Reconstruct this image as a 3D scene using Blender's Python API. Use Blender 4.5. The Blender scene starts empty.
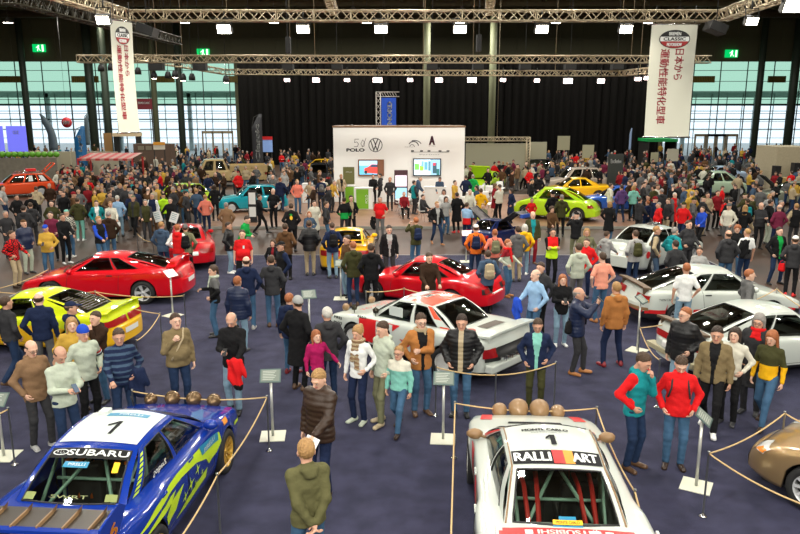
import bpy, bmesh, math, random
import numpy as np
from mathutils import Vector, Matrix
R = math.radians
sc = bpy.context.scene
COL = sc.collection
# ---------------------------------------------------------------- camera
CAMH, PITCH, FPX = 5.15, R(12.0), 720.0
cam_d = bpy.data.cameras.new('camera'); cam = bpy.data.objects.new('camera', cam_d); COL.objects.link(cam)
cam.location = (0, 0, CAMH); cam.rotation_euler = (R(90) - PITCH, 0, 0)
cam_d.sensor_width = 36; cam_d.lens = FPX / 800 * 36; cam_d.clip_end = 400
sc.camera = cam
# ---------------------------------------------------------------- world and exposure
sc.view_settings.view_transform = 'Standard'; sc.view_settings.look = 'None'
sc.view_settings.gamma = 1.0; sc.view_settings.exposure = 0.0; sc.view_settings.use_curve_mapping = False
w = bpy.data.worlds.new('daylight'); sc.world = w; w.use_nodes = True
wn = w.node_tree.nodes; bg = wn['Background']; bg.inputs[0].default_value = (0.86, 0.93, 1.0, 1); bg.inputs[1].default_value = 1.5
sc.cycles.use_denoising = True
sc.cycles.max_bounces = 6; sc.cycles.transparent_max_bounces = 12; sc.cycles.sample_clamp_indirect = 4.0
LAMPW = 0.85      # overall lamp power factor

def ray(px, py):
    x = (px - 400) / FPX; y = (267 - py) / FPX
    c, s = math.cos(PITCH), math.sin(PITCH)
    return Vector((x, c + y * s, y * c - s))
def onz(px, py, z=0.0):
    d = ray(px, py); t = (z - CAMH) / d.z
    return Vector((d.x * t, d.y * t, z))
def aty(px, py, Y):
    d = ray(px, py); t = Y / d.y
    return Vector((d.x * t, Y, CAMH + d.z * t))
# ---------------------------------------------------------------- materials
MATS = {}
def mat(name, col, rough=0.6, metal=0.0, coat=0.0, spec=0.5, emit=None, es=0.0, alpha=1.0, bump=0.0, bscale=60.0, var=0.0, vscale=8.0, sheen=0.0):
    if name in MATS: return MATS[name]
    m = bpy.data.materials.new(name); m.use_nodes = True; MATS[name] = m
    nt = m.node_tree; b = nt.nodes['Principled BSDF']
    c4 = (col[0], col[1], col[2], 1)
    b.inputs['Base Color'].default_value = c4
    b.inputs['Roughness'].default_value = rough; b.inputs['Metallic'].default_value = metal
    b.inputs['Coat Weight'].default_value = coat; b.inputs['Coat Roughness'].default_value = 0.04
    b.inputs['Specular IOR Level'].default_value = spec
    b.inputs['Sheen Weight'].default_value = sheen
    if alpha < 1: b.inputs['Alpha'].default_value = alpha
    if emit:
        b.inputs['Emission Color'].default_value = (emit[0], emit[1], emit[2], 1); b.inputs['Emission Strength'].default_value = es
    if var > 0:
        tc = nt.nodes.new('ShaderNodeTexCoord'); n = nt.nodes.new('ShaderNodeTexNoise'); n.inputs['Scale'].default_value = vscale; n.inputs['Detail'].default_value = 5
        nt.links.new(tc.outputs['Object'], n.inputs['Vector'])
        mx = nt.nodes.new('ShaderNodeMix'); mx.data_type = 'RGBA'
        mx.inputs[6].default_value = tuple(max(0, v * (1 - var)) for v in col) + (1,)
        mx.inputs[7].default_value = tuple(min(1, v * (1 + var)) for v in col) + (1,)
        nt.links.new(n.outputs['Fac'], mx.inputs[0]); nt.links.new(mx.outputs[2], b.inputs['Base Color'])
    if bump > 0:
        tc = nt.nodes.new('ShaderNodeTexCoord'); n = nt.nodes.new('ShaderNodeTexNoise'); n.inputs['Scale'].default_value = bscale; n.inputs['Detail'].default_value = 4
        nt.links.new(tc.outputs['Object'], n.inputs['Vector'])
        bp = nt.nodes.new('ShaderNodeBump'); bp.inputs['Strength'].default_value = bump; bp.inputs['Distance'].default_value = 0.02
        nt.links.new(n.outputs['Fac'], bp.inputs['Height']); nt.links.new(bp.outputs['Normal'], b.inputs['Normal'])
    return m
def glassmat(name, tint, mixf=0.35, rough=0.03):
    if name in MATS: return MATS[name]
    m = bpy.data.materials.new(name); m.use_nodes = True; MATS[name] = m
    nt = m.node_tree; nt.nodes.clear()
    o = nt.nodes.new('ShaderNodeOutputMaterial'); mx = nt.nodes.new('ShaderNodeMixShader')
    t = nt.nodes.new('ShaderNodeBsdfTransparent'); t.inputs[0].default_value = tint + (1,)
    g = nt.nodes.new('ShaderNodeBsdfGlossy'); g.inputs['Roughness'].default_value = rough; g.inputs[0].default_value = (1, 1, 1, 1)
    lw = nt.nodes.new('ShaderNodeLayerWeight'); lw.inputs[0].default_value = mixf
    nt.links.new(lw.outputs['Fresnel'], mx.inputs[0]); nt.links.new(t.outputs[0], mx.inputs[1]); nt.links.new(g.outputs[0], mx.inputs[2])
    nt.links.new(mx.outputs[0], o.inputs[0]); return m
# ---------------------------------------------------------------- mesh builder
class MB:
    def __init__(s): s.v = []; s.f = []; s.m = []; s.sm = []
    def add(s, vs, fs, mi=0, smooth=False, M=None):
        o = len(s.v)
        if M is not None: vs = [M @ Vector(v) for v in vs]
        s.v.extend([tuple(v) for v in vs])
        for f in fs: s.f.append([i + o for i in f]); s.m.append(mi); s.sm.append(smooth)
        return s
    def box(s, x0, x1, y0, y1, z0, z1, mi=0, M=None):
        vs = [(x0,y0,z0),(x1,y0,z0),(x1,y1,z0),(x0,y1,z0),(x0,y0,z1),(x1,y0,z1),(x1,y1,z1),(x0,y1,z1)]
        return s.add(vs, [(3,2,1,0),(4,5,6,7),(0,1,5,4),(1,2,6,5),(2,3,7,6),(3,0,4,7)], mi, False, M)
    def tube(s, pts, r, n=8, mi=0, smooth=True, caps=True, M=None):
        pts = [Vector(p) for p in pts]; rs = r if isinstance(r, (list, tuple)) else [r] * len(pts)
        vs = []; fs = []; up = None
        for i, p in enumerate(pts):
            t = (pts[min(i + 1, len(pts) - 1)] - pts[max(i - 1, 0)])
            t = t.normalized() if t.length > 1e-9 else Vector((0, 0, 1))
            if up is None: up = Vector((0, 0, 1)) if abs(t.z) < 0.9 else Vector((1, 0, 0))
            a = up.cross(t)
            if a.length < 1e-4: a = Vector((1, 0, 0)).cross(t)
            a.normalize(); b = t.cross(a); up = b
            for k in range(n):
                an = 2 * math.pi * k / n
                vs.append(p + (a * math.cos(an) + b * math.sin(an)) * rs[i])
        for i in range(len(pts) - 1):
            for k in range(n):
                k2 = (k + 1) % n
                fs.append((i * n + k, i * n + k2, (i + 1) * n + k2, (i + 1) * n + k))
        s.add(vs, fs, mi, smooth, M)
        if caps:
            o = len(s.v) - len(vs); L = (len(pts) - 1) * n
            s.f.append([o + k for k in range(n - 1, -1, -1)]); s.m.append(mi); s.sm.append(False)
            s.f.append([o + L + k for k in range(n)]); s.m.append(mi); s.sm.append(False)
        return s
    def lathe(s, prof, n=20, mi=0, M=None, smooth=True):   # prof: (r, z) about z
        vs = []; fs = []
        for r, z in prof:
            for k in range(n):
                a = 2 * math.pi * k / n; vs.append((r * math.cos(a), r * math.sin(a), z))
        for i in range(len(prof) - 1):
            for k in range(n):
                k2 = (k + 1) % n; fs.append((i * n + k, i * n + k2, (i + 1) * n + k2, (i + 1) * n + k))
        return s.add(vs, fs, mi, smooth, M)
    def poly(s, pts, mi=0, M=None): return s.add(pts, [tuple(range(len(pts)))], mi, False, M)
    def prism(s, pts2, y0, y1, mi=0, M=None):   # (x,z) outline extruded along y
        n = len(pts2); vs = [(x, y0, z) for x, z in pts2] + [(x, y1, z) for x, z in pts2]
        fs = [tuple(range(n)), tuple(range(2 * n - 1, n - 1, -1))] + [(i, (i + 1) % n + 0 if False else (i + 1) % n, (i + 1) % n + n, i + n)[::-1] for i in range(n)]
        return s.add(vs, fs, mi, False, M)
    def build(s, name, mats, parent=None, bevel=0):
        me = bpy.data.meshes.new(name); me.from_pydata(s.v, [], s.f)
        if not isinstance(mats, (list, tuple)): mats = [mats]
        for m in mats: me.materials.append(m)
        me.polygons.foreach_set('material_index', s.m); me.polygons.foreach_set('use_smooth', s.sm)
        me.update()
        o = bpy.data.objects.new(name, me); COL.objects.link(o)
        if parent: o.parent = parent
        if bevel:
            b = o.modifiers.new('bevel', 'BEVEL'); b.width = bevel; b.segments = 2; b.limit_method = 'ANGLE'
        return o
def tag(o, label=None, cat=None, group=None, kind=None):
    if label: o['label'] = label
    if cat: o['category'] = cat
    if group: o['group'] = group
    if kind: o['kind'] = kind
    return o
def empty(name, loc=(0, 0, 0), rz=0.0, label=None, cat=None, group=None):
    o = bpy.data.objects.new(name, None); COL.objects.link(o); o.location = loc; o.rotation_euler = (0, 0, rz)
    o.empty_display_size = 0.2
    return tag(o, label, cat, group)
def tree_copy(o, loc=None, rz=None, label=None, parent=None):
    c = o.copy(); COL.objects.link(c); c.parent = parent
    for ch in list(o.children): tree_copy(ch, parent=c)
    if loc is not None: c.location = loc
    if rz is not None: c.rotation_euler = (0, 0, rz)
    if label: c['label'] = label
    return c
def textverts(s, size=1.0, extr=0.0, align='CENTER'):
    """glyph outlines of a string as a triangulated flat mesh: verts (x, y), faces"""
    cu = bpy.data.curves.new('t', 'FONT'); cu.body = s; cu.size = size; cu.align_x = align; cu.align_y = 'CENTER'; cu.resolution_u = 3
    o = bpy.data.objects.new('t', cu); COL.objects.link(o)
    dg = bpy.context.evaluated_depsgraph_get(); me = bpy.data.meshes.new_from_object(o.evaluated_get(dg))
    vs = [tuple(v.co) for v in me.vertices]; fs = [tuple(p.vertices) for p in me.polygons]
    bpy.data.objects.remove(o); bpy.data.curves.remove(cu); bpy.data.meshes.remove(me)
    return vs, fs
def text_obj(s, fn, m, parent, name='lettering', bold=0.0, width=None, height=None, size=1.0, align='CENTER'):
    """letters mapped by fn(x, y) -> 3-D point; width/height rescale the text block"""
    vs, fs = textverts(s, size, 0, align)
    if not vs: return None
    xs = [v[0] for v in vs]; ys = [v[1] for v in vs]
    cx, cy = (min(xs) + max(xs)) / 2, (min(ys) + max(ys)) / 2
    sx = width / (max(xs) - min(xs)) if width else 1.0; sy = height / (max(ys) - min(ys)) if height else sx
    mb = MB(); offs = [(0, 0)] if not bold else [(-bold, 0), (bold, 0), (0, bold * .6), (0, -bold * .6)]
    for ox, oy in offs:
        mb.add([fn((v[0] - cx) * sx + ox, (v[1] - cy) * sy + oy) for v in vs], fs)
    return mb.build(name, m, parent)

# ---------------------------------------------------------------- the hall
M_dark = mat('dark_steel', (0.02, 0.02, 0.018), 0.5)
M_truss = mat('truss_alu', (0.62, 0.52, 0.36), 0.35, metal=0.7)
M_black = mat('matt_black', (0.008, 0.008, 0.008), 0.6)
M_white = mat('white_paint', (0.8, 0.8, 0.78), 0.5)
M_chrome = mat('chrome', (0.75, 0.75, 0.75), 0.15, metal=1.0)
M_grey = mat('mid_grey', (0.25, 0.25, 0.25), 0.5)
XW, Y0, Y1, ZC = 64.0, -12.0, 92.0, 17.2
ZW, ZM = 11.55, 6.3   # top of the window wall, top of the clear lower panes
def floor_material(name, c1, c2, rough, scale, bump=0.0, bs=300):
    m = bpy.data.materials.new(name); m.use_nodes = True; nt = m.node_tree; b = nt.nodes['Principled BSDF']
    tc = nt.nodes.new('ShaderNodeTexCoord'); n = nt.nodes.new('ShaderNodeTexNoise'); n.inputs['Scale'].default_value = scale; n.inputs['Detail'].default_value = 6
    n2 = nt.nodes.new('ShaderNodeTexNoise'); n2.inputs['Scale'].default_value = bs; n2.inputs['Detail'].default_value = 2
    cr = nt.nodes.new('ShaderNodeValToRGB'); cr.color_ramp.elements[0].position = 0.35; cr.color_ramp.elements[1].position = 0.65
    cr.color_ramp.elements[0].color = c1 + (1,); cr.color_ramp.elements[1].color = c2 + (1,)
    nt.links.new(tc.outputs['Object'], n.inputs['Vector']); nt.links.new(tc.outputs['Object'], n2.inputs['Vector'])
    nt.links.new(n.outputs['Fac'], cr.inputs[0]); nt.links.new(cr.outputs[0], b.inputs['Base Color'])
    b.inputs['Roughness'].default_value = rough
    if bump:
        bp = nt.nodes.new('ShaderNodeBump'); bp.inputs['Strength'].default_value = bump; bp.inputs['Distance'].default_value = 0.01
        nt.links.new(n2.outputs['Fac'], bp.inputs['Height']); nt.links.new(bp.outputs[0], b.inputs['Normal'])
    return m
M_floor = floor_material('hall_floor', (0.024, 0.013, 0.006), (0.066, 0.031, 0.015), 0.50, 0.35)
M_carpet = floor_material('blue_carpet', (0.013, 0.014, 0.040), (0.029, 0.029, 0.068), 0.95, 2.6, 0.6, 220)
M_plat = floor_material('platform_wood', (0.20, 0.105, 0.06), (0.27, 0.15, 0.09), 0.45, 0.8)
M_wallp = mat('wall_panels', (0.14, 0.135, 0.075), 0.7)
tag(MB().box(-XW, XW, Y0, Y1, -0.2, 0).build('floor', M_floor), kind='structure')
tag(MB().box(-11.2, 11.0, Y0 + 1, 26.3, 0.001, 0.012).build('floor_carpet', M_carpet), kind='structure')
tag(MB().box(11.0, 11.06, Y0 + 1, 26.3, 0.0, 0.016).box(-11.26, -11.2, Y0 + 1, 26.3, 0, 0.016).box(-11.2, 11, 26.3, 26.36, 0, 0.016).build('trim_1', M_grey), kind='structure')
tag(MB().box(-XW, XW, Y0, Y1, ZC, ZC + 0.3).build('ceiling', mat('ceiling_dark', (0.22, 0.19, 0.12), 0.8)), kind='structure')
tag(MB().box(-XW - 0.3, -XW, Y0, Y1, 0, ZC).build('wall_left', M_wallp), kind='structure')
tag(MB().box(XW, XW + 0.3, Y0, Y1, 0, ZC).build('wall_right', M_wallp), kind='structure')
tag(MB().box(-XW, XW, Y0 - 0.3, Y0, 0, ZC).build('wall_front', M_wallp), kind='structure')
mb = MB()
mb.box(-XW, XW, Y1, Y1 + 0.4, ZW, ZC)
for i in range(48):
    x = -XW + i * 2.7; mb.box(x, x + 0.12, Y1 - 0.08, Y1, ZW, ZC)
mb.box(-XW, XW, Y1 - 0.2, Y1, ZW - .1, ZW + .2).box(-XW, XW, Y1 - 0.1, Y1, 14.2, 14.3)
mb.box(-20.5, 33, Y1, Y1 + 0.4, 0, ZW)
tag(mb.build('wall_back', M_wallp), kind='structure')
# ceiling beams and ducts
mb = MB()
for y in (30, 40, 50, 60, 70, 80): mb.box(-XW, XW, y, y + 0.5, ZC - 0.9, ZC)
for x in range(-60, 61, 15): mb.box(x, x + 0.3, Y0, Y1, ZC - 0.5, ZC)
tag(mb.build('ceiling_beams', mat('beam_steel', (0.24, 0.20, 0.12), 0.6)), kind='structure')
for i, (xa, xb, y, z) in enumerate([(-60, 62, 66, 15.6), (-60, 62, 84, 16.0)]):
    mb = MB(); mb.tube([(xa, y, z), (xb, y, z)], 0.42, 12)
    for k in range(24):
        x = xa + (xb - xa) * (k + .5) / 24; mb.tube([(x, y, z), (x, y, ZC - .02)], 0.04, 5)
    tag(mb.build('air_duct', mat('duct', (0.10, 0.07, 0.04), 0.5)), ['long brown air duct hung under the ceiling, nearer of two', 'long brown air duct close to the far wall top'][i], 'duct')
# window walls: tinted upper panes, clear lower panes
M_teal = glassmat('tinted_pane', (0.58, 0.74, 0.64), 0.20)
M_clear = glassmat('clear_pane', (0.90, 0.95, 0.96), 0.2)
M_mull = mat('mullion', (0.03, 0.05, 0.045), 0.5)
def window_wall(n, xa, xb):
    root = empty('window_%d' % n, (0, 0, 0)); tag(root, kind='structure')
    MB().box(xa, xb, Y1, Y1 + 0.03, ZM, ZW).build('upper_glass', M_teal, root)
    MB().box(xa, xb, Y1, Y1 + 0.03, 0.0, ZM - .1).build('lower_glass', M_clear, root)
    mb = MB()
    for z in (ZW - .05, 10.4, 9.1, 7.9, 6.9, 5.2, 4.2, 3.2, 2.2): mb.box(xa, xb, Y1 - 0.12, Y1, z - 0.03, z + 0.03)
    mb.box(xa, xb, Y1 - 0.2, Y1, ZM - .15, ZM + .1)
    k = 0; x = xa
    while x <= xb + 0.01: mb.box(x - 0.045, x + 0.045, Y1 - 0.12, Y1, 0, ZW); x += 3.3
    mb.build('mullions', M_mull, root)
window_wall(1, -XW, -20.5); window_wall(2, 33, XW)
# heavy leaning-free columns before the glass
for i, px in enumerate((22, 88, 103, 178, 762, 796)):
    p = aty(px, 62, 89.0 if i not in (2,) else 80.0)
    mb = MB().tube([(p.x, p.y, 0), (p.x, p.y, ZC)], 0.5 if px in (88, 796) else 0.38, 10)
    tag(mb.build('column_%d' % (i + 1), mat('column_green', (0.05, 0.07, 0.05), 0.5)), kind='structure')
for i, (px, Y) in enumerate(((152, 89), (427, 72.5), (493, 72.5))):
    p = aty(px, 62, Y)
    tag(MB().tube([(p.x, p.y, 0), (p.x, p.y, ZC)], 0.34, 10).build('column_%d' % (i + 7), mat('column_pale', (0.17, 0.18, 0.10), 0.6)), kind='structure')
# the foyer beyond the glass: floor, slabs, columns, trees of the street
M_pale = mat('foyer_white', (0.7, 0.75, 0.76), 0.6)
tag(MB().box(-XW - 20, XW + 20, Y1 + 0.4, Y1 + 40, -0.2, 0).build('foyer_floor', mat('foyer_stone', (0.35, 0.36, 0.35), 0.6)), kind='structure')
mb = MB()
for x in range(-60, 61, 10): mb.box(x, x + 0.5, Y1 + 12, Y1 + 12.5, 0, 8)
mb.box(-XW, XW, Y1 + 12, Y1 + 12.4, 7.4, 8.2).box(-XW, XW, Y1 + 12, Y1 + 12.2, 4.3, 4.5).box(-XW, XW, Y1 + 12, Y1 + 12.2, 3.0, 3.1).box(-XW, XW, Y1 + 12, Y1 + 12.2, 5.5, 5.6)
for i in range(60): x = -XW + i * 2.2; mb.box(x, x + .1, Y1 + 12, Y1 + 12.1, 0, 8)
tag(mb.build('foyer_wall', mat('foyer_frame', (0.35, 0.42, 0.42), 0.5)), kind='structure')
for i, (px, wpx) in enumerate(((10, 22), (85, 27), (163, 23), (250 - 12, 20), (703, 23), (777, 17))):
    a = aty(px - wpx / 2, 76, Y1 - 0.3); b = aty(px + wpx / 2, 82.5, Y1 - 0.3)
    mb = MB().box(a.x, b.x, Y1 - 0.35, Y1 - 0.15, b.z, a.z)
    for k in range(14):
        x = a.x + (b.x - a.x) * k / 14; mb.box(x, x + 0.06, Y1 - 0.42, Y1 - 0.3, b.z, a.z, 1)
    o = mb.build('ventilation_louver', [mat('louver', (0.28, 0.20, 0.03), 0.6), mat('louver_fin', (0.12, 0.09, 0.02), 0.6)])
    tag(o, 'ochre louvered panel high in the tinted glass, ' + ['at the far end by the blue booth', 'second from the blue booth end', 'behind the narrow vertical banner', 'just before the black curtain', 'beside the wide vertical banner', 'at the far corner past the thick column'][i], 'louver', 'louvered panels in the glass wall')
# exit signs
for i, (px, py) in enumerate(((38.5, 48), (203, 52.5), (732, 53.5))):
    p = aty(px, py, Y1 - .3)
    r = empty('exit_sign', p, 0, 'green illuminated exit sign on the dark wall ' + ['above the far end of the glass', 'above the truss by the narrow banner', 'beside the wide vertical banner'][i], 'sign', 'green exit signs')
    MB().box(-0.75, 0.75, 0, 0.3, -0.45, 0.45).build('housing', mat('exit_green', (0.0, 0.35, 0.08), 0.5, emit=(0.0, 0.55, 0.12), es=1.2), r)
    mb = MB(); Y = -0.02
    mb.lathe([(0.0, 0), (0.09, 0)], 8, M=Matrix.Translation((0.02, Y, 0.27)) @ Matrix.Rotation(R(90), 4, 'X'))
    for poly in ([(-.1, .2), (.1, .2), (.05, -.05), (-.1, -.02)], [(-.1, -.02), (.02, -.05), (-.12, -.36), (-.2, -.34)], [(0, -.02), (.08, -.05), (.25, -.3), (.18, -.36)], [(-.1, .2), (-.05, .12), (-.3, 0), (-.33, .06)], [(.4, -.4), (.62, -.4), (.62, .38), (.4, .38)]):
        mb.poly([(x, Y, z) for x, z in poly])
    mb.build('running_figure', mat('exit_white', (0.8, 0.9, 0.8), 0.5, emit=(0.9, 1, 0.9), es=1.5), r)
# black curtain
mb = MB(); n = 320; xa, xb = -16.4, 26.5
vs = []
for i in range(n + 1):
    x = xa + (xb - xa) * i / n; y = 75 + 0.16 * math.sin(i * 1.1) + 0.07 * math.sin(i * 2.7 + 1)
    vs += [(x, y, 0), (x, y, 10.6)]
mb.add(vs, [(2 * i, 2 * i + 2, 2 * i + 3, 2 * i + 1) for i in range(n)], 0, True)
mb.box(xa, xb, 75.0, 75.2, 10.55, 10.7)
tag(mb.build('curtain', mat('curtain_black', (0.0045, 0.004, 0.0035), 0.95, spec=.1)), 'huge pleated black curtain hung across the middle of the far wall', 'curtain')

# ---------------------------------------------------------------- trusses and lamps
def truss(name, a, b, wid, label, rt=0.05, group='aluminium lighting trusses'):
    a = Vector(a); b = Vector(b); L = (b - a).length; d = (b - a).normalized(); s = Vector((-d.y, d.x, 0)).normalized() * wid / 2; u = Vector((0, 0, wid / 2))
    mb = MB(); cs = [a + s + u, a - s + u, a - s - u, a + s - u]
    for c in cs: mb.tube([c, c + d * L], rt, 6)
    n = max(2, int(L / (wid * 0.95))); st = L / n
    for i in range(n):
        for q in range(4):
            p0, p1 = cs[q], cs[(q + 1) % 4]
            A, B = (p0, p1) if i % 2 else (p1, p0)
            mb.tube([A + d * st * i, B + d * st * (i + 1)], rt * 0.55, 4, caps=False)
        if i % 4 == 0:
            for q in range(4): mb.tube([cs[q] + d * st * i, cs[(q + 1) % 4] + d * st * i], rt * 0.55, 4, caps=False)
    k = int(L / 8) + 1
    for i in range(k):
        p = a + d * (L * (i + 0.5) / k); mb.tube([p + u, (p.x, p.y, ZC - .02)], 0.012, 4)
    return tag(mb.build(name, M_truss), label, 'truss', group)
ya = 22.0; A1 = aty(128, 16, ya); A2 = aty(722, 16, ya)
truss('lighting_truss', A1, A2, 0.28, 'long front aluminium truss carrying the large square floodlights', 0.028)
e1 = onz(30, -15, A1.z); e2 = onz(800, -12, A1.z)
truss('lighting_truss', A1, e1, 0.28, 'angled truss running from the front truss above the narrow banner', 0.028)
truss('lighting_truss', A2, e2, 0.28, 'angled truss running from the front truss above the wide banner', 0.028)
B1 = aty(78, 59, 31); B2 = aty(710, 59.5, 31)
truss('lighting_truss', B1, B2, 0.28, 'second long truss, behind the two vertical banners', 0.028)
C0 = aty(225, 72, 38.5); C2 = aty(621, 73.5, 38.5); C3 = aty(662, 69, 33)
truss('lighting_truss', C0, C2, 0.25, 'rear long thin truss with the row of small spotlights', 0.028)
truss('lighting_truss', C2, C3, 0.25, 'short angled truss end behind the wide banner', 0.028)
C1 = aty(135, 57, 34)
truss('lighting_truss', C1, C0, 0.25, 'short angled truss end with spotlights by the narrow banner', 0.028)
D1 = onz(196, 3, 12); D2 = aty(140, -30, 30)
def area(name, loc, rot, size, power, col, parent=None, spread=None):
    l = bpy.data.lights.new(name, 'AREA'); l.shape = 'SQUARE'; l.size = size; l.energy = power * LAMPW; l.color = col
    if spread: l.spread = spread
    o = bpy.data.objects.new(name, l); COL.objects.link(o); o.location = loc; o.rotation_euler = rot; o.parent = parent; return o
M_lampf = mat('lamp_face', (1, 1, 1), 0.4, emit=(1.0, 0.90, 0.72), es=26.0)
M_lampp = mat('lamp_face_pink', (1, 1, 1), 0.4, emit=(1.0, 0.72, 0.68), es=20.0)
WARM = (1.0, 0.93, 0.80)
floods = [(224, 29, 1.1), (303, 29, 1), (381, 29, 1), (460, 29, 1), (542, 29, 1), (626, 29, 1), (103, 20, .9), (752, 21, .8), (795, 5, 1.3)]
flp = ['over the narrow banner gap', 'third along', 'left of centre', 'right of centre', 'before the wide banner', 'beside the wide banner', 'on the angled truss', 'on the far angled truss', 'at the corner']
FN = ['between the narrow banner and the mid column', 'above the turquoise hatchback', 'above the tall blue flag', 'above the pale column beside the booth', 'above the yellow-green car', 'beside the wide banner', 'beside the narrow banner on the angled truss', 'just past the wide banner on the angled truss', 'at the frame edge past the wide banner']
for i, (px, py, s) in enumerate(floods):
    p = aty(px, py, ya - 0.1 if i < 6 else 18.0)
    if i == 6: p = onz(px, py, A1.z - .5)
    if i >= 7: p = onz(px, py, A1.z - .5)
    r = empty('floodlight', p, 0, 'bright square floodlight under the truss, ' + FN[i], 'floodlight', 'large square floodlights')
    T = Matrix.Rotation(R(-62), 4, 'X')
    MB().box(-.2 * s, .2 * s, -.13 * s, .13 * s, -.02, .12, M=T).build('housing', M_dark, r)
    MB().box(-.17 * s, .17 * s, -.11 * s, .11 * s, -.035, -.02, M=T).build('lamp_face', M_lampf, r)
    MB().tube([(-.21 * s, 0, .05), (-.21 * s, .05, .3), (.21 * s, .05, .3), (.21 * s, 0, .05)], .014, 5).tube([(0, .05, .3), (0, .08, .5)], .02, 6).build('bracket', M_dark, r)
    area('flood_lamp_light', (0, -.08, -.12), (R(-20), 0, 0), 0.35, 130, WARM, r)
small = [(287, 80, 0), (316, 80, 1), (347, 80, 0), (377.5, 80, 2), (410, 80, 0), (439, 80, 1), (472, 80, 2), (503, 80, 0), (537, 80.5, 0), (568, 81, 2), (601, 81, 1), (638, 79, 0), (647, 78, 0)]
for i, (px, py, s) in enumerate(small):
    p = aty(px, py, 38.3 if i < 11 else 35)
    k = (0.6, 0.8, 1.0)[s]
    r = empty('spotlight', p, 0, 'small pinkish spotlight under the rear truss, number %s from the far end' % ['one', 'two', 'three', 'four', 'five', 'six', 'seven', 'eight', 'nine', 'ten', 'eleven', 'twelve', 'thirteen'][i], 'spotlight', 'row of small spotlights on the rear truss')
    T = Matrix.Rotation(R(-70), 4, 'X')
    MB().box(-.25 * k, .25 * k, -.15 * k, .15 * k, 0, .2, M=T).tube([(0, 0, .05), (0, .06, .62)], .02, 5).build('housing', M_dark, r)
    MB().box(-.22 * k, .22 * k, -.12 * k, .12 * k, -.02, 0, M=T).build('lamp_face', M_lampp, r)
    if s == 2: area('spot_light', (0, -.1, -.1), (R(-15), 0, 0), 0.4, 220, (1.0, 0.82, 0.72), r)
for i, X in enumerate((-10.5, -6.3, -2.1, 2.1, 6.3, 10.5)):  # unseen fill lamps added behind the camera to brighten faces
    r = empty('floodlight', (X, -3.0, 8.3), 0, 'added fill floodlight on the unseen truss behind the viewer, over ' + ['the yellow wedge side', 'the blue rally car side', 'the hands clasped figure', 'the white rallye car side', 'the champagne saloon side', 'the brown floor side'][i], 'floodlight', 'large square floodlights')
    T = Matrix.Rotation(R(62), 4, 'X'); MB().box(-.2, .2, -.13, .13, -.02, .12, M=T).build('housing', M_dark, r); MB().tube([(0, 0, .05), (0, 0, .5)], .02, 5).build('bracket', M_dark, r)
    area('flood_lamp_light', (0, .1, -.12), (R(58), 0, 0), 0.5, 520, (1.0, .96, .88), r)
truss('lighting_truss', (-12, -3, 8.95), (12, -3, 8.95), .28, 'unseen truss behind the viewer, added to carry the fill floodlights', 0.028)  # added only as a support for the fill lamps
# moving-head lamps by the narrow banner
for i, (px, py) in enumerate(((138, 71), (154, 75), (168, 75), (175, 74), (183, 77), (192, 77), (226, 79), (101, 68), (111, 67), (157, 66), (200, 66))):
    p = aty(px, py, 34.0); big = i in (9, 10)
    r = empty('stage_lamp', p, 0, 'black stage lamp on the short truss, %s from the narrow banner' % ['first', 'second', 'third', 'fourth', 'fifth', 'sixth', 'last and lowest', 'past the banner edge,', 'touching, not away', 'square one above', 'second square one above'][i], 'stage lamp', 'stage lamps beside the narrow banner')
    mb = MB()
    if big: mb.box(-.3, .3, -.2, .2, -.2, .2)
    else: mb.lathe([(0, -.15), (.15, -.15), (.15, 0), (.09, .15), (0, .17)], 10)
    mb.tube([(0, 0, .1), (0, 0, ZC - .02 - p.z)], .012, 4).build('housing', M_black, r)
    if i in (1, 3, 4, 6): MB().lathe([(0, -.165), (.12, -.165)], 10).build('lamp_face', M_lampf, r)
# loudspeakers flown from the trusses
for i, (px, py, Y, s) in enumerate(((147, 30, 21, .24), (716, 28, 21, .24), (288, 67, 38, .27), (337, 67, 38, .27), (384, 67, 38, .27), (432, 67, 38, .27), (478, 67, 38, .27), (525, 67, 38, .27), (570, 67, 38, .27), (617, 67, 38, .27), (288, 45, 36, .11), (479, 43, 36, .11))):
    p = aty(px, py, Y); r = empty('loudspeaker', p, 0, None)
    tag(r, 'black loudspeaker flown ' + ['under the front truss corner beside the narrow banner', 'under the front truss corner beside the wide banner', 'on the rear truss, first from the curtain edge', 'on the rear truss, second from the curtain edge', 'on the rear truss straight over the blue flag', 'on the rear truss by the pale column', 'on the rear truss, fifth along', 'on the rear truss, sixth along', 'on the rear truss, seventh along', 'on the rear truss beside the wide banner', 'above the trusses, over the tan pickup side', 'above the trusses, over the booth end'][i], 'loudspeaker', 'black loudspeakers on the trusses')
    T = Matrix.Rotation(R(20 if i < 2 else 0), 4, 'Y')
    w_, h_ = (s, s * .75) if i < 10 else (s, .55)
    MB().box(-w_, w_, -min(.3, w_), .3, -h_ * .7, h_ * .7, M=T).tube([(0, 0, h_ * .6), (0, 0, ZC - .02 - p.z)], .015, 4).build('cabinet', M_black, r, 0.02)
    MB().box(-w_ * .9, w_ * .9, -min(.3, w_) - .012, -min(.3, w_), -h_ * .62, h_ * .62, M=T).build('front_grille', mat('speaker_grille', (0.02, 0.02, 0.02), 0.8), r)
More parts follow.
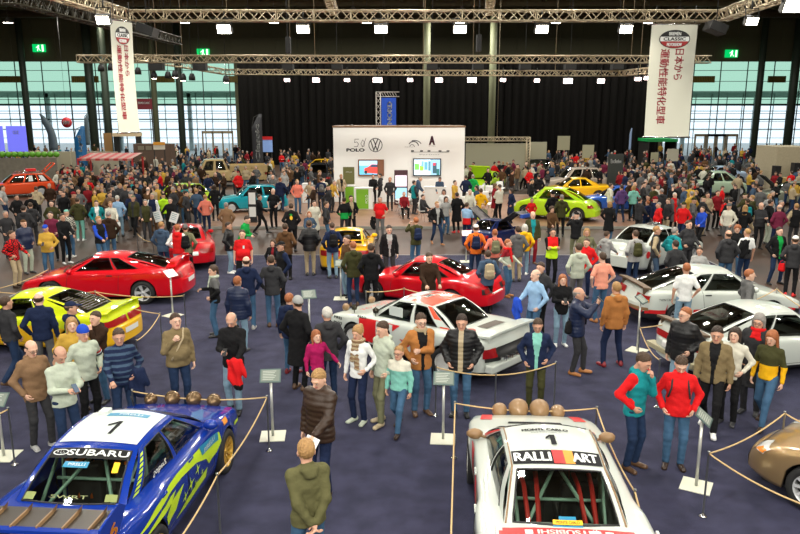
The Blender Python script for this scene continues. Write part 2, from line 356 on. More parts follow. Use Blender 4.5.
# hall lamps high under the ceiling
n = 0
def hall_lamp(p, power, label, rz=0, s=0.55):
    r = empty('ceiling_lamp', p, rz, label, 'ceiling lamp', 'round high-bay ceiling lamps')
    MB().lathe([(.12, .5), (.2, .35), (s, .05), (s, -.05), (s * .9, -.02), (0, 0)], 14).tube([(0, 0, .4), (0, 0, ZC - p[2] - .02)], .02, 4).build('reflector', M_grey, r)
    MB().lathe([(0, -.03), (s * .88, -.03)], 14).build('lamp_face', M_lampf, r)
    if power: area('lamp_light', (0, 0, -.1), (0, 0, 0), s * 2, power, (1.0, 0.975, 0.89), r)
for px in (47, 147, 248, 353, 462, 570, 680): hall_lamp(aty(px, 11.5, 71), 1500, None)
for px in (8, 98, 185, 274, 367, 460, 556, 648): hall_lamp(aty(px, 22.5, 79), 0, None)
WD = ['first', 'second', 'third', 'fourth', 'fifth', 'sixth', 'seventh', 'eighth', 'ninth']
ls = [o for o in COL.objects if o.name.startswith('ceiling_lamp')]
for i, o in enumerate(ls):
    o['label'] = ('small round ceiling lamp of the upper row, %s from the narrow banner side' % WD[i]) if i < 7 else ('small round ceiling lamp of the lower row, %s from the narrow banner side' % WD[i - 7])
# lamps over the stands, above the picture's upper edge
for X in (-33, -22, -11, 0, 11, 22, 33):
    for Y in (-5, 4, 13, 22, 32, 43, 56):
        hall_lamp((X, Y, 14.5), 620 if Y < 50 else 800, 'round high-bay ceiling lamp hanging over the stands, above the picture', s=.4)
D1 = onz(12, 0, 9.6); D2 = aty(178, 42, 40)
truss('lighting_truss', aty(8, -4, 17), aty(178, 41, 33), .3, 'dark diagonal truss crossing behind the narrow banner top', 0.03)
COL.objects[-1].data.materials[0] = mat('truss_dark', (.05, .045, .03), .5, metal=.4)
for i, (px, l) in enumerate(((326, 'over the booth emblem side'), (492, 'over the pale column past the booth'))):
    truss('lighting_truss', aty(px, -12, 24), aty(px + (8 if i == 0 else -3), 12, 30), .28, 'short truss piece dropping in at the top edge, ' + l, 0.028)
# ---------------------------------------------------------------- implicit surfaces -> mesh
F32 = np.float32
def surfnet(fn, lo, hi, h):
    lo = np.array(lo, F32); hi = np.array(hi, F32)
    n = np.maximum(np.ceil((hi - lo) / h).astype(int) + 1, 3)
    ax = [lo[i] + h * np.arange(n[i], dtype=F32) for i in range(3)]
    X, Y, Z = np.meshgrid(*ax, indexing='ij'); P = np.stack([X, Y, Z], -1)
    F = fn(P).astype(F32); F = np.where(F == 0, F32(1e-6), F); I = F < 0
    nx, ny, nz = F.shape
    cs = [(i, j, k) for i in (0, 1) for j in (0, 1) for k in (0, 1)]
    sl = lambda A, c: A[c[0]:nx - 1 + c[0], c[1]:ny - 1 + c[1], c[2]:nz - 1 + c[2]]
    cnt = sum(sl(I, c).astype(np.int8) for c in cs); act = (cnt > 0) & (cnt < 8)
    idx = np.full(act.shape, -1, np.int64); A = np.argwhere(act); idx[act] = np.arange(len(A))
    acc = np.zeros((len(A), 3), F32); num = np.zeros(len(A), F32)
    a0, a1, a2 = A[:, 0], A[:, 1], A[:, 2]
    for c in cs:
        for d in range(3):
            if c[d]: continue
            e = list(c); e[d] = 1
            f0 = F[a0 + c[0], a1 + c[1], a2 + c[2]]; f1 = F[a0 + e[0], a1 + e[1], a2 + e[2]]
            m = (f0 < 0) != (f1 < 0)
            t = np.where(m, f0 / np.where(m, f0 - f1, 1), 0)
            for q in range(3):
                acc[:, q] += np.where(m, c[q] + (t if q == d else 0), 0)
            num += m
    V = lo + (A + acc / num[:, None]) * h
    Q = []
    for d in range(3):
        s0 = [slice(0, None)] * 3; s1 = [slice(0, None)] * 3; s0[d] = slice(0, -1); s1[d] = slice(1, None)
        ch = I[tuple(s0)] != I[tuple(s1)]; W = np.argwhere(ch)
        u, v = (d + 1) % 3, (d + 2) % 3
        W = W[(W[:, u] > 0) & (W[:, v] > 0) & (W[:, u] < F.shape[u] - 1) & (W[:, v] < F.shape[v] - 1)]
        def g(du, dv):
            K = W.copy(); K[:, u] -= du; K[:, v] -= dv; return idx[K[:, 0], K[:, 1], K[:, 2]]
        q = np.stack([g(1, 1), g(0, 1), g(0, 0), g(1, 0)], 1)
        ins = I[W[:, 0], W[:, 1], W[:, 2]]; q[~ins] = q[~ins][:, ::-1]; Q.append(q)
    return V, np.concatenate(Q)
def ncone(P, a, b, ra, rb):
    a = np.array(a, F32); b = np.array(b, F32); ab = b - a; L = float(ab @ ab) + 1e-9
    t = np.clip(((P - a) @ ab) / L, 0, 1); q = P - a - t[..., None] * ab
    return np.sqrt((q * q).sum(-1)) - (ra + (rb - ra) * t)
def necone(P, a, b, wa, da, wb, db, r=(1, 0, 0)):
    """elliptic cone: half-width w along unit vector r, half-depth d elsewhere"""
    a = np.array(a, F32); b = np.array(b, F32); r = np.array(r, F32); ab = b - a; L = float(ab @ ab) + 1e-9
    t = np.clip(((P - a) @ ab) / L, 0, 1); q = P - a - t[..., None] * ab
    w_ = wa + (wb - wa) * t; d_ = da + (db - da) * t
    x = q @ r; y2 = np.maximum((q * q).sum(-1) - x * x, 0)
    return (np.sqrt((x / w_) ** 2 + y2 / d_ ** 2) - 1) * np.minimum(w_, d_)
def nell(P, c, r):
    q = (P - np.array(c, F32)) / np.array(r, F32); return (np.sqrt((q * q).sum(-1)) - 1) * min(r)
def smin(a, b, k):
    h = np.clip(.5 + .5 * (b - a) / k, 0, 1); return b + (a - b) * h - k * h * (1 - h)
def smins(ds, k):
    r = ds[0]
    for d in ds[1:]: r = smin(r, d, k)
    return r
def npmesh(V, Fq, name, mats, mi=None, parent=None):
    me = bpy.data.meshes.new(name)
    me.vertices.add(len(V)); me.vertices.foreach_set('co', np.asarray(V, F32).ravel())
    n = len(Fq); me.loops.add(4 * n); me.polygons.add(n)
    me.loops.foreach_set('vertex_index', np.asarray(Fq, np.int32).ravel())
    me.polygons.foreach_set('loop_start', np.arange(0, 4 * n, 4, dtype=np.int32)); me.polygons.foreach_set('loop_total', np.full(n, 4, np.int32))
    me.polygons.foreach_set('use_smooth', np.ones(n, bool))
    if mi is not None: me.polygons.foreach_set('material_index', np.asarray(mi, np.int32))
    for m in mats: me.materials.append(m)
    me.update(calc_edges=True)
    o = bpy.data.objects.new(name, me); COL.objects.link(o); o.parent = parent
    return o
# ---- head and hand templates (front is -y)
def head_sdf(P):
    X = np.abs(P[..., 0]); Q = np.stack([X, P[..., 1], P[..., 2]], -1)
    d = smins([nell(P, (0, .014, .032), (.076, .098, .089)), ncone(P, (0, -.030, -.012), (0, -.052, -.088), .066, .036), ncone(Q, (.030, -.02, -.045), (.02, -.045, -.085), .040, .028)], .03)
    d = smin(d, ncone(P, (0, -.096, .012), (0, -.116, -.022), .008, .014), .014)
    d = smin(d, ncone(Q, (0, -.090, .030), (.042, -.078, .026), .012, .010), .012)
    d = np.maximum(d, -nell(Q, (.032, -.108, .008), (.018, .020, .012)))
    d = smin(d, ncone(Q, (0, -.098, -.052), (.018, -.090, -.052), .008, .006), .006)
    d = smin(d, nell(Q, (.080, .014, -.008), (.012, .022, .032)), .008)
    return smin(d, ncone(P, (0, .018, -.06), (0, .034, -.19), .052, .058), .03)
def make_head(h):
    V, Fq = surfnet(head_sdf, (-.11, -.15, -.21), (.11, .13, .14), h)
    C = V[Fq].mean(1); mi = np.zeros(len(Fq), int)
    mi[(np.abs(C[:, 0]) < .024) & (C[:, 1] < -.085) & (np.abs(C[:, 2] + .052) < .009)] = 1
    vs, fs, ms = [V], [Fq], [mi]; o = len(V)
    for s in (-1, 1):
        for c, r, m in (((s * .031, -.0835, .008), .0115, 2), ((s * .031, -.0905, .007), .0066, 3)):
            W, G = surfnet(lambda P: ncone(P, c, (c[0], c[1], c[2] + .0001), r, r), [q - r * 1.5 for q in c], [q + r * 1.5 for q in c], r * .6)
            vs.append(W); fs.append(G + o); ms.append(np.full(len(G), m)); o += len(W)
        W, G = surfnet(lambda P: ncone(P, (s * .016, -.098, .027), (s * .048, -.084, .030), .0055, .004), (-.06, -.12, .01), (.06, -.06, .05), .0045)
        vs.append(W); fs.append(G + o); ms.append(np.full(len(G), 4)); o += len(W)
    return np.concatenate(vs), np.concatenate(fs), np.concatenate(ms)
def make_hand(h, curl):
    """wrist at origin, fingers towards -z, thumb side -y, palm faces -x"""
    def fn(P):
        d = necone(P, (0, 0, -.01), (0, 0, -.085), .026, .020, .040, .016, (0, 1, 0))
        for k, (y, l) in enumerate(((-.029, .072), (-.010, .080), (.010, .075), (.028, .060))):
            a = R(curl); p0 = np.array((0, y, -.085)); p1 = p0 + l * .45 * np.array((-math.sin(a), 0, -math.cos(a))); p2 = p1 + l * .32 * np.array((-math.sin(2 * a), 0, -math.cos(2 * a))); p3 = p2 + l * .25 * np.array((-math.sin(2.7 * a), 0, -math.cos(2.7 * a)))
            f = np.minimum(np.minimum(ncone(P, p0, p1, .0098, .009), ncone(P, p1, p2, .009, .0082)), ncone(P, p2, p3, .0082, .007))
            d = smin(d, f, .006)
        t = np.minimum(ncone(P, (-.004, -.022, -.03), (-.018, -.052, -.062), .014, .011), ncone(P, (-.018, -.052, -.062), (-.028, -.056, -.096), .011, .008))
        return smin(d, t, .010)
    return surfnet(fn, (-.1, -.085, -.19), (.04, .06, .02), h)
HEADS = {}; HANDS = {}
def get_head(lod):
    if lod not in HEADS: HEADS[lod] = make_head((.0075, .012, .02)[lod])
    return HEADS[lod]
def get_hand(lod, curl):
    if (lod, curl) not in HANDS: HANDS[lod, curl] = make_hand((.0055, .0085, .014)[lod], curl)
    return HANDS[lod, curl]
def hair_fn(kind):
    def cut(P, y0=-.088, z0=.088, y1=.075, z1=-.06):
        ny, nz = (z0 - z1), (y1 - y0); l = math.hypot(ny, nz)
        return -((P[..., 1] - y0) * ny + (P[..., 2] - z0) * nz) / l
    def wob(P, a=.006): return a * np.sin(P[..., 0] * 160 + P[..., 2] * 60) * np.sin(P[..., 1] * 120 + P[..., 2] * 90)
    def fn(P):
        X = np.abs(P[..., 0]); Q = np.stack([X, P[..., 1], P[..., 2]], -1)
        if kind == 'short': return np.maximum(np.maximum(nell(P, (0, .014, .036), (.085, .106, .101)), cut(P, -.082, .094, .078, -.055)), np.where(P[..., 1] < .022, .030 - P[..., 2], -1.0)) + wob(P)
        if kind == 'crop': return np.maximum(nell(P, (0, .014, .033), (.080, .102, .093)), cut(P, -.09, .096, .08, -.03)) + wob(P, .001)
        if kind == 'ring': return np.maximum(np.maximum(nell(P, (0, .016, .03), (.084, .104, .09)), cut(P, -.03, .03, .08, -.06)), P[..., 2] - .045) + wob(P)
        if kind in ('long', 'pony', 'bun', 'bob'):
            d = np.maximum(nell(P, (0, .016, .036), (.090, .110, .102)), cut(P, -.09, .085, .03, -.12))
            if kind == 'long': d = smins([d, necone(P, (0, .065, .0), (0, .085, -.24), .085, .045, .075, .03), ncone(Q, (.078, .01, .02), (.088, -.015, -.20), .022, .020)], .02)
            if kind == 'bob': d = smins([d, necone(P, (0, .055, .0), (0, .06, -.09), .088, .055, .08, .04), ncone(Q, (.078, .0, .02), (.082, -.02, -.09), .026, .022)], .02)
            if kind == 'pony': d = smin(d, ncone(P, (0, .11, .05), (0, .15, -.14), .034, .018), .02)
            if kind == 'bun': d = smin(d, nell(P, (0, .10, .085), (.045, .045, .045)), .015)
            return d + wob(P, .004)
        if kind == 'curly': return np.maximum(nell(P, (0, .016, .04), (.108, .125, .12)), cut(P, -.1, .08, .06, -.12)) + .007 * np.sin(P[..., 0] * 170) * np.sin(P[..., 1] * 170) * np.sin(P[..., 2] * 170)
        if kind == 'beanie': return np.maximum(nell(P, (0, .014, .04), (.088, .110, .108)), .030 - P[..., 2] + P[..., 1] * -.15) - .0025 * np.maximum(0, 1 - np.abs(P[..., 2] - .045) / .02)
        if kind == 'cap':
            d = np.maximum(nell(P, (0, .012, .04), (.086, .106, .092)), .048 - P[..., 2])
            return np.minimum(d, np.maximum(nell(P, (0, -.10, .055), (.066, .085, .05)), np.abs(P[..., 2] - .055 - (P[..., 1] + .1) * .12) - .007))
    return fn
HAIRS = {}
def get_hair(kind, lod):
    if (kind, lod) not in HAIRS: HAIRS[kind, lod] = surfnet(hair_fn(kind), (-.14, -.2, -.31), (.14, .2, .175), (.0085, .013, .022)[lod])
    return HAIRS[kind, lod]
# ---- colours
PAL = dict(K=(.010, .010, .011), k=(.035, .035, .038), N=(.012, .020, .055), n=(.05, .085, .14), J=(.050, .115, .205), j=(.20, .31, .40), D=(.016, .032, .075), W=(.75, .76, .74), w=(.62, .60, .50),
    G=(.12, .12, .12), g=(.34, .34, .33), R=(.62, .012, .014), r=(.22, .012, .018), O=(.72, .16, .02), o=(.40, .16, .045), B=(.10, .05, .022), b=(.035, .018, .010), Y=(.78, .42, .01), y=(.52, .32, .05),
    L=(.42, .75, .02), e=(.01, .32, .06), E=(.050, .050, .018), T=(.01, .22, .24), t=(.20, .50, .42), S=(.40, .32, .20), P=(.72, .20, .14), p=(.10, .05, .16), M=(.16, .02, .05), U=(.02, .07, .48), u=(.28, .45, .66),
    H=(.55, .85, .02), m=(.36, .01, .09), q=(.16, .16, .09), Z=(.45, .50, .40), c=(.22, .13, .07), x=(.80, .32, .22), a=(.20, .15, .075), d=(.105, .10, .042))
CNAME = dict(K='black', k='charcoal', N='navy', n='slate blue', J='blue', j='light blue', D='dark blue', W='white', w='cream', G='grey', g='light grey', R='red', r='dark red', O='orange', o='tan', B='brown', b='dark brown',
    Y='yellow', y='mustard', L='lime green', e='green', E='dark olive', T='teal', t='mint green', S='beige', P='coral', p='purple', M='maroon', U='royal blue', u='pale blue', H='neon yellow', m='magenta', a='khaki', d='olive', q='olive', Z='pale sage', c='light brown', x='salmon')
HAIRC = dict(K=(.012, .009, .007), B=(.055, .028, .013), b=(.03, .016, .009), Y=(.36, .20, .07), G=(.26, .24, .22), W=(.55, .53, .48), O=(.32, .10, .03), D=(.13, .075, .035), R=(.40, .05, .02))
SKIN = [(.62, .34, .23), (.68, .40, .28), (.56, .30, .20), (.72, .44, .32)]
def cm(c, kind='cloth'):
    if kind == 'hair': return mat('hair_' + c, HAIRC.get(c, PAL.get(c, (.05, .03, .02))), .6, bump=.6, bscale=70, var=.45, vscale=45)
    if kind == 'down': return mat('down_' + c, PAL[c], .42, spec=.35, bump=.25, bscale=40)
    if kind == 'shoe': return mat('shoe_' + c, PAL[c], .45)
    if kind == 'denim': return mat('denim_' + c, PAL[c], .85, spec=.15, var=.35, vscale=9, bump=.35, bscale=35)
    return mat('cloth_' + c, PAL[c], .85, spec=.15, bump=.45, bscale=28, var=.12, vscale=14)
def skin(i): return mat('skin_%d' % i, SKIN[i % 4], .5, var=.08)
M_lip = mat('lips', (.42, .12, .10), .5); M_eyew = mat('eye_white', (.46, .42, .38), .4); M_iris = mat('iris', (.03, .02, .015), .2)
def xf(V, M):
    A = np.array(M, F32); return V @ A[:3, :3].T + A[:3, 3]
ARMS = dict(s=(.255, -.03, .87), p=(.215, -.07, .96), f=(.07, -.30, 1.17), c=(-.07, -.23, 1.19), b=(.03, .19, .93), r=(.10, -.36, 1.47), m=(.03, -.17, 1.44), h=(.17, -.34, 1.03), o=(.44, -.14, 1.00), k=(.11, -.16, 1.33), w=(.22, -.22, .95), W=(.25, .17, .93), i=(.20, -.08, 1.02), u=(.30, -.10, 1.85), z=(.16, -.30, .80), d=(.40, -.40, 1.25))
def ik(a, c, l1, l2, pole):
    a = np.array(a, float); c = np.array(c, float); d = c - a; L = np.linalg.norm(d); mx = (l1 + l2) * .985
    if L > mx: c = a + d * mx / L; d = c - a; L = mx
    L = max(L, abs(l1 - l2) + .02); u = d / (np.linalg.norm(d) + 1e-9)
    x = (l1 * l1 - l2 * l2 + L * L) / (2 * L); hh = math.sqrt(max(l1 * l1 - x * x, 0))
    p = np.array(pole, float); p = p - u * (p @ u); p /= np.linalg.norm(p) + 1e-9
    return a + u * x + p * hh, c
def skeleton(H, arms, legs, lean=0, fat=1.0, stoop=0):
    k = H / 1.75; S = {}
    drop = 0.0
    if legs == 't': drop = .44
    elif legs in 'wW': drop = .035
    elif legs == 'a': drop = .015
    elif legs == 'q': drop = .30
    hipz = .93 - drop
    ln = R(lean)
    def up(p):   # lean about the hips
        x, y, z = p; z2 = z - drop - hipz; y2 = y
        return np.array((x, y2 * math.cos(ln) - z2 * math.sin(ln), hipz + z2 * math.cos(ln) + y2 * math.sin(ln)))
    S['up'] = up
    S['pel'] = np.array((0, 0, hipz)); S['waist'] = up((0, 0, 1.08)); S['chest'] = up((0, .0, 1.30)); S['sh'] = up((0, .01, 1.405)); S['neck'] = up((0, .02, 1.485)); S['head'] = up((0, -.012, 1.628))
    for i, s in enumerate((-1, 1)):
        t = ARMS[arms[i]]; sh = up((s * .166, .012, 1.405)); wr = up((s * t[0], t[1], t[2]))
        pole = (s * .55, .55, -.6) if arms[i] not in 'ruc' else (s * .6, .1, -.8)
        if arms[i] == 'p': pole = (s * .8, .7, 0)
        el, wr = ik(sh, wr, .285, .255, pole)
        S['sh%d' % i] = sh; S['el%d' % i] = el; S['wr%d' % i] = wr
        hip = np.array((s * .092, 0, hipz - .01))
        fx, fy, fz, ty = s * .105, .0, .08, -1.0
        if legs == 'a': fx = s * .19
        if legs == 'x': fy = -.14 if i else .03
        if legs == 'w': fy, fz = (-.30, .085) if i else (.27, .13)
        if legs == 'W': fy, fz = (.27, .13) if i else (-.30, .085)
        if legs == 't': fx, fy = s * .13, -.46
        if legs == 'q': fy = (-.18, .16)[i]
        if legs == 'l': fx = s * .10 + .05 * (s > 0)
        kn, an = ik(hip, (fx, fy, fz), .43, .42, (s * .15, -1, .15))
        S['hip%d' % i] = hip; S['kn%d' % i] = kn; S['an%d' % i] = an
    return {a: (b if a == 'up' else b * k) for a, b in S.items()}, k
def person(H, top, bot, shoe, hair, arms='ss', legs='s', lean=0, hyaw=0, hpit=0, fat=1.0, lod=0, sk=0, opts='', parent_name='person'):
    """one figure at the origin facing -y: a continuous body with hair, clothes and shoes as its parts"""
    S, k = skeleton(H, arms, legs, lean, fat)
    vx = (.014, .022, .034)[lod]; slim = .9 if 'f' in opts else 1.0
    root = None
    tk, tc = top.split(':')[0], top.split(':')[1:]
    # --- body
    def body(P):
        ds = [necone(P, S['pel'], S['waist'], .14 * k, .10 * k, .12 * k, .09 * k), necone(P, S['waist'], S['chest'], .12 * k, .09 * k, .15 * k, .10 * k), necone(P, S['chest'], S['sh'], .15 * k, .10 * k, .13 * k, .075 * k), ncone(P, S['sh'], S['neck'], .07 * k, .055 * k), ncone(P, S['neck'], S['head'], .052 * k, .05 * k)]
        for i in (0, 1):
            ds += [ncone(P, S['sh'], S['sh%d' % i], .055 * k, .05 * k), ncone(P, S['sh%d' % i], S['el%d' % i], .048 * k, .040 * k), ncone(P, S['el%d' % i], S['wr%d' % i], .040 * k, .027 * k)]
            ds += [ncone(P, S['hip%d' % i], S['kn%d' % i], .075 * k, .052 * k), ncone(P, S['kn%d' % i], S['an%d' % i], .05 * k, .035 * k)]
        return smins(ds, .03)
    pts = np.array([v for a, v in S.items() if a != 'up'])
    lo = pts.min(0) - .17; hi = pts.max(0) + .12; lo[2] = max(lo[2], -.01)
    V, Fq = surfnet(body, lo, hi, (.022, .026, .036)[lod])
    vs, fs, ms = [V], [Fq], [np.zeros(len(Fq), int)]; o = len(V)
    ch = 1.0 if H > 1.5 else 1.0 + (1.5 - H) * .7
    hs = k * ch * 1.06
    MH = Matrix.Translation(Vector(S['head'])) @ Matrix.Rotation(R(hyaw), 4, 'Z') @ Matrix.Rotation(R(hpit + lean * .35), 4, 'X') @ Matrix.Scale(hs, 4)
    hv, hf, hm = get_head(lod); vs.append(xf(hv, MH)); fs.append(hf + o); ms.append(hm); o += len(hv)
    for i, s in enumerate((-1, 1)):
        el, wr = S['el%d' % i], S['wr%d' % i]; d = Vector(wr - el).normalized(); z = -d
        inward = Vector((-s, 0, 0)) if arms[i] not in 'hfkrmcd' else Vector((-s * .4, 0, -1)) if arms[i] in 'hf' else Vector((-s * .5, .8, 0))
        x = (-inward) - z * (-inward).dot(z); x.normalize(); y = z.cross(x)
        # template palm faces -x; thumb side -y; mirror for handedness
        curl = 28 if arms[i] in 'sWwbpio' else 48
        W, G = get_hand(lod, curl); W = W * k
        if y.dot(Vector((0, 1, 0.2))) < 0: W = W * np.array((1, -1, 1), F32); G = G[:, ::-1]
        MM = Matrix(((x.x, y.x, z.x, wr[0]), (x.y, y.y, z.y, wr[1]), (x.z, y.z, z.z, wr[2]), (0, 0, 0, 1)))
        vs.append(xf(W, MM)); fs.append(G + o); ms.append(np.zeros(len(G), int)); o += len(W)
    hk, hc = hair.split(':')
    root = npmesh(np.concatenate(vs), np.concatenate(fs), parent_name, [skin(sk), M_lip, M_eyew, M_iris, cm(hc if hk not in ('beanie', 'cap') else 'B', 'hair')], np.concatenate(ms))
    # --- hair or hat
    if hk in ('beanie', 'cap'):
        W, G = get_hair(hk, lod); npmesh(xf(W, MH), G, hk, [cm(hc)], None, root)
        if lod < 2: W, G = get_hair('ring', lod); npmesh(xf(W, MH), G, 'hair', [cm('B', 'hair')], None, root)
    elif hk != 'none':
        W, G = get_hair(hk, lod); npmesh(xf(W, MH), G, 'hair', [cm(hc, 'hair')], None, root)
    # --- top garment
    hem = dict(j=.80, l=.50, h=.84, p=.80, t=.86, s=.85, v=.83, o=.81, q=.52, S=.84)[tk]
    th = dict(j=.016, l=.02, h=.016, p=.032, t=.004, s=.010, v=.016, o=.018, q=.034, S=.008)[tk]
    up = S['up']; hemr = .055 if tk in 'lq' else 0.0
    f = fat; seat = legs == 't'
    if seat: hem = max(hem, .88)
    def topf(P):
        ds = [necone(P, up((0, 0, .90)) * k, S['waist'], (.158 * slim + th) * k * f, (.108 + th) * k * f, (.150 * slim + th) * k * f, (.105 + th) * k * f),
              necone(P, S['waist'], S['chest'], (.150 * slim + th) * k * f, (.105 + th) * k * f, (.178 * slim + th) * k, (.118 + th) * k),
              necone(P, S['chest'], S['sh'], (.178 * slim + th) * k, (.118 + th) * k, (.15 * slim + th) * k, (.085 + th) * k), ncone(P, S['sh'], S['neck'], (.08 + th) * k, (.062 + th * .5) * k)]
        if hem < .9 and not seat: ds.append(necone(P, up((0, 0, .92)) * k, up((0, 0, hem - .08)) * k, (.165 * slim + th) * k * f, (.112 + th) * k * f, (.172 * slim + th + hemr) * k, (.125 + th + hemr) * k))
        if f > 1.08: ds.append(nell(P, up((0, -.05, 1.08)) * k, (.17 * k * f, .125 * k * f, .17 * k)))
        for i in (0, 1):
            a, b, c = S['sh%d' % i], S['el%d' % i], S['wr%d' % i]; r0 = (.056 * slim + th * .6) * k
            ds.append(ncone(P, S['sh'], a, r0 * 1.15, r0 * 1.02))
            if tk == 't': ds.append(ncone(P, a, a + (b - a) * .75, r0, r0 * 1.05))
            elif tk == 'v' and len(tc) < 2: pass
            else: ds += [ncone(P, a, b, r0, r0 * .86), ncone(P, b, b + (c - b) * .96, r0 * .86, r0 * .66)]
        d = smins(ds, .035 if tk in 'pqjlo' else .028)
        if tk in 'hjoq' or 'H' in opts: d = smin(d, necone(P, up((0, .105, 1.475)) * k, up((0, .125, 1.43)) * k, .095 * k, .05 * k, .07 * k, .045 * k), .03)
        if tk in 'jlpo': d = smin(d, ncone(P, up((0, .018, 1.47)) * k, up((0, .008, 1.505)) * k, .070 * k, .060 * k), .02)
        if tk in 'pq':
            d = d - .009 * np.abs(np.sin(P[..., 2] * math.pi / (.072 * k)))
        else:
            d = d + .004 * np.sin(P[..., 2] * 46 + 5 * P[..., 0]) * np.sin(P[..., 0] * 31 + P[..., 1] * 23 + P[..., 2] * 12)
        # cut at the hem, in the leaned frame
        ln = R(lean); hz = float(S['pel'][2]); z2 = (P[..., 2] - hz) * math.cos(ln) - P[..., 1] * math.sin(ln) + hz
        loc = (hem - (.44 if seat else 0)) * k if not seat else hz - .05 * k
        cutd = loc - z2
        arm = np.minimum(*[ncone(P, S['el%d' % i], S['wr%d' % i], .09 * k, .08 * k) for i in (0, 1)])
        cutd = np.where(arm < 0, np.minimum(cutd, arm), cutd) if tk not in 'lq' else cutd
        return np.maximum(d, cutd)
    lo2 = pts.min(0) - .24; hi2 = pts.max(0) + .2; lo2[2] = max(0, min((hem - .02) * k if not seat else lo2[2], min(S['wr0'][2], S['wr1'][2]) - .1)) if tk not in 'lq' else .45 * k
    hi2[2] = max(S['head'][2] + .02, S['wr0'][2] + .1, S['wr1'][2] + .1, S['el0'][2] + .1, S['el1'][2] + .1)
    if seat: lo2[2] = .3
    V, Fq = surfnet(topf, lo2, hi2, vx)
    C = V[Fq].mean(1); mi = np.zeros(len(Fq), int); cc = C @ np.array((0, 0, 1))
    ln = R(lean); hz = float(S['pel'][2]); zz = ((C[:, 2] - hz) * math.cos(ln) - C[:, 1] * math.sin(ln) + hz + (.44 * k if seat else 0)) / k
    dr = 0
    arm = np.minimum(*[np.minimum(ncone(C, S['sh%d' % i], S['el%d' % i], .075 * k, .075 * k), ncone(C, S['el%d' % i], S['wr%d' % i], .075 * k, .065 * k)) for i in (0, 1)])
    armx = (np.abs(C[:, 0]) > .17 * k) | (arm < -.0)
    fr = (C[:, 1] < (S['waist'][1] + (zz * k - S['waist'][2]) * -math.sin(ln)) - .03) & ~(arm < 0)
    if len(tc) > 1:
        if tk in 'oj': mi[fr & (np.abs(C[:, 0]) < np.clip(.03 + (zz - 1.05) * .16, .03, .085) * k)] = 1
        elif tk == 'v':
            mi[(arm < .008) & (np.abs(C[:, 0]) > .150 * k)] = 1
            if len(tc) > 2: mi[(mi == 0) & (zz > 1.22)] = 2
        elif 'B' in opts: mi[(zz > 1.12) & (zz < 1.24)] = 1            # chest band
        elif 'Y' in opts: mi[(zz > 1.26)] = 1                           # yoke
        elif 'A' in opts: mi[(arm < .012) & (np.abs(C[:, 0]) > .15 * k)] = 1   # sleeves
        elif 'Q' in opts: mi[(np.sin(zz * 75) > 0) ^ (np.sin(C[:, 0] * 75) > 0)] = 1   # checks
        elif 'I' in opts: mi[np.sin(zz * 70) > .3] = 1
        elif 'U' in opts: mi[zz < 1.12] = 1
        else: mi[fr & (np.abs(C[:, 0]) < .04 * k)] = 1
    gname = dict(j='jacket', l='coat', h='hooded_jacket', p='puffer_jacket', t='t_shirt', s='sweater', v='vest', o='open_jacket', q='long_puffer', S='shirt')[tk]
    tmats = [cm(c, 'down' if tk in 'pq' else 'cloth') for c in tc]
    npmesh(V, Fq, gname, tmats, mi, root)
    # --- trousers
    def trf(P):
        w_ = 1.12 if 'w' in opts else 1.0
        ds = [necone(P, S['pel'] + np.array((0, 0, -.02)), S['pel'] + np.array((0, 0, .10 * k)), .150 * k * slim * f, .105 * k * f, .135 * k * f * slim, .098 * k * f)]
        for i in (0, 1):
            a, b, c = S['hip%d' % i], S['kn%d' % i], S['an%d' % i]
            ds += [ncone(P, a, b, .090 * k * (1 + f) / 2, .066 * k * w_), ncone(P, b, c, .064 * k * w_, .052 * k * w_)]
        d = smins(ds, .022) + .003 * np.sin(P[..., 2] * 60 + 9 * P[..., 0]) * np.sin(P[..., 2] * 17 + 20 * P[..., 1])
        return d
    lo3 = np.array((min(S['an0'][0], S['kn0'][0], -.09 * k) - .11, min(S['an0'][1], S['an1'][1], S['kn0'][1], 0) - .14, .03)); hi3 = np.array((max(S['an1'][0], S['kn1'][0], .09 * k) + .11, max(S['an0'][1], S['an1'][1], 0) + .15, S['pel'][2] + .2))
    if seat: hi3[2] = max(hi3[2], S['kn0'][2] + .12)
    if bot[0] == '-':      # skirt or shorts not used
        bot = bot[1:]
    V, Fq = surfnet(trf, lo3, hi3, vx * 1.05)
    npmesh(V, Fq, 'trousers', [cm(bot, 'denim' if bot in 'JjDN' else 'cloth')], None, root)
    # --- shoes
    for i, s in enumerate((-1, 1)):
        a = S['an%d' % i]; lift = max(0.0, a[2] - .085 * k)
        def sh(P):
            q = P.copy(); q[..., 0] -= a[0]; q[..., 1] -= a[1]; q[..., 2] -= lift
            x = q[..., 0] + s * q[..., 1] * .18; q[..., 0] = x
            if lift > .02: # heel up: pitch the foot
                an = R(18); y, z = q[..., 1] + .0, q[..., 2]; q[..., 1] = y * math.cos(an) + z * math.sin(an) * 1; q[..., 2] = -y * math.sin(an) + z * math.cos(an)
            d = smins([necone(q, (0, .035 * k, .035 * k), (0, -.155 * k, .022 * k), .042 * k, .048 * k, .044 * k, .036 * k), ncone(q, (0, .02 * k, .04 * k), (0, .012 * k, .10 * k), .045 * k, .040 * k)], .02)
            return np.maximum(d, -q[..., 2] + .001)
        l = np.array((a[0] - .13, a[1] - .27, -.012)); h_ = np.array((a[0] + .13, a[1] + .14, a[2] + .08))
        V, Fq = surfnet(sh, l, h_, vx * .8)
        C = V[Fq].mean(1); sc_ = shoe[1] if len(shoe) > 1 else shoe[0]
        npmesh(V, Fq, 'shoe', [cm(shoe[0], 'shoe'), cm(sc_, 'shoe')], ((C[:, 2] - lift) < .026).astype(int), root)
    root['H'] = H
    return root, S, k, MH
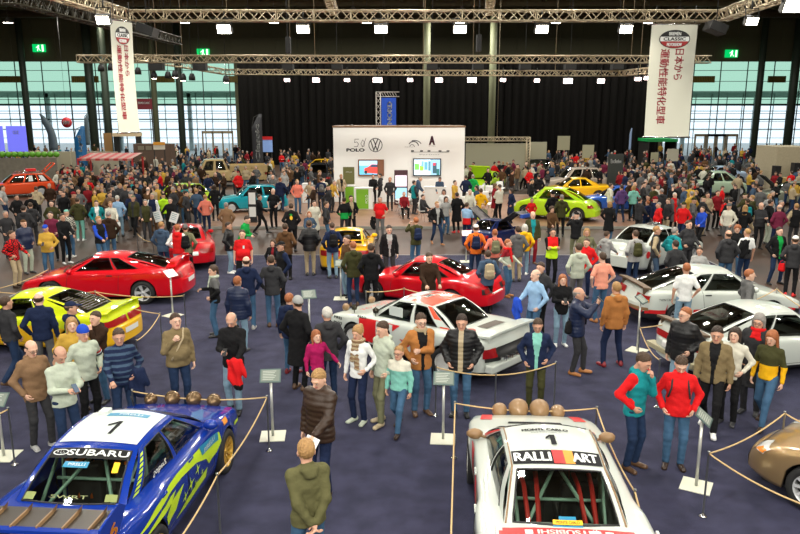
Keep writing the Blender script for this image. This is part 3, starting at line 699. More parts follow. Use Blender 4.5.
def backpack(S, k, colr, M, label, lod=0):
    """rucksack at the back of a standing figure: bag with front pocket and two straps"""
    up = S['up']; c = up((0, .205, 1.24)) * k
    r = empty('backpack', M @ Vector(c), M.to_euler().z, label, 'backpack')
    def fn(P):
        d = necone(P, (0, 0, -.15), (0, -.015, .12), .145, .085, .12, .07)
        return smin(d, necone(P, (0, .07, -.12), (0, .07, -.02), .10, .045, .09, .04), .015) + .002 * np.sin(P[..., 2] * 70)
    V, Fq = surfnet(fn, (-.2, -.14, -.27), (.2, .16, .24), (.014, .02, .03)[lod]); npmesh(V, Fq, 'bag', [cm(colr)], None, r)
    for s in (-1, 1):
        mb = MB(); pts = [(s * .07, -.06, .17), (s * .085, -.15, .215), (s * .10, -.25, .19), (s * .12, -.335, .05), (s * .15, -.28, -.10), (s * .14, -.12, -.16)]
        mb.tube(pts, .014, 6); mb.build('strap', cm('K' if colr != 'K' else 'k'), r)
    return r
# ---------------------------------------------------------------- cars (front is +x, left is +y)
def paint(name, col, metal=0.0, rough=0.28):
    return mat('paint_' + name, col, rough, metal=metal, coat=1.0, spec=.12)
M_tyre = mat('tyre_rubber', (.012, .012, .012), .8); M_blacktrim = mat('black_trim', (.012, .012, .013), .45)
M_glass = glassmat('car_glass', (.34, .38, .36), .42); M_glassclear = glassmat('car_glass_clear', (.62, .68, .64), .40)
M_tail = mat('tail_red', (.30, .005, .007), .2, coat=.6); M_head = mat('head_lens', (.75, .76, .74), .08, coat=1); M_amber = mat('amber_lens', (.8, .25, .02), .2, coat=1)
M_int = mat('interior', (.022, .021, .020), .8); M_plate = mat('plate_white', (.75, .75, .72), .4)
def klin(keys, x, sig=.05):
    kx = np.array([k[0] for k in keys], float); kv = np.array([k[1] for k in keys], float)
    o = np.argsort(kx); kx, kv = kx[o], kv[o]
    if sig <= 0: return np.interp(x, kx, kv)
    offs = np.linspace(-2, 2, 9) * sig; wt = np.exp(-(offs / sig) ** 2 / 2); wt /= wt.sum()
    return sum(wt[i] * np.interp(x + offs[i], kx, kv) for i in range(9))
class Car:
    def __init__(s, L, W, top, wf, wr, rw, cab, wid=None, zs=.20, drop=.07, shape=.93, flare=0.0, endr=.28):
        s.L, s.W, s.top, s.wf, s.wr, s.rw, s.cab, s.zs, s.drop, s.shape, s.flare = L, W, top, wf, wr, rw, cab, zs, drop, shape, flare
        s.xf, s.xr = L / 2, -L / 2; s.wid = wid; s.endr = endr
    def hw(s, x):
        x = np.asarray(x, float); w = s.W / 2 * np.ones_like(x)
        if s.wid is not None: w = w * klin(s.wid, x, .08)
        d = np.minimum(s.xf - x, x - s.xr); e = s.endr * 1.6
        t = np.clip(1 - d / e, 0, 1); w = w * (1 - .30 * t ** 2.6)
        if s.flare:
            for c in (s.wf, s.wr): w = w + s.flare * np.exp(-((x - c) / .40) ** 4)
        return w
    def zt(s, x):
        x = np.asarray(x, float); return klin(s.top, x, .04)
    def zlow(s, x):
        x = np.asarray(x, float); z = np.full_like(x, s.zs)
        d = np.minimum(s.xf - x, x - s.xr); z = z + .06 * np.clip(1 - d / .4, 0, 1)
        for c in (s.wf, s.wr):
            R_ = s.rw * 1.14; q = R_ * R_ - (x - c) ** 2
            z = np.where(q > 0, np.maximum(z, s.rw + np.sqrt(np.maximum(q, 0))), z)
        return z
    def section(s, x):
        """half section from sill to centre: arrays (n, 2) of (y, z)"""
        w, t, lo = float(s.hw(x)), float(s.zt(x)), float(s.zlow(x)); t = max(t, .34)
        drop = s.drop; sh = t - drop; lo = min(lo, sh - .06); fl = max(s.zs, .2)
        full = sh - fl
        def yw(z):
            u = min(max((z - fl) / full, 0), 1); return w * (1 - .06 * (1 - u) ** 2 * 1.3 - .035 * u ** 3 - .0)
        pts = [(yw(lo) - .06, lo - .0), (yw(lo), lo)]
        for q in (.12, .25, .4, .55, .7, .83, .93): z = lo + (sh - lo) * q; pts.append((yw(z), z))
        ys = yw(sh)
        pts += [(ys * .992, sh + drop * .15), (ys * .965, sh + drop * .48), (ys * s.shape, sh + drop * .74), (ys * .82, t - drop * .10), (ys * .66, t - .004), (ys * .45, t + .006), (ys * .22, t + .011), (0, t + .012)]
        return pts
    def side_y(s, x, z):
        P = s.section(x); zs = [p[1] for p in P[1:11]]; ys = [p[0] for p in P[1:11]]
        return float(np.interp(z, zs, ys))
    def top_z(s, x, y):
        P = s.section(x)[9:]; ys = [p[0] for p in P][::-1]; zs = [p[1] for p in P][::-1]; return float(np.interp(abs(y), ys, zs))
    def end_x(s, y, rear):
        w = s.W / 2; b = .10 * (1 - (abs(y) / w) ** 2.2); return (s.xr - b + .05) if rear else (s.xf + b - .05)
    def patch(s, name):
        c = s.cab; xA, xB, xC, xD = c['x']; yA, yB, yC, yD = c['y']; zr = c['zr']; zA, zD = float(s.zt(xA)) - .01, float(s.zt(xD)) - .01
        zB, zC = c.get('zB', zr - .03), c.get('zC', zr - .03)
        zsA, zsD = zA - s.drop * .45, zD - s.drop * .45
        cr = c.get('crown', .05); bw = c.get('bow', .16); br = c.get('bowr', .08)
        def lerp(a, b, t): return tuple(a[i] + (b[i] - a[i]) * t for i in range(3))
        if name == 'roof':   # u: left->right, v: front->rear
            def f(u, v):
                y = (yB + (yC - yB) * v); yy = y * (1 - 2 * u); k = 1 - (1 - 2 * u) ** 2
                xf = xB + (bw * .45) * k; xr = xC - br * .5 * k
                z = zB + (zC - zB) * v + cr * k + (zr - max(zB, zC)) * math.sin(math.pi * v)
                return (xf + (xr - xf) * v, yy, z)
        elif name == 'front':   # v: top -> bottom
            def f(u, v):
                k = 1 - (1 - 2 * u) ** 2; y = (yB + (yA - yB) * v) * (1 - 2 * u)
                x = (xB + bw * .45 * k) * (1 - v) + (xA + bw * k) * v; z = (zB + cr * k) * (1 - v) + (zsA + (zA - zsA) * min(1, k * 2.2)) * v
                return (x + .015 * math.sin(math.pi * v), y, z + .03 * math.sin(math.pi * v))
        elif name == 'rear':
            def f(u, v):
                k = 1 - (1 - 2 * u) ** 2; y = (yC + (yD - yC) * v) * (1 - 2 * u)
                x = (xC - br * .5 * k) * (1 - v) + (xD - br * k) * v; z = (zC + cr * k) * (1 - v) + (zsD + (zD - zsD) * min(1, k * 2.2)) * v
                return (x - .02 * math.sin(math.pi * v), y, z + c.get('rbulge', .03) * math.sin(math.pi * v))
        else:
            sg = 1 if name == 'left' else -1
            def f(u, v):   # u: front->rear, v: top->bottom
                xt = xB + (xC - xB) * u; yt = yB + (yC - yB) * u; zt_ = zB + (zC - zB) * u + (zr - max(zB, zC)) * math.sin(math.pi * u)
                xb = xA + (xD - xA) * u; yb = yA + (yD - yA) * u + c.get('sb', .02) * math.sin(math.pi * u)
                zb = float(s.zt(xb)) - s.drop * .55
                return (xt + (xb - xt) * v, sg * (yt + (yb - yt) * v + .035 * math.sin(math.pi * v)), zt_ + (zb - zt_) * v)
        return f
def grid_patch(mb, f, us, vs, flip, mi=0, off=0.0, skip=None):
    def pt(u, v):
        p = Vector(f(u, v))
        if off:
            e = 1e-3; a = Vector(f(min(u + e, 1), v)) - Vector(f(max(u - e, 0), v)); b = Vector(f(u, min(v + e, 1))) - Vector(f(u, max(v - e, 0)))
            n = a.cross(b)
            if n.length > 1e-12: p = p + n.normalized() * off * (-1 if flip else 1)
        return p
    nu, nv = len(us), len(vs); P = [pt(u, v) for u in us for v in vs]; F = []
    for i in range(nu - 1):
        for j in range(nv - 1):
            if skip and skip((us[i] + us[i + 1]) / 2, (vs[j] + vs[j + 1]) / 2): continue
            q = (i * nv + j, (i + 1) * nv + j, (i + 1) * nv + j + 1, i * nv + j + 1)
            F.append(q[::-1] if flip else q)
    mb.add(P, F, mi, True)
def lin(a, b, n): return [a + (b - a) * i / n for i in range(n + 1)]
def breaks(ps, n=5):
    r = []
    for a, b in zip(ps[:-1], ps[1:]): r += lin(a, b, n)[:-1]
    return r + [ps[-1]]
def build_car(c, pm, name, loc, rz, label, group=None, two=None, panes=((.06, .46), (.50, .80)), glass=None, wheels=('five', None), roofm=None, rear_inset=(.07, .93, .06, .93), lowtrim=None, cat='car', detail=1, hood=None, interior=True, seats=True, frontglass=True):
    root = empty(name, loc, rz, label, cat, group); glass = glass or M_glass
    mb = MB(); ca = c.cab
    xs = sorted(set([round(v, 4) for v in list(np.arange(c.xr, c.xf, .045 if detail else .08)) + [c.xf] + [c.xr + d for d in (.012, .03, .06)] + [c.xf - d for d in (.012, .03, .06)]]))
    secs = [c.section(x) for x in xs]; m = len(secs[0]); xA, xB, xC, xD = ca['x']; yb = min(ca['y'][0], ca['y'][3])
    V = []
    for x, S in zip(xs, secs):
        for sg in (1, -1):
            for (y, z) in S: V.append((x, sg * y, z))
    F, FM = [], []
    N = 2 * m
    for i in range(len(xs) - 1):
        xm = (xs[i] + xs[i + 1]) / 2
        for sd in (0, 1):
            for j in range(m - 1):
                a = i * N + sd * m + j; q = (a, a + N, a + N + 1, a + 1)
                ym = (secs[i][j][0] + secs[i][j + 1][0]) / 2
                if interior and ca and j >= 9 and xD + .02 < xm < xA + .03 and ym < yb - .04: continue
                F.append(q[::-1] if sd == 0 else q)
                zm = (secs[i][j][1] + secs[i][j + 1][1]) / 2; mi = 0
                if two and two(xm, (1 if sd == 0 else -1) * ym, zm): mi = 1
                if lowtrim and zm < lowtrim: mi = 2
                FM.append(mi)
    # end faces
    o = len(V)
    mb.add(V, F, 0, True); mb.m = FM[:]
    for rear in (0, 1):
        i = 0 if rear else len(xs) - 1; S = secs[i]; ts = lin(1, -1, 12); W_ = []
        for (y, z) in S[1:]:
            for t in ts: W_.append((xs[i] + (-1 if rear else 1) * .09 * (1 - abs(t) ** 2.4) * min(1, y / (c.W / 2) * 1.2), y * t, z))
        nn = len(ts); G = []; GM = []
        for j in range(len(S) - 2):
            for k in range(nn - 1):
                q = (j * nn + k, j * nn + k + 1, (j + 1) * nn + k + 1, (j + 1) * nn + k); G.append(q if not rear else q[::-1]); zm = S[j + 1][1]
                GM.append(1 if two and two(xs[i], 0, zm) else 2 if lowtrim and zm < lowtrim else 0)
        k0 = len(mb.f); mb.add(W_, G, 0, True); mb.m[k0:] = GM
    # cabin frame
    flip = {'roof': False, 'front': True, 'rear': False, 'left': True, 'right': False}
    um = 12 if detail else 6
    f = c.patch('roof')
    n_ = len(mb.f); grid_patch(mb, f, lin(0, 1, um), lin(0, 1, um), True, 3 if roofm else 0)
    ins = {'front': (.06, .94, .04, .97), 'rear': rear_inset}
    for nm in ('front', 'rear'):
        f = c.patch(nm); a, b, t, d = ins[nm]; us, vs = breaks([0, a, b, 1], 6), breaks([0, t, d, 1], 4)
        grid_patch(mb, f, us, vs, nm == 'front' and False or nm == 'rear', 0, 0, lambda u, v: a < u < b and t < v < d)
    v0, v1 = ca.get('v', (.10, .96))
    pb = [0]
    for p in panes: pb += [p[0], p[1]]
    pb += [1]
    for nm in ('left', 'right'):
        f = c.patch(nm); us, vs = breaks(pb, 4), breaks([0, v0, v1, 1], 3)
        grid_patch(mb, f, us, vs, nm == 'left', 0, 0, lambda u, v: v0 < v < v1 and any(p[0] < u < p[1] for p in panes))
    # inner arches and floor, dark
    for cx in (c.wf, c.wr):
        for sg in (1, -1):
            w_ = float(c.hw(cx)) - .05; R_ = c.rw * 1.13; pts = []
            for k in range(13):
                an = math.pi * k / 12; pts.append((cx + R_ * math.cos(an), c.rw + R_ * math.sin(an)))
            P = [(x, sg * w_, z) for x, z in pts] + [(x, sg * (w_ - .32), z) for x, z in pts]
            mb.add(P, [(k, k + 1, k + 14, k + 13) for k in range(12)] + [tuple(range(13, 26))], 2, True)
    mb.box(c.xr + .25, c.xf - .25, -c.W * .42, c.W * .42, c.zs - .02, c.zs + .03, 2)
    pal = [pm, two and c.twomat or pm, M_blacktrim, roofm or pm]
    body = mb.build('body', pal, root)
    # glass
    for nm, pn in (('front', 'windscreen'), ('rear', 'rear_window')):
        if nm == 'front' and not frontglass: continue
        a, b, t, d = ins[nm]; g = MB(); grid_patch(g, c.patch(nm), lin(a - .008, b + .008, um), lin(t - .01, d + .01, 8), nm == 'rear', 0, -.006); g.build(pn, glass, root)
        if detail:
            g = MB(); P = c.patch(nm); q = [(a, t), (b, t), (b, d), (a, d), (a, t)]
            pts = []
            for (u0, w0), (u1, w1) in zip(q[:-1], q[1:]):
                for k in range(8): pts.append(P(u0 + (u1 - u0) * k / 8, w0 + (w1 - w0) * k / 8))
            g.tube(pts + [pts[0]], .011, 5, caps=False); g.build('window_seal', M_blacktrim, root)
    for nm in ('left', 'right'):
        for p in panes:
            g = MB(); grid_patch(g, c.patch(nm), lin(p[0] - .006, p[1] + .006, 6), lin(v0 - .01, v1 + .01, 4), nm == 'left', 0, -.006); g.build('side_window', glass, root)
            if detail:
                P = c.patch(nm); q = [(p[0], v0), (p[1], v0), (p[1], v1), (p[0], v1), (p[0], v0)]; pts = []
                for (u0, w0), (u1, w1) in zip(q[:-1], q[1:]):
                    for k in range(6): pts.append(P(u0 + (u1 - u0) * k / 6, w0 + (w1 - w0) * k / 6))
                MB().tube(pts + [pts[0]], .009, 5, caps=False).build('window_seal', M_blacktrim, root)
    # interior
    if interior:
        zb = float(c.zt(xA)) - .08
        t = MB().box(xD + .1, xA - .02, -yb + .02, yb - .02, c.zs + .05, c.zs + .12)
        t.box(xA - .40, xA + .0, -yb + .03, yb - .03, zb - .22, zb - .04)
        if xD < xC - .3: t.box(xD + .02, xC - .05, -yb + .05, yb - .05, zb - .28, zb - .2)
        t.build('dashboard', M_int, root)
        if seats:
            xs0 = xB - .55
            for sy in (1, -1):
                for k, xx in enumerate((xs0, xs0 - .75)):
                    if k and xx < xC - .2: continue
                    se = MB(); y0 = sy * yb * .48
                    se.box(xx - .05, xx + .42, y0 - .22, y0 + .22, c.zs + .12, c.zs + .30).box(xx - .18, xx - .04, y0 - .22, y0 + .22, c.zs + .2, c.zs + .80).box(xx - .17, xx - .07, y0 - .12, y0 + .12, c.zs + .80, c.zs + .96)
                    se.build('seat', M_int, root, .03)
    # wheels
    kind, wcol = wheels; wm = wcol or mat('alloy', (.55, .56, .57), .3, metal=.25)
    for cx in (c.wf, c.wr):
        for sg in (1, -1):
            wy = float(c.hw(cx)) - .12; r = c.rw; w2 = .105
            T = Matrix.Translation((cx, sg * wy, r + .0)) @ Matrix.Rotation(R(-90 * sg), 4, 'X')   # local +z outward
            ty = MB().lathe([(r * .66, -w2), (r * .93, -w2), (r, -w2 * .7), (r, w2 * .7), (r * .95, w2), (r * .70, w2 * 1.04), (r * .66, w2 * .9)], 28, M=T).build('tyre', M_tyre, root)
            rm = MB(); rm.lathe([(r * .70, w2 * .98), (r * .655, w2 * .96), (r * .64, w2 * .4), (r * .64, -w2)], 28, M=T)
            ns, ww = dict(five=(5, .16), six=(6, .14), multi=(10, .07), disc=(0, 0), three=(3, .3))[kind]
            for k in range(ns):
                an = 2 * math.pi * k / ns; Rz = Matrix.Rotation(an, 4, 'Z')
                rm.add([(r * .12, -ww * r * .55, w2 * .55), (r * .66, -ww * r, w2 * .88), (r * .66, ww * r, w2 * .88), (r * .12, ww * r * .55, w2 * .55), (r * .12, -ww * r * .5, w2 * .2), (r * .66, -ww * r * .8, w2 * .5), (r * .66, ww * r * .8, w2 * .5), (r * .12, ww * r * .5, w2 * .2)], [(0, 1, 2, 3), (0, 4, 5, 1), (3, 2, 6, 7), (1, 5, 6, 2)], 0, False, T @ Rz)
            if kind == 'disc': rm.lathe([(r * .64, w2 * .75), (r * .4, w2 * .95), (r * .2, w2 * .8), (0, w2 * .85)], 20, M=T)
            rm.lathe([(r * .16, w2 * .3), (r * .16, w2 * .66), (0, w2 * .68)], 12, M=T); rm.build('rim', wm, ty)
            MB().lathe([(r * .62, -.02), (0, -.02)], 16, M=T).build('brake_disc', M_dark, ty)
    c.root = root
    return root
def end_lamp(c, root, rear, y0, y1, z0, z1, m, name, wrap=.0, off=.014, both=True):
    """lamp/plate following an end face; y0<y1 on the left, mirrored"""
    for sg in ((1, -1) if both else (1,)):
        mb = MB(); ny, nz = 12, 5; P = []
        for i in range(ny + 1):
            y = y0 + (y1 - y0) * i / ny
            for j in range(nz + 1):
                z = z0 + (z1 - z0) * j / nz
                # find the face x: walk inwards along x until the section is wide and high enough
                xe = c.xr if rear else c.xf; d = 0
                S = c.section(xe); ws = np.interp(z, [p[1] for p in S[1:]], [p[0] for p in S[1:]]) if z < S[-1][1] else 0
                if abs(y) <= ws: x = xe + (-1 if rear else 1) * .09 * (1 - min(1, abs(y) / max(ws, .01)) ** 2.4) * min(1, ws / (c.W / 2) * 1.2)
                else:
                    while d < 1.2:
                        d += .01; x = xe + (d if rear else -d); S = c.section(x)
                        ws = np.interp(z, [p[1] for p in S[1:]], [p[0] for p in S[1:]]) if z < S[-1][1] else 0
                        if abs(y) <= ws: break
                P.append((x + (-off if rear else off), sg * (y + (off * .8 if y > 0 else 0)), z + off * .2))
        n = nz + 1; F = [(i * n + j, (i + 1) * n + j, (i + 1) * n + j + 1, i * n + j + 1) for i in range(ny) for j in range(nz)]
        if (sg > 0) == bool(rear): F = [f[::-1] for f in F]
        mb.add(P, F, 0, True)
        mb.build(name, m, root)
def side_decal(c, root, polys, sg, m, name='decal', off=.006):
    """(x, z) polygons laid on the flank"""
    bm = bmesh.new()
    for poly in polys:
        vs = [bm.verts.new((x, 0, z)) for x, z in poly]; bm.faces.new(vs)
    for x in np.arange(-2.4, 2.4, .06): bmesh.ops.bisect_plane(bm, geom=bm.verts[:] + bm.edges[:] + bm.faces[:], plane_co=(x, 0, 0), plane_no=(1, 0, 0))
    for z in np.arange(.2, 1.1, .06): bmesh.ops.bisect_plane(bm, geom=bm.verts[:] + bm.edges[:] + bm.faces[:], plane_co=(0, 0, z), plane_no=(0, 0, 1))
    for v in bm.verts: v.co.y = sg * (c.side_y(v.co.x, v.co.z) + off)
    me = bpy.data.meshes.new(name); bm.to_mesh(me); bm.free(); me.materials.append(m)
    o = bpy.data.objects.new(name, me); COL.objects.link(o); o.parent = root; return o
def top_decal(c, root, polys, m, name='decal', off=.006, fn=None):
    bm = bmesh.new()
    for poly in polys: bm.faces.new([bm.verts.new((x, y, 0)) for x, y in poly])
    for x in np.arange(-2.4, 2.4, .08): bmesh.ops.bisect_plane(bm, geom=bm.verts[:] + bm.edges[:] + bm.faces[:], plane_co=(x, 0, 0), plane_no=(1, 0, 0))
    for y in np.arange(-.96, 1, .08): bmesh.ops.bisect_plane(bm, geom=bm.verts[:] + bm.edges[:] + bm.faces[:], plane_co=(0, y, 0), plane_no=(0, 1, 0))
    for v in bm.verts:
        if fn: v.co = Vector(fn(v.co.x, v.co.y))
        else: v.co.z = c.top_z(v.co.x, v.co.y) + off
    me = bpy.data.meshes.new(name); bm.to_mesh(me); bm.free(); me.materials.append(m)
    o = bpy.data.objects.new(name, me); COL.objects.link(o); o.parent = root; return o
def patch_map(c, nm, u0, v0, su, sv, off=.008, rear=True):
    """text plane (x right, y up as read) -> panel; u0, v0 centre, su, sv units per metre"""
    f = c.patch(nm)
    def g(x, y):
        u, v = u0 + x * su, v0 - y * sv
        if nm in ('left', 'right'): u, v = u0 + x * su, v0 - y * sv
        u = min(max(u, 0), 1); v = min(max(v, 0), 1); e = .004
        a = Vector(f(min(u + e, 1), v)) - Vector(f(max(u - e, 0), v)); b = Vector(f(u, min(v + e, 1))) - Vector(f(u, max(v - e, 0)))
        n = a.cross(b).normalized(); p = Vector(f(u, v))
        ctr = Vector((p.x * .5, 0, .3)) - p
        if n.dot(ctr) > 0: n = -n
        return tuple(p + n * off)
    return g
def seam(c, root, pts, sg, name='door_seam'):
    """panel gap along (x, z) points on the flank"""
    P = []
    for (x0, z0), (x1, z1) in zip(pts[:-1], pts[1:]):
        for k in range(6): x, z = x0 + (x1 - x0) * k / 6, z0 + (z1 - z0) * k / 6; P.append((x, sg * (c.side_y(x, z) + .0005), z))
    P.append((pts[-1][0], sg * (c.side_y(*pts[-1]) + .0005), pts[-1][1]))
    MB().tube(P, .005, 4, caps=False).build(name, M_blacktrim, root)
def mirrors(c, root, m, x=None, z=None, s=1.0):
    xA, yA = c.cab['x'][0], c.cab['y'][0]; x = x or xA - .22; z = z or float(c.zt(xA)) + .06
    for sg in (1, -1):
        mb = MB(); mb.lathe([(0, -.07), (.055, -.06), (.075, 0), (.055, .05), (0, .07)], 10, M=Matrix.Translation((x, sg * (yA + .14 * s), z)) @ Matrix.Scale(1.5, 4, (0, 1, 0)) @ Matrix.Rotation(R(90), 4, 'Y'))
        mb.tube([(x, sg * (yA - .05), z - .06), (x, sg * (yA + .08), z - .02)], .02, 5); mb.build('wing_mirror', m, root)
def handle(c, root, x, z, m=None):
    for sg in (1, -1):
        y = c.side_y(x, z); MB().box(x - .08, x + .08, sg * y - .012, sg * y + .018, z - .015, z + .015).build('door_handle', m or M_blacktrim, root, .006)
def wing(c, root, x, z, span, chord, m, post=.25, th=.03, rise=.04, name='rear_wing', endplate=0):
    mb = MB(); n = 10; V = []
    for i in range(n + 1):
        y = -span / 2 + span * i / n; zz = z - rise * abs(2 * y / span) ** 3
        V += [(x - chord / 2, y, zz + .03), (x + chord / 2, y, zz), (x + chord / 2, y, zz - th), (x - chord / 2, y, zz + .03 - th)]
    F = []
    for i in range(n):
        for k in range(4): F.append((i * 4 + k, i * 4 + (k + 1) % 4, i * 4 + 4 + (k + 1) % 4, i * 4 + 4 + k))
    F += [(0, 1, 2, 3)[::-1], (n * 4, n * 4 + 1, n * 4 + 2, n * 4 + 3)]
    mb.add(V, F, 0)
    w = mb.build(name, m, root, .008)
    for sg in (1, -1):
        y = sg * (span / 2 - .12); zb = c.top_z(x, y); MB().box(x - chord * .3, x + chord * .3, y - .02, y + .02, zb - .05, z - .01).build('wing_post', m, w)
        if endplate: MB().box(x - chord * .6, x + chord * .6, sg * span / 2 - .012, sg * span / 2 + .012, z - endplate, z + .06).build('end_plate', m, w)
    return w
# ================================================================ the cars on the carpet
P_blue = paint('rally_blue', (.004, .030, .27), rough=.22); P_white = paint('white', (.56, .60, .55)); P_red = paint('red', (.56, .003, .010)); P_gold = paint('champagne', (.40, .27, .13), metal=.6, rough=.3)
P_lime = paint('lime', (.48, .75, .02)); P_yel = paint('yellow', (.85, .48, .01)); P_ygreen = paint('yellow_green', (.62, .72, .01)); P_turq = paint('turquoise', (.01, .33, .42)); P_tan = paint('tan', (.52, .38, .18), rough=.4)
P_orange = paint('orange_red', (.75, .08, .02), rough=.35); P_pale = paint('pale_green', (.42, .55, .40)); P_dark = paint('black_metal', (.02, .02, .022)); P_sky = paint('sky_blue', (.02, .10, .45)); P_beige = paint('beige', (.50, .42, .34)); P_olive = paint('olive', (.22, .22, .09))
GOLDW = mat('gold_wheel', (.62, .36, .05), .3, metal=.3, coat=.5); WHW = mat('white_wheel', (.65, .65, .62), .4); SILW = mat('silver_wheel', (.55, .56, .57), .3, metal=.25, coat=.5)
M_txtw = mat('letter_white', (.75, .77, .75), .4); M_txtk = mat('letter_black', (.012, .012, .014), .7, spec=.15); M_txtr = mat('letter_red', (.55, .02, .02), .4); M_yg = mat('vinyl_yellow_green', (.55, .75, .02), .3); M_teal2 = mat('vinyl_teal', (.02, .22, .38), .3)
M_cage = mat('cage_tube', (.35, .55, .42), .4); M_belt = mat('harness_red', (.65, .03, .02), .6); M_belto = mat('harness_orange', (.85, .18, .02), .6); M_brownc = mat('brown_cover', (.26, .15, .065), .45, coat=.3)
M_whitev = mat('vinyl_white', (.56, .62, .58), .4, coat=.3); M_redv = mat('vinyl_red', (.62, .01, .012), .4, coat=.3); M_orv = mat('vinyl_orange', (.75, .26, .01), .5); M_num = mat('number_yellow', (.85, .5, .02), .4)
def roofpoly(c, root, u0, u1, v0, v1, m, name, off=.006, patch='roof'):
    g = MB(); f = c.patch(patch); mp = patch_map(c, patch, 0, 0, 1, -1, off)
    us, vs = lin(u0, u1, 10), lin(v0, v1, 6); P = [mp(u, v) for u in us for v in vs]; n = len(vs)
    g.add(P, [(i * n + j, (i + 1) * n + j, (i + 1) * n + j + 1, i * n + j + 1) for i in range(len(us) - 1) for j in range(n - 1)], 0, True)
    return g.build(name, m, root)
def ptext(c, root, s, patch, u, v, w, h, m, name='lettering', off=.010, bold=0, flip=False):
    f = c.patch(patch); a = (Vector(f(1, v)) - Vector(f(0, v))).length; b = (Vector(f(.5, 1)) - Vector(f(.5, 0))).length
    g0 = patch_map(c, patch, u, v, (1 if not flip else -1) / a, (1 if not flip else -1) / b, off)
    return text_obj(s, g0, m, root, name, bold, w, h)
def one(c, root, patch, u, v, w, h, m, th=.045, off=.014):
    f = c.patch(patch); a = (Vector(f(1, v)) - Vector(f(0, v))).length; b = (Vector(f(.5, 1)) - Vector(f(.5, 0))).length; g = patch_map(c, patch, u, v, 1 / a, 1 / b, off); mb = MB()
    mb.poly([g(w / 2 - th, -h / 2), g(w / 2, -h / 2), g(w / 2, h / 2), g(w / 2 - th, h / 2)]).poly([g(w / 2 - th, h / 2), g(-w / 2, h * .22), g(-w / 2, h * .22 - th * .9), g(w / 2 - th, h * .28)]); mb.build('race_number', m, root)
def lamp_pods(c, root, x, ys, m, r=.11, lens=False):
    for y, rr in ys:
        z = c.top_z(x, y) + rr * .75
        T = Matrix.Translation((x, y, z)) @ Matrix.Rotation(R(90), 4, 'Y')
        MB().lathe([(0, -rr * 1.2), (rr * .6, -rr * 1.0), (rr * .95, -rr * .4), (rr, rr * .2), (rr * .9, rr * .45), (0, rr * .5)], 16, M=T).build('lamp_pod', m, root)
def cage(c, root, m):
    xA, xB, xC, xD = c.cab['x']; yB = c.cab['y'][1] - .04; zr = c.cab['zr'] - .07; zb = .75; g = MB()
    for s in (1, -1):
        g.tube([(xC + .15, s * (yB + .04), .35), (xC + .18, s * yB, zr)], .022, 6).tube([(xC + .18, s * yB, zr), (xB - .05, s * yB, zr), (xA - .15, s * (yB + .1), zb + .1)], .022, 6)
        g.tube([(xC + .18, s * yB, zr), (xD + .12, s * yB * .9, zb)], .022, 6)
    g.tube([(xC + .18, yB, zr), (xC + .18, -yB, zr)], .022, 6).tube([(xC + .18, 0, zr), (xD + .12, yB * .9, zb)], .022, 6).tube([(xC + .18, 0, zr), (xD + .12, -yB * .9, zb)], .022, 6)
    g.tube([(xC + .0, yB, zb + .18), (xC + .0, -yB, zb + .18)], .02, 6); g.build('roll_cage', m, root)
# ---- blue rally saloon
c = Car(4.40, 1.77, [(2.3, .48), (2.2, .52), (2.12, .66), (1.95, .74), (1.6, .82), (.95, .93), (0, .95), (-1.3, .98), (-1.6, 1.0), (-2.05, 1.0), (-2.14, .92), (-2.2, .70), (-2.3, .6)], 1.27, -1.25, .325,
        dict(x=(.95, .20, -.74, -1.40), y=(.72, .54, .52, .64), zr=1.36, crown=.045), flare=.035)
r1 = build_car(c, P_blue, 'rally_car', (-3.50, 8.52, 0.012), R(85.6), 'blue rally saloon with gold wheels, white roof panel and number 1', 'car', glass=M_glassclear, panes=((.08, .44), (.49, .86)), wheels=('multi', GOLDW))
cage(c, r1, M_cage)
roofpoly(c, r1, .05, .95, .04, .92, M_whitev, 'roof_panel'); roofpoly(c, r1, .30, .80, .16, .27, M_teal2, 'roof_sticker', .009)
ptext(c, r1, 'PIRELLI', 'roof', .58, .215, .30, .05, M_txtw, off=.013); one(c, r1, 'roof', .52, .60, .14, .34, M_txtk)
roofpoly(c, r1, .05, .95, .045, .235, mat('sunstrip_black', (.012, .012, .012), .6, spec=.2), 'sunstrip', .002, 'rear')
ptext(c, r1, 'SUBARU', 'rear', .60, .14, .70, .085, M_txtw, bold=.003, off=.012)
g0 = patch_map(c, 'rear', .185, .14, 1 / 1.1, 1 / .8, .012); mb = MB(); P = [g0(.10 * math.cos(a / 24 * 6.2832), .045 * math.sin(a / 24 * 6.2832)) for a in range(24)] + [g0(.085 * math.cos(a / 24 * 6.2832), .034 * math.sin(a / 24 * 6.2832)) for a in range(24)]
mb.add(P, [(k, (k + 1) % 24, 24 + (k + 1) % 24, 24 + k) for k in range(24)])
for sx, sy, q in ((-.045, .008, .016), (-.01, .015, .010), (.025, .01, .010), (.0, -.012, .010), (.045, -.008, .010), (.02, -.018, .009)):
    mb.poly([g0(sx, sy + q), g0(sx + q * .5, sy), g0(sx, sy - q), g0(sx - q * .5, sy)])
mb.build('star_emblem', M_txtw, r1)
roofpoly(c, r1, .30, .56, .30, .40, M_teal2, 'window_sticker', .008, 'rear'); ptext(c, r1, 'PIRELLI', 'rear', .44, .35, .20, .035, M_txtw, off=.013)
ptext(c, r1, '1', 'rear', .84, .38, .055, .14, M_num, 'race_number', bold=.006)
for u in (.13, .87): roofpoly(c, r1, u - .05, u + .05, .80, .91, mat('vinyl_olive', (.22, .26, .08), .4), 'corner_sticker', .006, 'rear')
ptext(c, r1, 'SWRT', 'rear', .5, .84, .42, .04, mat('letter_olive', (.25, .28, .12), .5), off=.008)
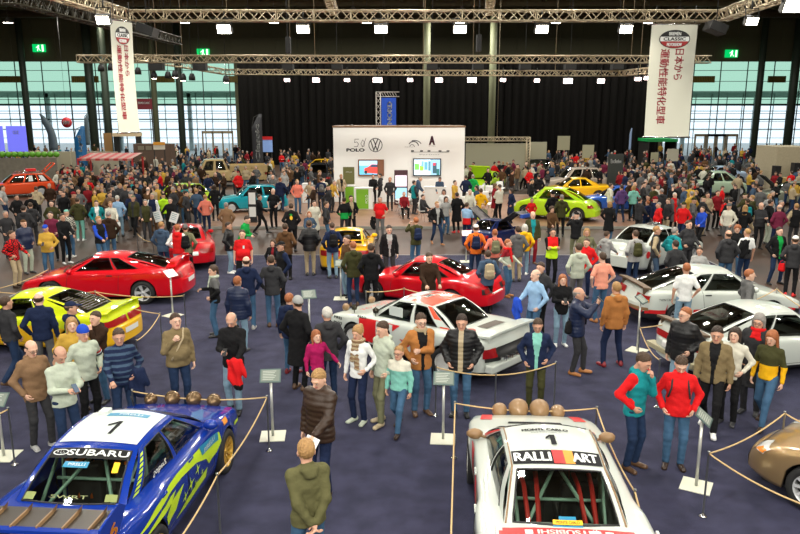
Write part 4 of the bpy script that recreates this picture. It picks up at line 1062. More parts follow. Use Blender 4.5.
# flank livery: yellow-green swooshes, stars, bars, teal door plate
for sg in (1, -1):
    side_decal(c, r1, [[(-1.75, .78), (-1.2, .88), (-.5, .90), (.35, .86), (.95, .78), (1.0, .62), (.85, .52), (.55, .50), (.45, .62), (.1, .74), (-.4, .80), (-1.0, .80)]], sg, M_yg, 'livery_swoosh')
    side_decal(c, r1, [[(-1.62, .70), (-1.1, .76), (-.6, .75), (-.75, .66), (-1.1, .68)], [(-.95, .60), (-.7, .68), (-.35, .70), (-.5, .60), (-.62, .50), (-.9, .46)], [(.5, .48), (.45, .36), (-.3, .34), (-.6, .36), (-.3, .42), (.1, .46)]], sg, M_yg, 'livery_swoosh', .007)
    st = []
    for (sx, sz, q) in ((.12, .64, .10), (-.12, .56, .12), (-.32, .50, .10), (.05, .46, .09), (.28, .52, .06)):
        for a in (0, 90): 
            ca, sa = math.cos(R(a + 15)), math.sin(R(a + 15)); st.append([(sx + q * ca, sz + q * sa), (sx - q * .18 * sa, sz + q * .18 * ca), (sx - q * ca, sz - q * sa), (sx + q * .18 * sa, sz - q * .18 * ca)])
    side_decal(c, r1, st, sg, M_yg, 'livery_star', .010)
    side_decal(c, r1, [[(.25, .88), (.90, .80), (.90, .68), (.30, .74)]], sg, M_teal2, 'door_plate', .011)
    text_obj('PIRELLI', lambda x, y, sg=sg: (.58 - sg * x * 1, sg * (c.side_y(.58, .77) + .018), .775 + y + .012 * 0 - x * 0), M_txtw, r1, width=.4, height=.06)
    side_decal(c, r1, [[(1.62, .62), (1.95, .58), (1.95, .53), (1.62, .57)]], sg, M_yg, 'fender_sticker', .008)
    side_decal(c, r1, [[(1.15 + .0, .86), (1.32, .85), (1.32, .77), (1.15, .78)]], sg, M_orv, 'fender_badge', .008)
    f = c.patch('right' if sg < 0 else 'left'); g = MB(); mp = patch_map(c, 'right' if sg < 0 else 'left', 0, 0, 1, -1, .008)
    for k in range(8): v = .12 + k * .10; g.add([mp(.90, v), mp(.955, v), mp(.965, v + .06), mp(.905, v + .06)], [(0, 1, 2, 3)])
    g.build('pillar_bars', M_yg, r1)
    ptext(c, r1, 'Solberg', 'right' if sg < 0 else 'left', .66, .80, .34, .09, M_txtw, flip=(sg > 0) ^ True)
    seam(c, r1, [(.80, .90), (.80, .35), (-.15, .33), (-.20, .92)], sg); seam(c, r1, [(-.20, .92), (-.18, .35), (-.85, .35), (-1.05, .65), (-1.1, .92)], sg)
    # harness seen through the side windows
for y in (.30, -.30):
    MB().tube([(-.52, y - .08, .55), (-.42, y - .08, 1.10), (-.75, y - .06, 1.15)], .025, 5).tube([(-.52, y + .08, .55), (-.42, y + .08, 1.10), (-.75, y + .06, 1.15)], .025, 5).build('harness', M_belto, r1)
lamp_pods(c, r1, 2.02, [(.55, .10), (.20, .12), (-.14, .12), (-.46, .11)], mat('lamp_bowl', (.16, .10, .05), .25, metal=.6))
end_lamp(c, r1, True, .58, .86, .70, .88, M_tail, 'tail_lamp'); mirrors(c, r1, P_blue); handle(c, r1, -.05, .86, P_blue); handle(c, r1, -.95, .88, P_blue)
MB().tube([(.28, -.02, 1.42), (.20, -.02, 1.58)], .008, 5).build('antenna', M_blacktrim, r1)
MB().box(.06, .20, .24, .36, 1.375, 1.425).build('antenna_box', M_whitev, r1, .01)
W1 = MB(); W1.box(-2.25, -2.18, -.80, .80, 1.165, 1.20).box(-2.28, -1.95, -.80, .80, .98, 1.005).box(-2.18, -1.80, -.80, .80, 1.17, 1.18, 1); ww = W1.build('rear_wing', [P_blue, mat('carbon_brown', (.028, .020, .013), .35, coat=.4)], r1)
for k in range(6): y = -.66 + k * .264; MB().add([(-2.22, y, 1.00), (-1.96, y, 1.00), (-1.80, y, 1.235), (-2.14, y, 1.20)], [(0, 1, 2, 3), (3, 2, 1, 0)]).box(-2.2, -1.9, y - .008, y + .008, 1.0, 1.22).build('wing_fin', M_brownc, ww)
for s in (1, -1): MB().prism([(-2.30, .94), (-1.98, .94), (-1.72, 1.20), (-1.86, 1.30), (-2.26, 1.24)], s * .80 - .012, s * .80 + .012).build('end_plate', P_blue, ww); MB().box(-2.15, -1.85, s * .55 - .02, s * .55 + .02, .92, 1.03).build('wing_post', P_blue, ww)
text_obj('6', lambda x, y: (-2.02 + x, -.818, 1.10 + y), M_orv, ww, 'round_sticker', .01, .14, .14)
end_lamp(c, r1, True, -.26, .26, .55, .66, M_plate, 'number_plate', both=False)
# ---- white rally saloon with red marks
c = Car(4.38, 1.79, [(2.3, .46), (2.17, .50), (2.1, .64), (1.9, .76), (1.6, .84), (.9, .95), (0, .97), (-1.4, 1.0), (-1.65, 1.02), (-2.05, 1.02), (-2.12, .95), (-2.18, .72), (-2.3, .6)], 1.28, -1.25, .33,
        dict(x=(.92, .20, -.78, -1.42), y=(.72, .54, .52, .64), zr=1.345, crown=.04), flare=.05)
c.twomat = M_redv
r2 = build_car(c, P_white, 'rally_car', (1.80, 8.10, 0.012), R(86.2), 'white rally saloon with red marks, number 1 on roof and brown lamp covers', 'car', glass=M_glassclear, panes=((.08, .44), (.49, .86)), wheels=('six', WHW), two=lambda x, y, z: (x < -1.50 and abs(y) < .66 and z > .95) )
cage(c, r2, M_cage)
roofpoly(c, r2, .03, .97, .70, .97, M_txtk, 'roof_banner', .006)
ptext(c, r2, 'RALLI', 'roof', .245, .835, .40, .18, M_txtw, bold=.007, off=.012); ptext(c, r2, 'ART', 'roof', .80, .835, .27, .18, M_txtw, bold=.007, off=.012)
roofpoly(c, r2, .46, .58, .705, .965, M_redv, 'banner_block', .011); roofpoly(c, r2, .58, .68, .705, .965, M_orv, 'banner_block', .011)
one(c, r2, 'roof', .49, .47, .11, .26, M_txtk, .06); ptext(c, r2, 'MONTE CARLO', 'roof', .46, .19, .55, .07, M_txtk, bold=.004); ptext(c, r2, 'RALLYE WORLD CHAMPION', 'roof', .46, .27, .35, .03, M_txtk)
for s in (1, -1): pass
mb = MB()
for (a, b, d) in (((1.08, 0), (1.18, .13), (1.10, .19)), ((1.08, 0), (1.18, -.13), (1.10, -.19)), ((1.08, 0), (.96, .05), (.96, -.05))):
    mb.poly([(x, y, c.top_z(x, y) + .012) for x, y in (a, b, d)]).poly([(x, y, c.top_z(x, y) + .012) for x, y in (a, d, b)])
mb.build('hood_emblem', M_redv, r2)
top_decal(c, r2, [[(1.28, -.38), (1.36, -.36), (1.36, .36), (1.28, .38)]], M_txtk, 'hood_vent', .010)
top_decal(c, r2, [[(1.5, -.75), (1.95, -.70), (1.95, -.55), (1.5, -.58)], [(1.5, .75), (1.95, .70), (1.95, .55), (1.5, .58)]], M_redv, 'wing_mark', .008)
lamp_pods(c, r2, 2.0, [(.44, .115), (.16, .15), (-.15, .15), (-.42, .11)], M_brownc)
top_decal(c, r2, [[(-1.52, -.66), (-1.74, -.66), (-1.74, .66), (-1.52, .66)]], M_redv, 'boot_band', .010)
g1 = lambda x, y: (-1.62 - y, x, c.top_z(-1.62, x) + .022)
text_obj('MITSUBISHI', g1, M_txtw, r2, width=.62, height=.075, bold=.005)
for s in (1, -1): top_decal(c, r2, [[(-1.58, s * .36), (-1.66, s * .36), (-1.66, s * .44), (-1.58, s * .44)]], M_txtw, 'maker_badge', .020)
top_decal(c, r2, [[(-1.76, -.25), (-2.04, -.3), (-2.04, .3), (-1.76, .25)]], M_redv, 'boot_mark', .010)
roofpoly(c, r2, .39, .63, .86, .93, M_num, 'event_plate', .008, 'rear'); roofpoly(c, r2, .39, .63, .935, .985, M_teal2, 'event_plate', .008, 'rear'); roofpoly(c, r2, .44, .58, .81, .858, M_teal2, 'event_plate', .008, 'rear')
ptext(c, r2, 'MONTE CARLO', 'rear', .51, .895, .24, .03, M_txtk, off=.013)
for y in (.30, -.30):
    MB().tube([(-.50, y - .09, .55), (-.40, y - .09, 1.12), (-.80, y - .07, 1.1), (-1.3, y - .05, .85)], .028, 5).tube([(-.50, y + .09, .55), (-.40, y + .09, 1.12), (-.80, y + .07, 1.1), (-1.3, y + .05, .85)], .028, 5).build('harness', M_belt, r2)
for sg in (1, -1):
    side_decal(c, r2, [[(.50, .88), (.85, .84), (.60, .40), (.25, .40)], [(-.35, .86), (-.05, .86), (-.30, .40), (-.60, .40)], [(1.50, .70), (1.95, .62), (1.9, .45), (1.62, .52)]], sg, M_redv, 'livery_slash')
    side_decal(c, r2, [[(-.62, .86), (-.42, .86), (-.67, .40), (-.86, .40)]], sg, M_brownc, 'livery_slash', .008)
    side_decal(c, r2, [[(-1.55, .84), (-1.30, .86), (-1.30, .76), (-1.55, .75)]], sg, M_txtk, 'flank_sticker', .008)
    seam(c, r2, [(.80, .90), (.80, .35), (-.15, .33), (-.20, .92)], sg); seam(c, r2, [(-.20, .92), (-.18, .35), (-.85, .35), (-1.05, .65), (-1.1, .92)], sg)
    roofpoly(c, r2, .01, .05, .1, .96, M_redv, 'pillar_stripe', .007, 'left' if sg > 0 else 'right')
    f = c.patch('roof'); MB().tube([tuple(Vector(f(.012 if sg > 0 else .988, t)) + Vector((0, 0, .008))) for t in lin(0, 1, 8)] + [tuple(Vector(c.patch('rear')(.02 if sg > 0 else .98, t)) + Vector((0, sg * .006, .008))) for t in lin(.1, 1, 6)], .010, 5).build('roof_gutter', M_brownc, r2)
text_obj('ENKEI', lambda x, y: (-1.75 - x, c.side_y(-1.75, .80) + .012, .80 + y), M_txtk, r2, width=.34, height=.09, bold=.006)
mirrors(c, r2, M_brownc); handle(c, r2, -.05, .86, P_white); handle(c, r2, -.95, .88, P_white); end_lamp(c, r2, True, .55, .84, .72, .90, M_tail, 'tail_lamp')
wing(c, r2, -2.12, 1.24, 1.5, .30, P_redw if False else P_white, endplate=.12)
# ---- red long coupe with tall hoop wing (left)
c = Car(4.52, 1.84, [(2.35, .42), (2.2, .50), (2.05, .62), (1.6, .74), (.9, .86), (.5, .90), (-1.0, .95), (-1.6, .97), (-2.05, .95), (-2.18, .86), (-2.26, .62), (-2.4, .5)], 1.30, -1.25, .325,
        dict(x=(.98, .18, -.62, -1.80), y=(.74, .52, .50, .60), zr=1.27, zC=1.23, crown=.05, bow=.22), flare=.03)
r3 = build_car(c, P_red, 'sports_coupe', (-8.30, 20.13, .012), R(179.0), 'long glossy red coupe with tall rear spoiler and silver five spoke wheels', 'car', panes=((.10, .50), (.54, .76)), wheels=('five', SILW))
wing(c, r3, -2.02, 1.17, 1.5, .28, P_red, rise=.16); end_lamp(c, r3, True, .42, .84, .70, .86, M_tail, 'tail_lamp'); end_lamp(c, r3, True, -.26, .26, .50, .62, M_plate, 'number_plate', both=False)
end_lamp(c, r3, False, .45, .80, .52, .64, M_head, 'headlamp'); mirrors(c, r3, P_red); handle(c, r3, -.35, .80)
for sg in (1, -1): seam(c, r3, [(.80, .86), (.86, .45), (.75, .28), (-.55, .28), (-.62, .9)], sg)
# ---- yellow mid-engined coupe
c = Car(4.17, 1.70, [(2.2, .40), (2.05, .48), (1.7, .62), (1.1, .76), (.7, .80), (0, .84), (-1.4, .92), (-1.95, .93), (-2.02, .84), (-2.08, .6), (-2.2, .5)], 1.15, -1.25, .31,
        dict(x=(1.05, .30, -.40, -1.45), y=(.70, .50, .48, .58), zr=1.235, crown=.04, bow=.2))
r4 = build_car(c, P_ygreen, 'sports_coupe', (-8.10, 15.75, .012), R(171.0), 'yellow wedge coupe with black engine grille and low spoiler', 'car', panes=((.10, .56), (.60, .74)), wheels=('five', SILW), two=lambda x, y, z: z < .62) if False else None
c.twomat = P_yel
r4 = build_car(c, P_ygreen, 'sports_coupe', (-8.10, 15.75, .012), R(171.0), 'yellow wedge coupe with black engine grille and low spoiler', 'car', panes=((.10, .56), (.60, .74)), wheels=('five', SILW), two=lambda x, y, z: z < .66)
g = MB(); mp = patch_map(c, 'rear', 0, 0, 1, -1, .012)
for k in range(9): v = .30 + k * .07; g.add([mp(.14, v), mp(.86, v), mp(.86, v + .035), mp(.14, v + .035)], [(0, 1, 2, 3)])
g.build('engine_louvres', mat('louvre_brown', (.045, .03, .015), .35), r4)
wing(c, r4, -1.92, 1.03, 1.5, .24, P_ygreen, rise=.06); end_lamp(c, r4, True, .02, .80, .66, .80, M_tail, 'tail_lamp', off=.02); end_lamp(c, r4, True, -.26, .26, .44, .56, M_plate, 'number_plate', both=False); mirrors(c, r4, P_ygreen)
for sg in (1, -1): seam(c, r4, [(.75, .80), (.80, .35), (-.35, .28), (-.48, .84)], sg)
# ---- white and red group rally coupe with boxy tail
c = Car(4.40, 1.84, [(2.3, .48), (2.19, .55), (2.12, .70), (1.9, .76), (1.0, .90), (-1.4, .96), (-2.05, .97), (-2.15, .90), (-2.19, .62), (-2.3, .5)], 1.25, -1.25, .33,
        dict(x=(.92, .25, -.62, -1.25), y=(.74, .56, .55, .66), zr=1.33, crown=.03, bow=.10), flare=.05, endr=.16)
r5 = build_car(c, P_white, 'rally_car', (.55, 14.98, .012), R(138.5), 'white rally coupe with red orange roof, square tail and number 38', 'car', glass=M_glass, panes=((.08, .50), (.56, .84)), wheels=('disc', WHW), lowtrim=.30)
M_ror = mat('vinyl_red_orange', (.72, .07, .02), .25, coat=.8)
roofpoly(c, r5, .02, .98, .34, .98, M_ror, 'roof_panel'); roofpoly(c, r5, .28, .70, .10, .30, M_whitev, 'roof_plate', .01); roofpoly(c, r5, .30, .55, .40, .55, M_whitev, 'roof_plate', .012)
ptext(c, r5, '38', 'roof', .42, .47, .2, .12, M_txtk, 'race_number', .016, .006); roofpoly(c, r5, .12, .46, .06, .12, M_redv, 'roof_stripe', .008); roofpoly(c, r5, .75, .95, .20, .30, M_redv, 'roof_stripe', .008)
for nm in ('left', 'right'): roofpoly(c, r5, .88, .99, .02, .98, M_ror, 'pillar_panel', .006, nm); roofpoly(c, r5, .86, .99, .55, .85, M_whitev, 'pillar_badge', .012, nm)
for sg in (1, -1):
    side_decal(c, r5, [[(-.05, .86), (1.10, .84), (1.0, .35), (.75, .32), (.60, .55), (.20, .66)]], sg, M_redv, 'livery_wedge')
    side_decal(c, r5, [[(.15, .84), (.62, .84), (.62, .42), (.15, .42)]], sg, M_whitev, 'door_plate', .012)
    text_obj('38', lambda x, y, sg=sg: (.38 - sg * x, sg * (c.side_y(.38, .6) + .024), .60 + y), M_txtk, r5, 'race_number', .010, .34, .28)
    text_obj('TOYOTA', lambda x, y, sg=sg: (-.45 - sg * x, sg * (c.side_y(-.45, .52) + .014), .52 + y), M_redv, r5, 'lettering', .006, .75, .12)
    text_obj('PIRELLI', lambda x, y, sg=sg: (1.72 - sg * x, sg * (c.side_y(1.72, .68) + .012), .70 + y), M_txtk, r5, 'lettering', .004, .36, .06)
    text_obj('BILSTEIN', lambda x, y, sg=sg: (1.72 - sg * x, sg * (c.side_y(1.72, .58) + .012), .58 + y), M_txtk, r5, 'lettering', .004, .36, .06)
    text_obj('esso', lambda x, y, sg=sg: (1.00 - sg * x, sg * (c.side_y(1.0, .82) + .014), .86 + y), M_txtk, r5, 'lettering', .004, .26, .05)
    side_decal(c, r5, [[(-1.85, .62), (-1.60, .62), (-1.60, .48), (-1.85, .48)]], sg, M_txtk, 'flank_vent', .010)
    seam(c, r5, [(.78, .86), (.80, .32), (-.40, .30), (-.50, .92)], sg)
top_decal(c, r5, [[(-1.50, -.45), (-1.74, -.45), (-1.74, .20), (-1.50, .20)]], mat('grille_dark', (.05, .035, .02), .6), 'deck_grille', .010)
mb = MB(); T = Matrix.Translation((-1.55, .50, c.top_z(-1.55, .50) + .02)); mb.lathe([(0, .004), (.11, .004), (.11, 0)], 20, M=T); mb.build('filler_cap', mat('cap_red', (.45, .05, .03), .4), r5)
for k, t in ((1.5, 'TOYOTA'),): text_obj(t, lambda x, y: (1.45 + y, x * -1, c.top_z(1.45, x) + .012), M_txtr, r5, width=1.0, height=.12)
end_lamp(c, r5, True, -.80, .80, .52, .76, M_blacktrim, 'tail_panel', both=False, off=.022); end_lamp(c, r5, True, .54, .84, .60, .78, M_tail, 'tail_lamp', off=.040)
MB().box(-2.34, -2.16, -.86, .86, .34, .50).build('rear_bumper', P_white, r5, .03); mb = MB()
for k in range(14): y = -.5 + k * .075; mb.box(-2.35, -2.28, y, y + .03, .52 + .02 * (k % 3), .58 + .02 * (k % 2))
mb.build('latch_fittings', M_chrome, r5); wing(c, r5, -2.06, 1.04, 1.62, .30, P_white, rise=.02, th=.05)
end_lamp(c, r5, False, -.8, .8, .48, .64, M_blacktrim, 'front_grille', both=False); end_lamp(c, r5, False, .45, .78, .50, .63, M_head, 'headlamp', off=.015)
for x, y in ((1.45, .72), (.72, .80), (.72, -.80)):
    MB().lathe([(0, -.07), (.06, -.05), (.07, .02), (0, .08)], 12, M=Matrix.Translation((x, y, c.top_z(x, min(y, .7)) + .13))).tube([(x, y, c.top_z(x, min(y, .7)) + .08), (x, y, c.top_z(x, min(y, .7)))], .012, 5).build('wing_mirror', mat('mirror_dark', (.05, .045, .03), .2, metal=.6), r5)
for x, y in ((1.95, .5), (1.95, -.35)): MB().lathe([(0, -.08), (.07, -.06), (.085, .02), (0, .06)], 12, M=Matrix.Translation((x, y, c.top_z(x, y) + .08)) @ Matrix.Rotation(R(90), 4, 'Y')).build('lamp_cover', M_brownc, r5)
MB().box(-.02, .35, .765, .775, 1.0, 1.2).build('window_slider', M_whitev, r5)
# ---- round red coupe (centre)
c = Car(4.28, 1.76, [(2.25, .40), (2.12, .48), (1.8, .64), (1.3, .76), (.7, .80), (-.6, .84), (-1.4, .90), (-1.9, .86), (-2.05, .74), (-2.14, .5), (-2.3, .4)], 1.20, -1.22, .315,
        dict(x=(.72, .12, -.45, -1.35), y=(.66, .46, .44, .46), zr=1.23, crown=.06, bow=.2, rbulge=.04), flare=.04, endr=.36)
r6 = build_car(c, P_red, 'sports_coupe', (.72, 19.65, .012), R(150), 'round glossy red coupe with small cabin behind the white rallye car', 'car', panes=((.12, .56), (.60, .84)), wheels=('five', SILW), rear_inset=(.14, .86, .10, .86))
end_lamp(c, r6, True, .30, .72, .56, .70, M_blacktrim, 'tail_panel', off=.018); end_lamp(c, r6, True, .42, .66, .58, .69, M_tail, 'tail_lamp', off=.030); mirrors(c, r6, P_red)
MB().box(-2.19, -2.14, -.3, .3, .45, .55).build('number_plate', M_plate, r6)
for sg in (1, -1): seam(c, r6, [(.60, .80), (.66, .35), (-.40, .28), (-.50, .84)], sg)
# ---- small yellow sports car seen from the rear
c = Car(4.15, 1.78, [(2.2, .42), (2.05, .50), (1.6, .66), (.8, .82), (0, .86), (-1.4, .92), (-1.95, .93), (-2.02, .84), (-2.08, .6), (-2.2, .5)], 1.2, -1.25, .315,
        dict(x=(.85, .20, -.45, -1.45), y=(.72, .48, .46, .60), zr=1.21, crown=.05))
c.twomat = M_blacktrim
r7 = build_car(c, P_yel, 'sports_coupe', (-1.78, 25.0, .012), R(90), 'yellow wide sports car, dark red round tail, seen from the rear', 'car', panes=((.10, .56), (.60, .80)), two=lambda x, y, z: x < -2.0 and .62 < z < .80 and False)
end_lamp(c, r7, True, .15, .80, .62, .80, M_tail, 'tail_lamp'); wing(c, r7, -1.90, 1.12, 1.66, .28, P_yel, rise=-.02); end_lamp(c, r7, True, -.26, .26, .42, .54, M_plate, 'number_plate', both=False); mirrors(c, r7, P_yel)
# ---- red coupe seen from the rear at the far carpet edge
c = Car(4.30, 1.74, [(2.25, .42), (2.1, .50), (1.7, .66), (.9, .82), (0, .86), (-1.5, .92), (-1.98, .90), (-2.08, .78), (-2.15, .55), (-2.3, .45)], 1.2, -1.22, .315,
        dict(x=(.85, .15, -.55, -1.55), y=(.70, .48, .46, .56), zr=1.25, crown=.06), endr=.34)
r8 = build_car(c, P_red, 'sports_coupe', (-7.65, 25.6, .012), R(108), 'red rounded coupe seen from the rear by the far carpet edge', 'car', rear_inset=(.12, .88, .10, .86))
end_lamp(c, r8, True, .30, .74, .58, .72, M_tail, 'tail_lamp'); end_lamp(c, r8, True, -.26, .26, .52, .64, M_plate, 'number_plate', both=False); mirrors(c, r8, P_red)
# ---- white hatchback with brown rear blade
c = Car(4.22, 1.66, [(2.3, .40), (2.12, .48), (2.08, .56), (1.7, .72), (1.0, .86), (0, .89), (-1.6, .92), (-1.95, .93), (-2.02, .86), (-2.08, .62), (-2.2, .5)], 1.22, -1.18, .30,
        dict(x=(.95, .25, -.60, -1.85), y=(.70, .54, .52, .60), zr=1.32, crown=.03, bow=.12), endr=.16)
c.twomat = M_redv
r9 = build_car(c, P_white, 'hatchback', (7.90, 17.90, .012), R(6), 'white angular hatchback with red and black lower band and brown blade', 'car', panes=((.08, .52), (.57, .82)), wheels=('multi', SILW), lowtrim=.40, two=lambda x, y, z: .40 < z < .44)
M_bronze = mat('bronze_blade', (.11, .070, .038), .45)
wing(c, r9, -1.98, 1.02, 1.5, .21, M_bronze, rise=.02, th=.05); end_lamp(c, r9, True, .30, .80, .66, .82, M_tail, 'tail_lamp', off=.025); end_lamp(c, r9, True, .66, .80, .66, .73, M_amber, 'indicator', off=.036)
end_lamp(c, r9, True, -.8, .8, .44, .52, M_brownc, 'rear_bumper', both=False, off=.05); mirrors(c, r9, P_white); handle(c, r9, -.45, .80)
text_obj('TWIN CAM 16', lambda x, y: (-1.50 + x, -c.side_y(-1.5, .72) - .010, .72 + y), M_txtk, r9, width=.42, height=.06)
for sg in (1, -1): seam(c, r9, [(.78, .88), (.80, .32), (-.50, .30), (-.60, .90)], sg)
# ---- second white coupe (right edge)
c = Car(4.35, 1.70, [(2.3, .42), (2.17, .50), (2.0, .60), (1.2, .76), (.7, .82), (-.6, .86), (-1.7, .92), (-2.0, .93), (-2.1, .84), (-2.16, .6), (-2.3, .5)], 1.25, -1.25, .305,
        dict(x=(.80, .15, -.65, -1.75), y=(.72, .55, .53, .60), zr=1.29, crown=.04, bow=.15), endr=.2)
c.twomat = M_txtw
r10 = build_car(c, P_white, 'sports_coupe', (7.62, 14.35, .012), R(13), 'white coupe with brown rear blade behind the olive jacket figures', 'car', panes=((.08, .52), (.56, .84)), lowtrim=.26)
wing(c, r10, -2.0, 1.01, 1.5, .21, M_bronze, rise=.02, th=.05); end_lamp(c, r10, True, -.80, .80, .64, .76, M_tail, 'tail_lamp', both=False, off=.022); end_lamp(c, r10, True, -.25, .25, .50, .62, M_plate, 'number_plate', both=False, off=.02)
MB().box(-2.27, -2.08, -.80, .80, .34, .45).build('rear_bumper', mat('bumper_cream', (.42, .38, .24), .5), r10, .012); mirrors(c, r10, P_white)
for sg in (1, -1): seam(c, r10, [(.68, .84), (.72, .32), (-.55, .30), (-.62, .86)], sg)
# ---- champagne saloon in the corner
c = Car(4.45, 1.74, [(2.3, .42), (2.2, .50), (2.1, .62), (1.8, .74), (1.2, .88), (.8, .92), (-1.4, .98), (-2.0, .98), (-2.15, .8), (-2.22, .6), (-2.4, .5)], 1.32, -1.25, .315,
        dict(x=(.95, .25, -.75, -1.45), y=(.74, .55, .53, .64), zr=1.38, crown=.04), endr=.40)
r11 = build_car(c, P_gold, 'saloon_car', (6.86, 8.15, .012), R(131), 'champagne metallic saloon with oval headlamp, cut by the frame corner', 'car', wheels=('multi', SILW))
end_lamp(c, r11, False, .42, .78, .58, .68, M_head, 'headlamp', off=.012); end_lamp(c, r11, False, .66, .78, .59, .65, M_amber, 'indicator', off=.018); end_lamp(c, r11, False, -.6, .6, .32, .40, M_blacktrim, 'air_intake', both=False); mirrors(c, r11, P_gold)
# ---- white saloon with blue glass beyond
c = Car(4.45, 1.74, [(2.35, .46), (2.2, .54), (2.1, .66), (1.7, .78), (.9, .92), (-1.3, .98), (-2.05, 1.0), (-2.14, .9), (-2.2, .65), (-2.3, .5)], 1.3, -1.28, .315,
        dict(x=(.90, .20, -.70, -1.35), y=(.72, .56, .54, .66), zr=1.38, crown=.04), endr=.22)
r12 = build_car(c, P_white, 'saloon_car', (8.75, 24.6, .012), R(41), 'white four door saloon with boot badge, behind the grey rucksack', 'car', panes=((.08, .44), (.49, .86)))
end_lamp(c, r12, True, .50, .84, .68, .86, M_tail, 'tail_lamp'); end_lamp(c, r12, True, -.25, .25, .66, .76, M_plate, 'number_plate', both=False)
mb = MB(); mb.lathe([(0, 0), (.14, 0)], 20, M=Matrix.Translation((-2.02, -c.side_y(-1.75, .70) * 1.0 + .02, .70)) @ Matrix.Rotation(R(90), 4, 'X')); side_decal(c, r12, [[(-1.72 + .12 * math.cos(a * .5236), .68 + .12 * math.sin(a * .5236)) for a in range(12)]], -1, M_redv, 'round_badge', .012)
MB().box(-.35, .0, -.25, .05, 1.42, 1.5).build('roof_sign_base', M_chrome, r12, .01); mirrors(c, r12, P_white)
# ================================================================ cars on and beyond the platform
def simple(kind):
    if kind == 'beetle': return Car(4.08, 1.72, [(2.1, .45), (2.0, .60), (1.7, .84), (1.2, .98), (.8, 1.0), (-1.0, 1.0), (-1.5, .98), (-1.85, .80), (-2.0, .6), (-2.1, .45)], 1.25, -1.26, .33, dict(x=(1.05, .50, -.50, -1.55), y=(.62, .50, .46, .40), zr=1.50, crown=.05, bow=.2, rbulge=.09), flare=.06, endr=.5)
    if kind == 'hatch': return Car(3.6, 1.56, [(1.9, .5), (1.78, .60), (1.7, .72), (1.0, .84), (-1.5, .88), (-1.72, .86), (-1.78, .6), (-1.9, .5)], 1.15, -1.18, .28, dict(x=(.82, .25, -1.05, -1.66), y=(.66, .54, .52, .60), zr=1.34, crown=.03, bow=.08), endr=.14)
    if kind == 'estate': return Car(4.2, 1.62, [(2.2, .5), (2.08, .62), (2.0, .76), (1.0, .90), (-2.0, .92), (-2.07, .7), (-2.2, .5)], 1.25, -1.2, .31, dict(x=(.85, .25, -1.50, -1.98), y=(.70, .56, .55, .62), zr=1.42, crown=.03, bow=.08), endr=.14)
    if kind == 'classic': return Car(4.05, 1.56, [(2.1, .5), (2.0, .62), (1.6, .86), (1.0, .92), (-.8, .94), (-1.5, .86), (-1.9, .66), (-2.02, .5), (-2.2, .4)], 1.2, -1.2, .32, dict(x=(.72, .35, -.45, -1.35), y=(.60, .48, .46, .44), zr=1.50, crown=.06, rbulge=.07), flare=.09, endr=.45)
    if kind == 'suv': return Car(4.3, 1.76, [(2.3, .6), (2.12, .7), (2.0, .88), (1.0, 1.02), (-2.0, 1.05), (-2.1, .8), (-2.2, .6)], 1.3, -1.3, .36, dict(x=(.95, .35, -1.35, -1.9), y=(.76, .60, .58, .66), zr=1.66, crown=.04), endr=.3, zs=.28)
    return Car(4.3, 1.70, [(2.3, .45), (2.15, .52), (2.0, .66), (1.0, .84), (-1.4, .92), (-2.0, .92), (-2.12, .7), (-2.2, .5)], 1.25, -1.25, .31, dict(x=(.85, .2, -.6, -1.4), y=(.70, .52, .50, .62), zr=1.32, crown=.04), endr=.28)
def far(kind, pm, nm, loc, rz, label, lamps=True, **k):
    c = simple(kind); r = build_car(c, pm, nm, loc, R(rz), label, 'car', detail=0, **k)
    if lamps:
        end_lamp(c, r, True, c.W * .28, c.W * .46, .66, .80, M_tail, 'tail_lamp'); end_lamp(c, r, False, c.W * .25, c.W * .42, .56, .70, M_head, 'headlamp'); mirrors(c, r, pm)
    return c, r
PZ = .13
c, r = far('beetle', P_lime, 'bubble_car', (7.67, 35.2, PZ), 152, 'bright yellow green bubble shaped car on the platform', panes=((.12, .82),), wheels=('three', SILW))
c, r = far('hatch', P_turq, 'hatchback', (-7.81, 38.1, PZ), 197, 'turquoise small old hatchback on the platform before the tan pickup', panes=((.08, .52), (.57, .90)), wheels=('disc', SILW))
c, r = far('hatch', P_lime, 'hatchback', (-12.4, 40.6, 0), 150, 'bright green small car, mostly hidden, beside the turquoise one', panes=((.08, .52), (.57, .90)))
c, r = far('estate', P_orange, 'estate_car', (-24.4, 46.1, 0), 215, 'orange red estate car with raised tailgate and roof rack', panes=((.06, .36), (.40, .68), (.72, .94)), wheels=('disc', SILW), rear_inset=(.07, .93, .06, .93))
mb = MB(); mb.add([(-1.50, -.55, 1.42), (-1.50, .55, 1.42), (-2.15, .60, 2.02), (-2.15, -.60, 2.02)], [(0, 1, 2, 3)]);
gt = MB()
for a, b in (((-1.50, -.55, 1.43), (-1.50, .55, 1.43)), ((-1.50, .55, 1.43), (-2.15, .60, 2.02)), ((-2.15, .60, 2.02), (-2.15, -.60, 2.02)), ((-2.15, -.60, 2.02), (-1.50, -.55, 1.43)), ((-1.65, -.57, 1.58), (-1.65, .57, 1.58))): gt.tube([a, b], .045, 6)
gt.build('tailgate', P_orange, r); gk = MB()
for y in (-.5, .5): gk.tube([(.1, y, 1.55), (-1.3, y, 1.55)], .02, 5)
for k in range(6): x = .1 - k * .28; gk.tube([(x, -.55, 1.55), (x, .55, 1.55)], .015, 4).tube([(x, -.5, 1.55), (x, -.5, 1.42)], .015, 4).tube([(x, .5, 1.55), (x, .5, 1.42)], .015, 4)
gk.build('roof_rack', M_chrome, r); MB().box(-1.1, -.5, -.2, .2, 1.56, 1.72).build('red_case', M_redv, r, .03)
for u in ((.48, .58), (.76, .88)): roofpoly(c, r, u[0], u[1], .2, .85, M_plate, 'window_paper', .02, 'left')
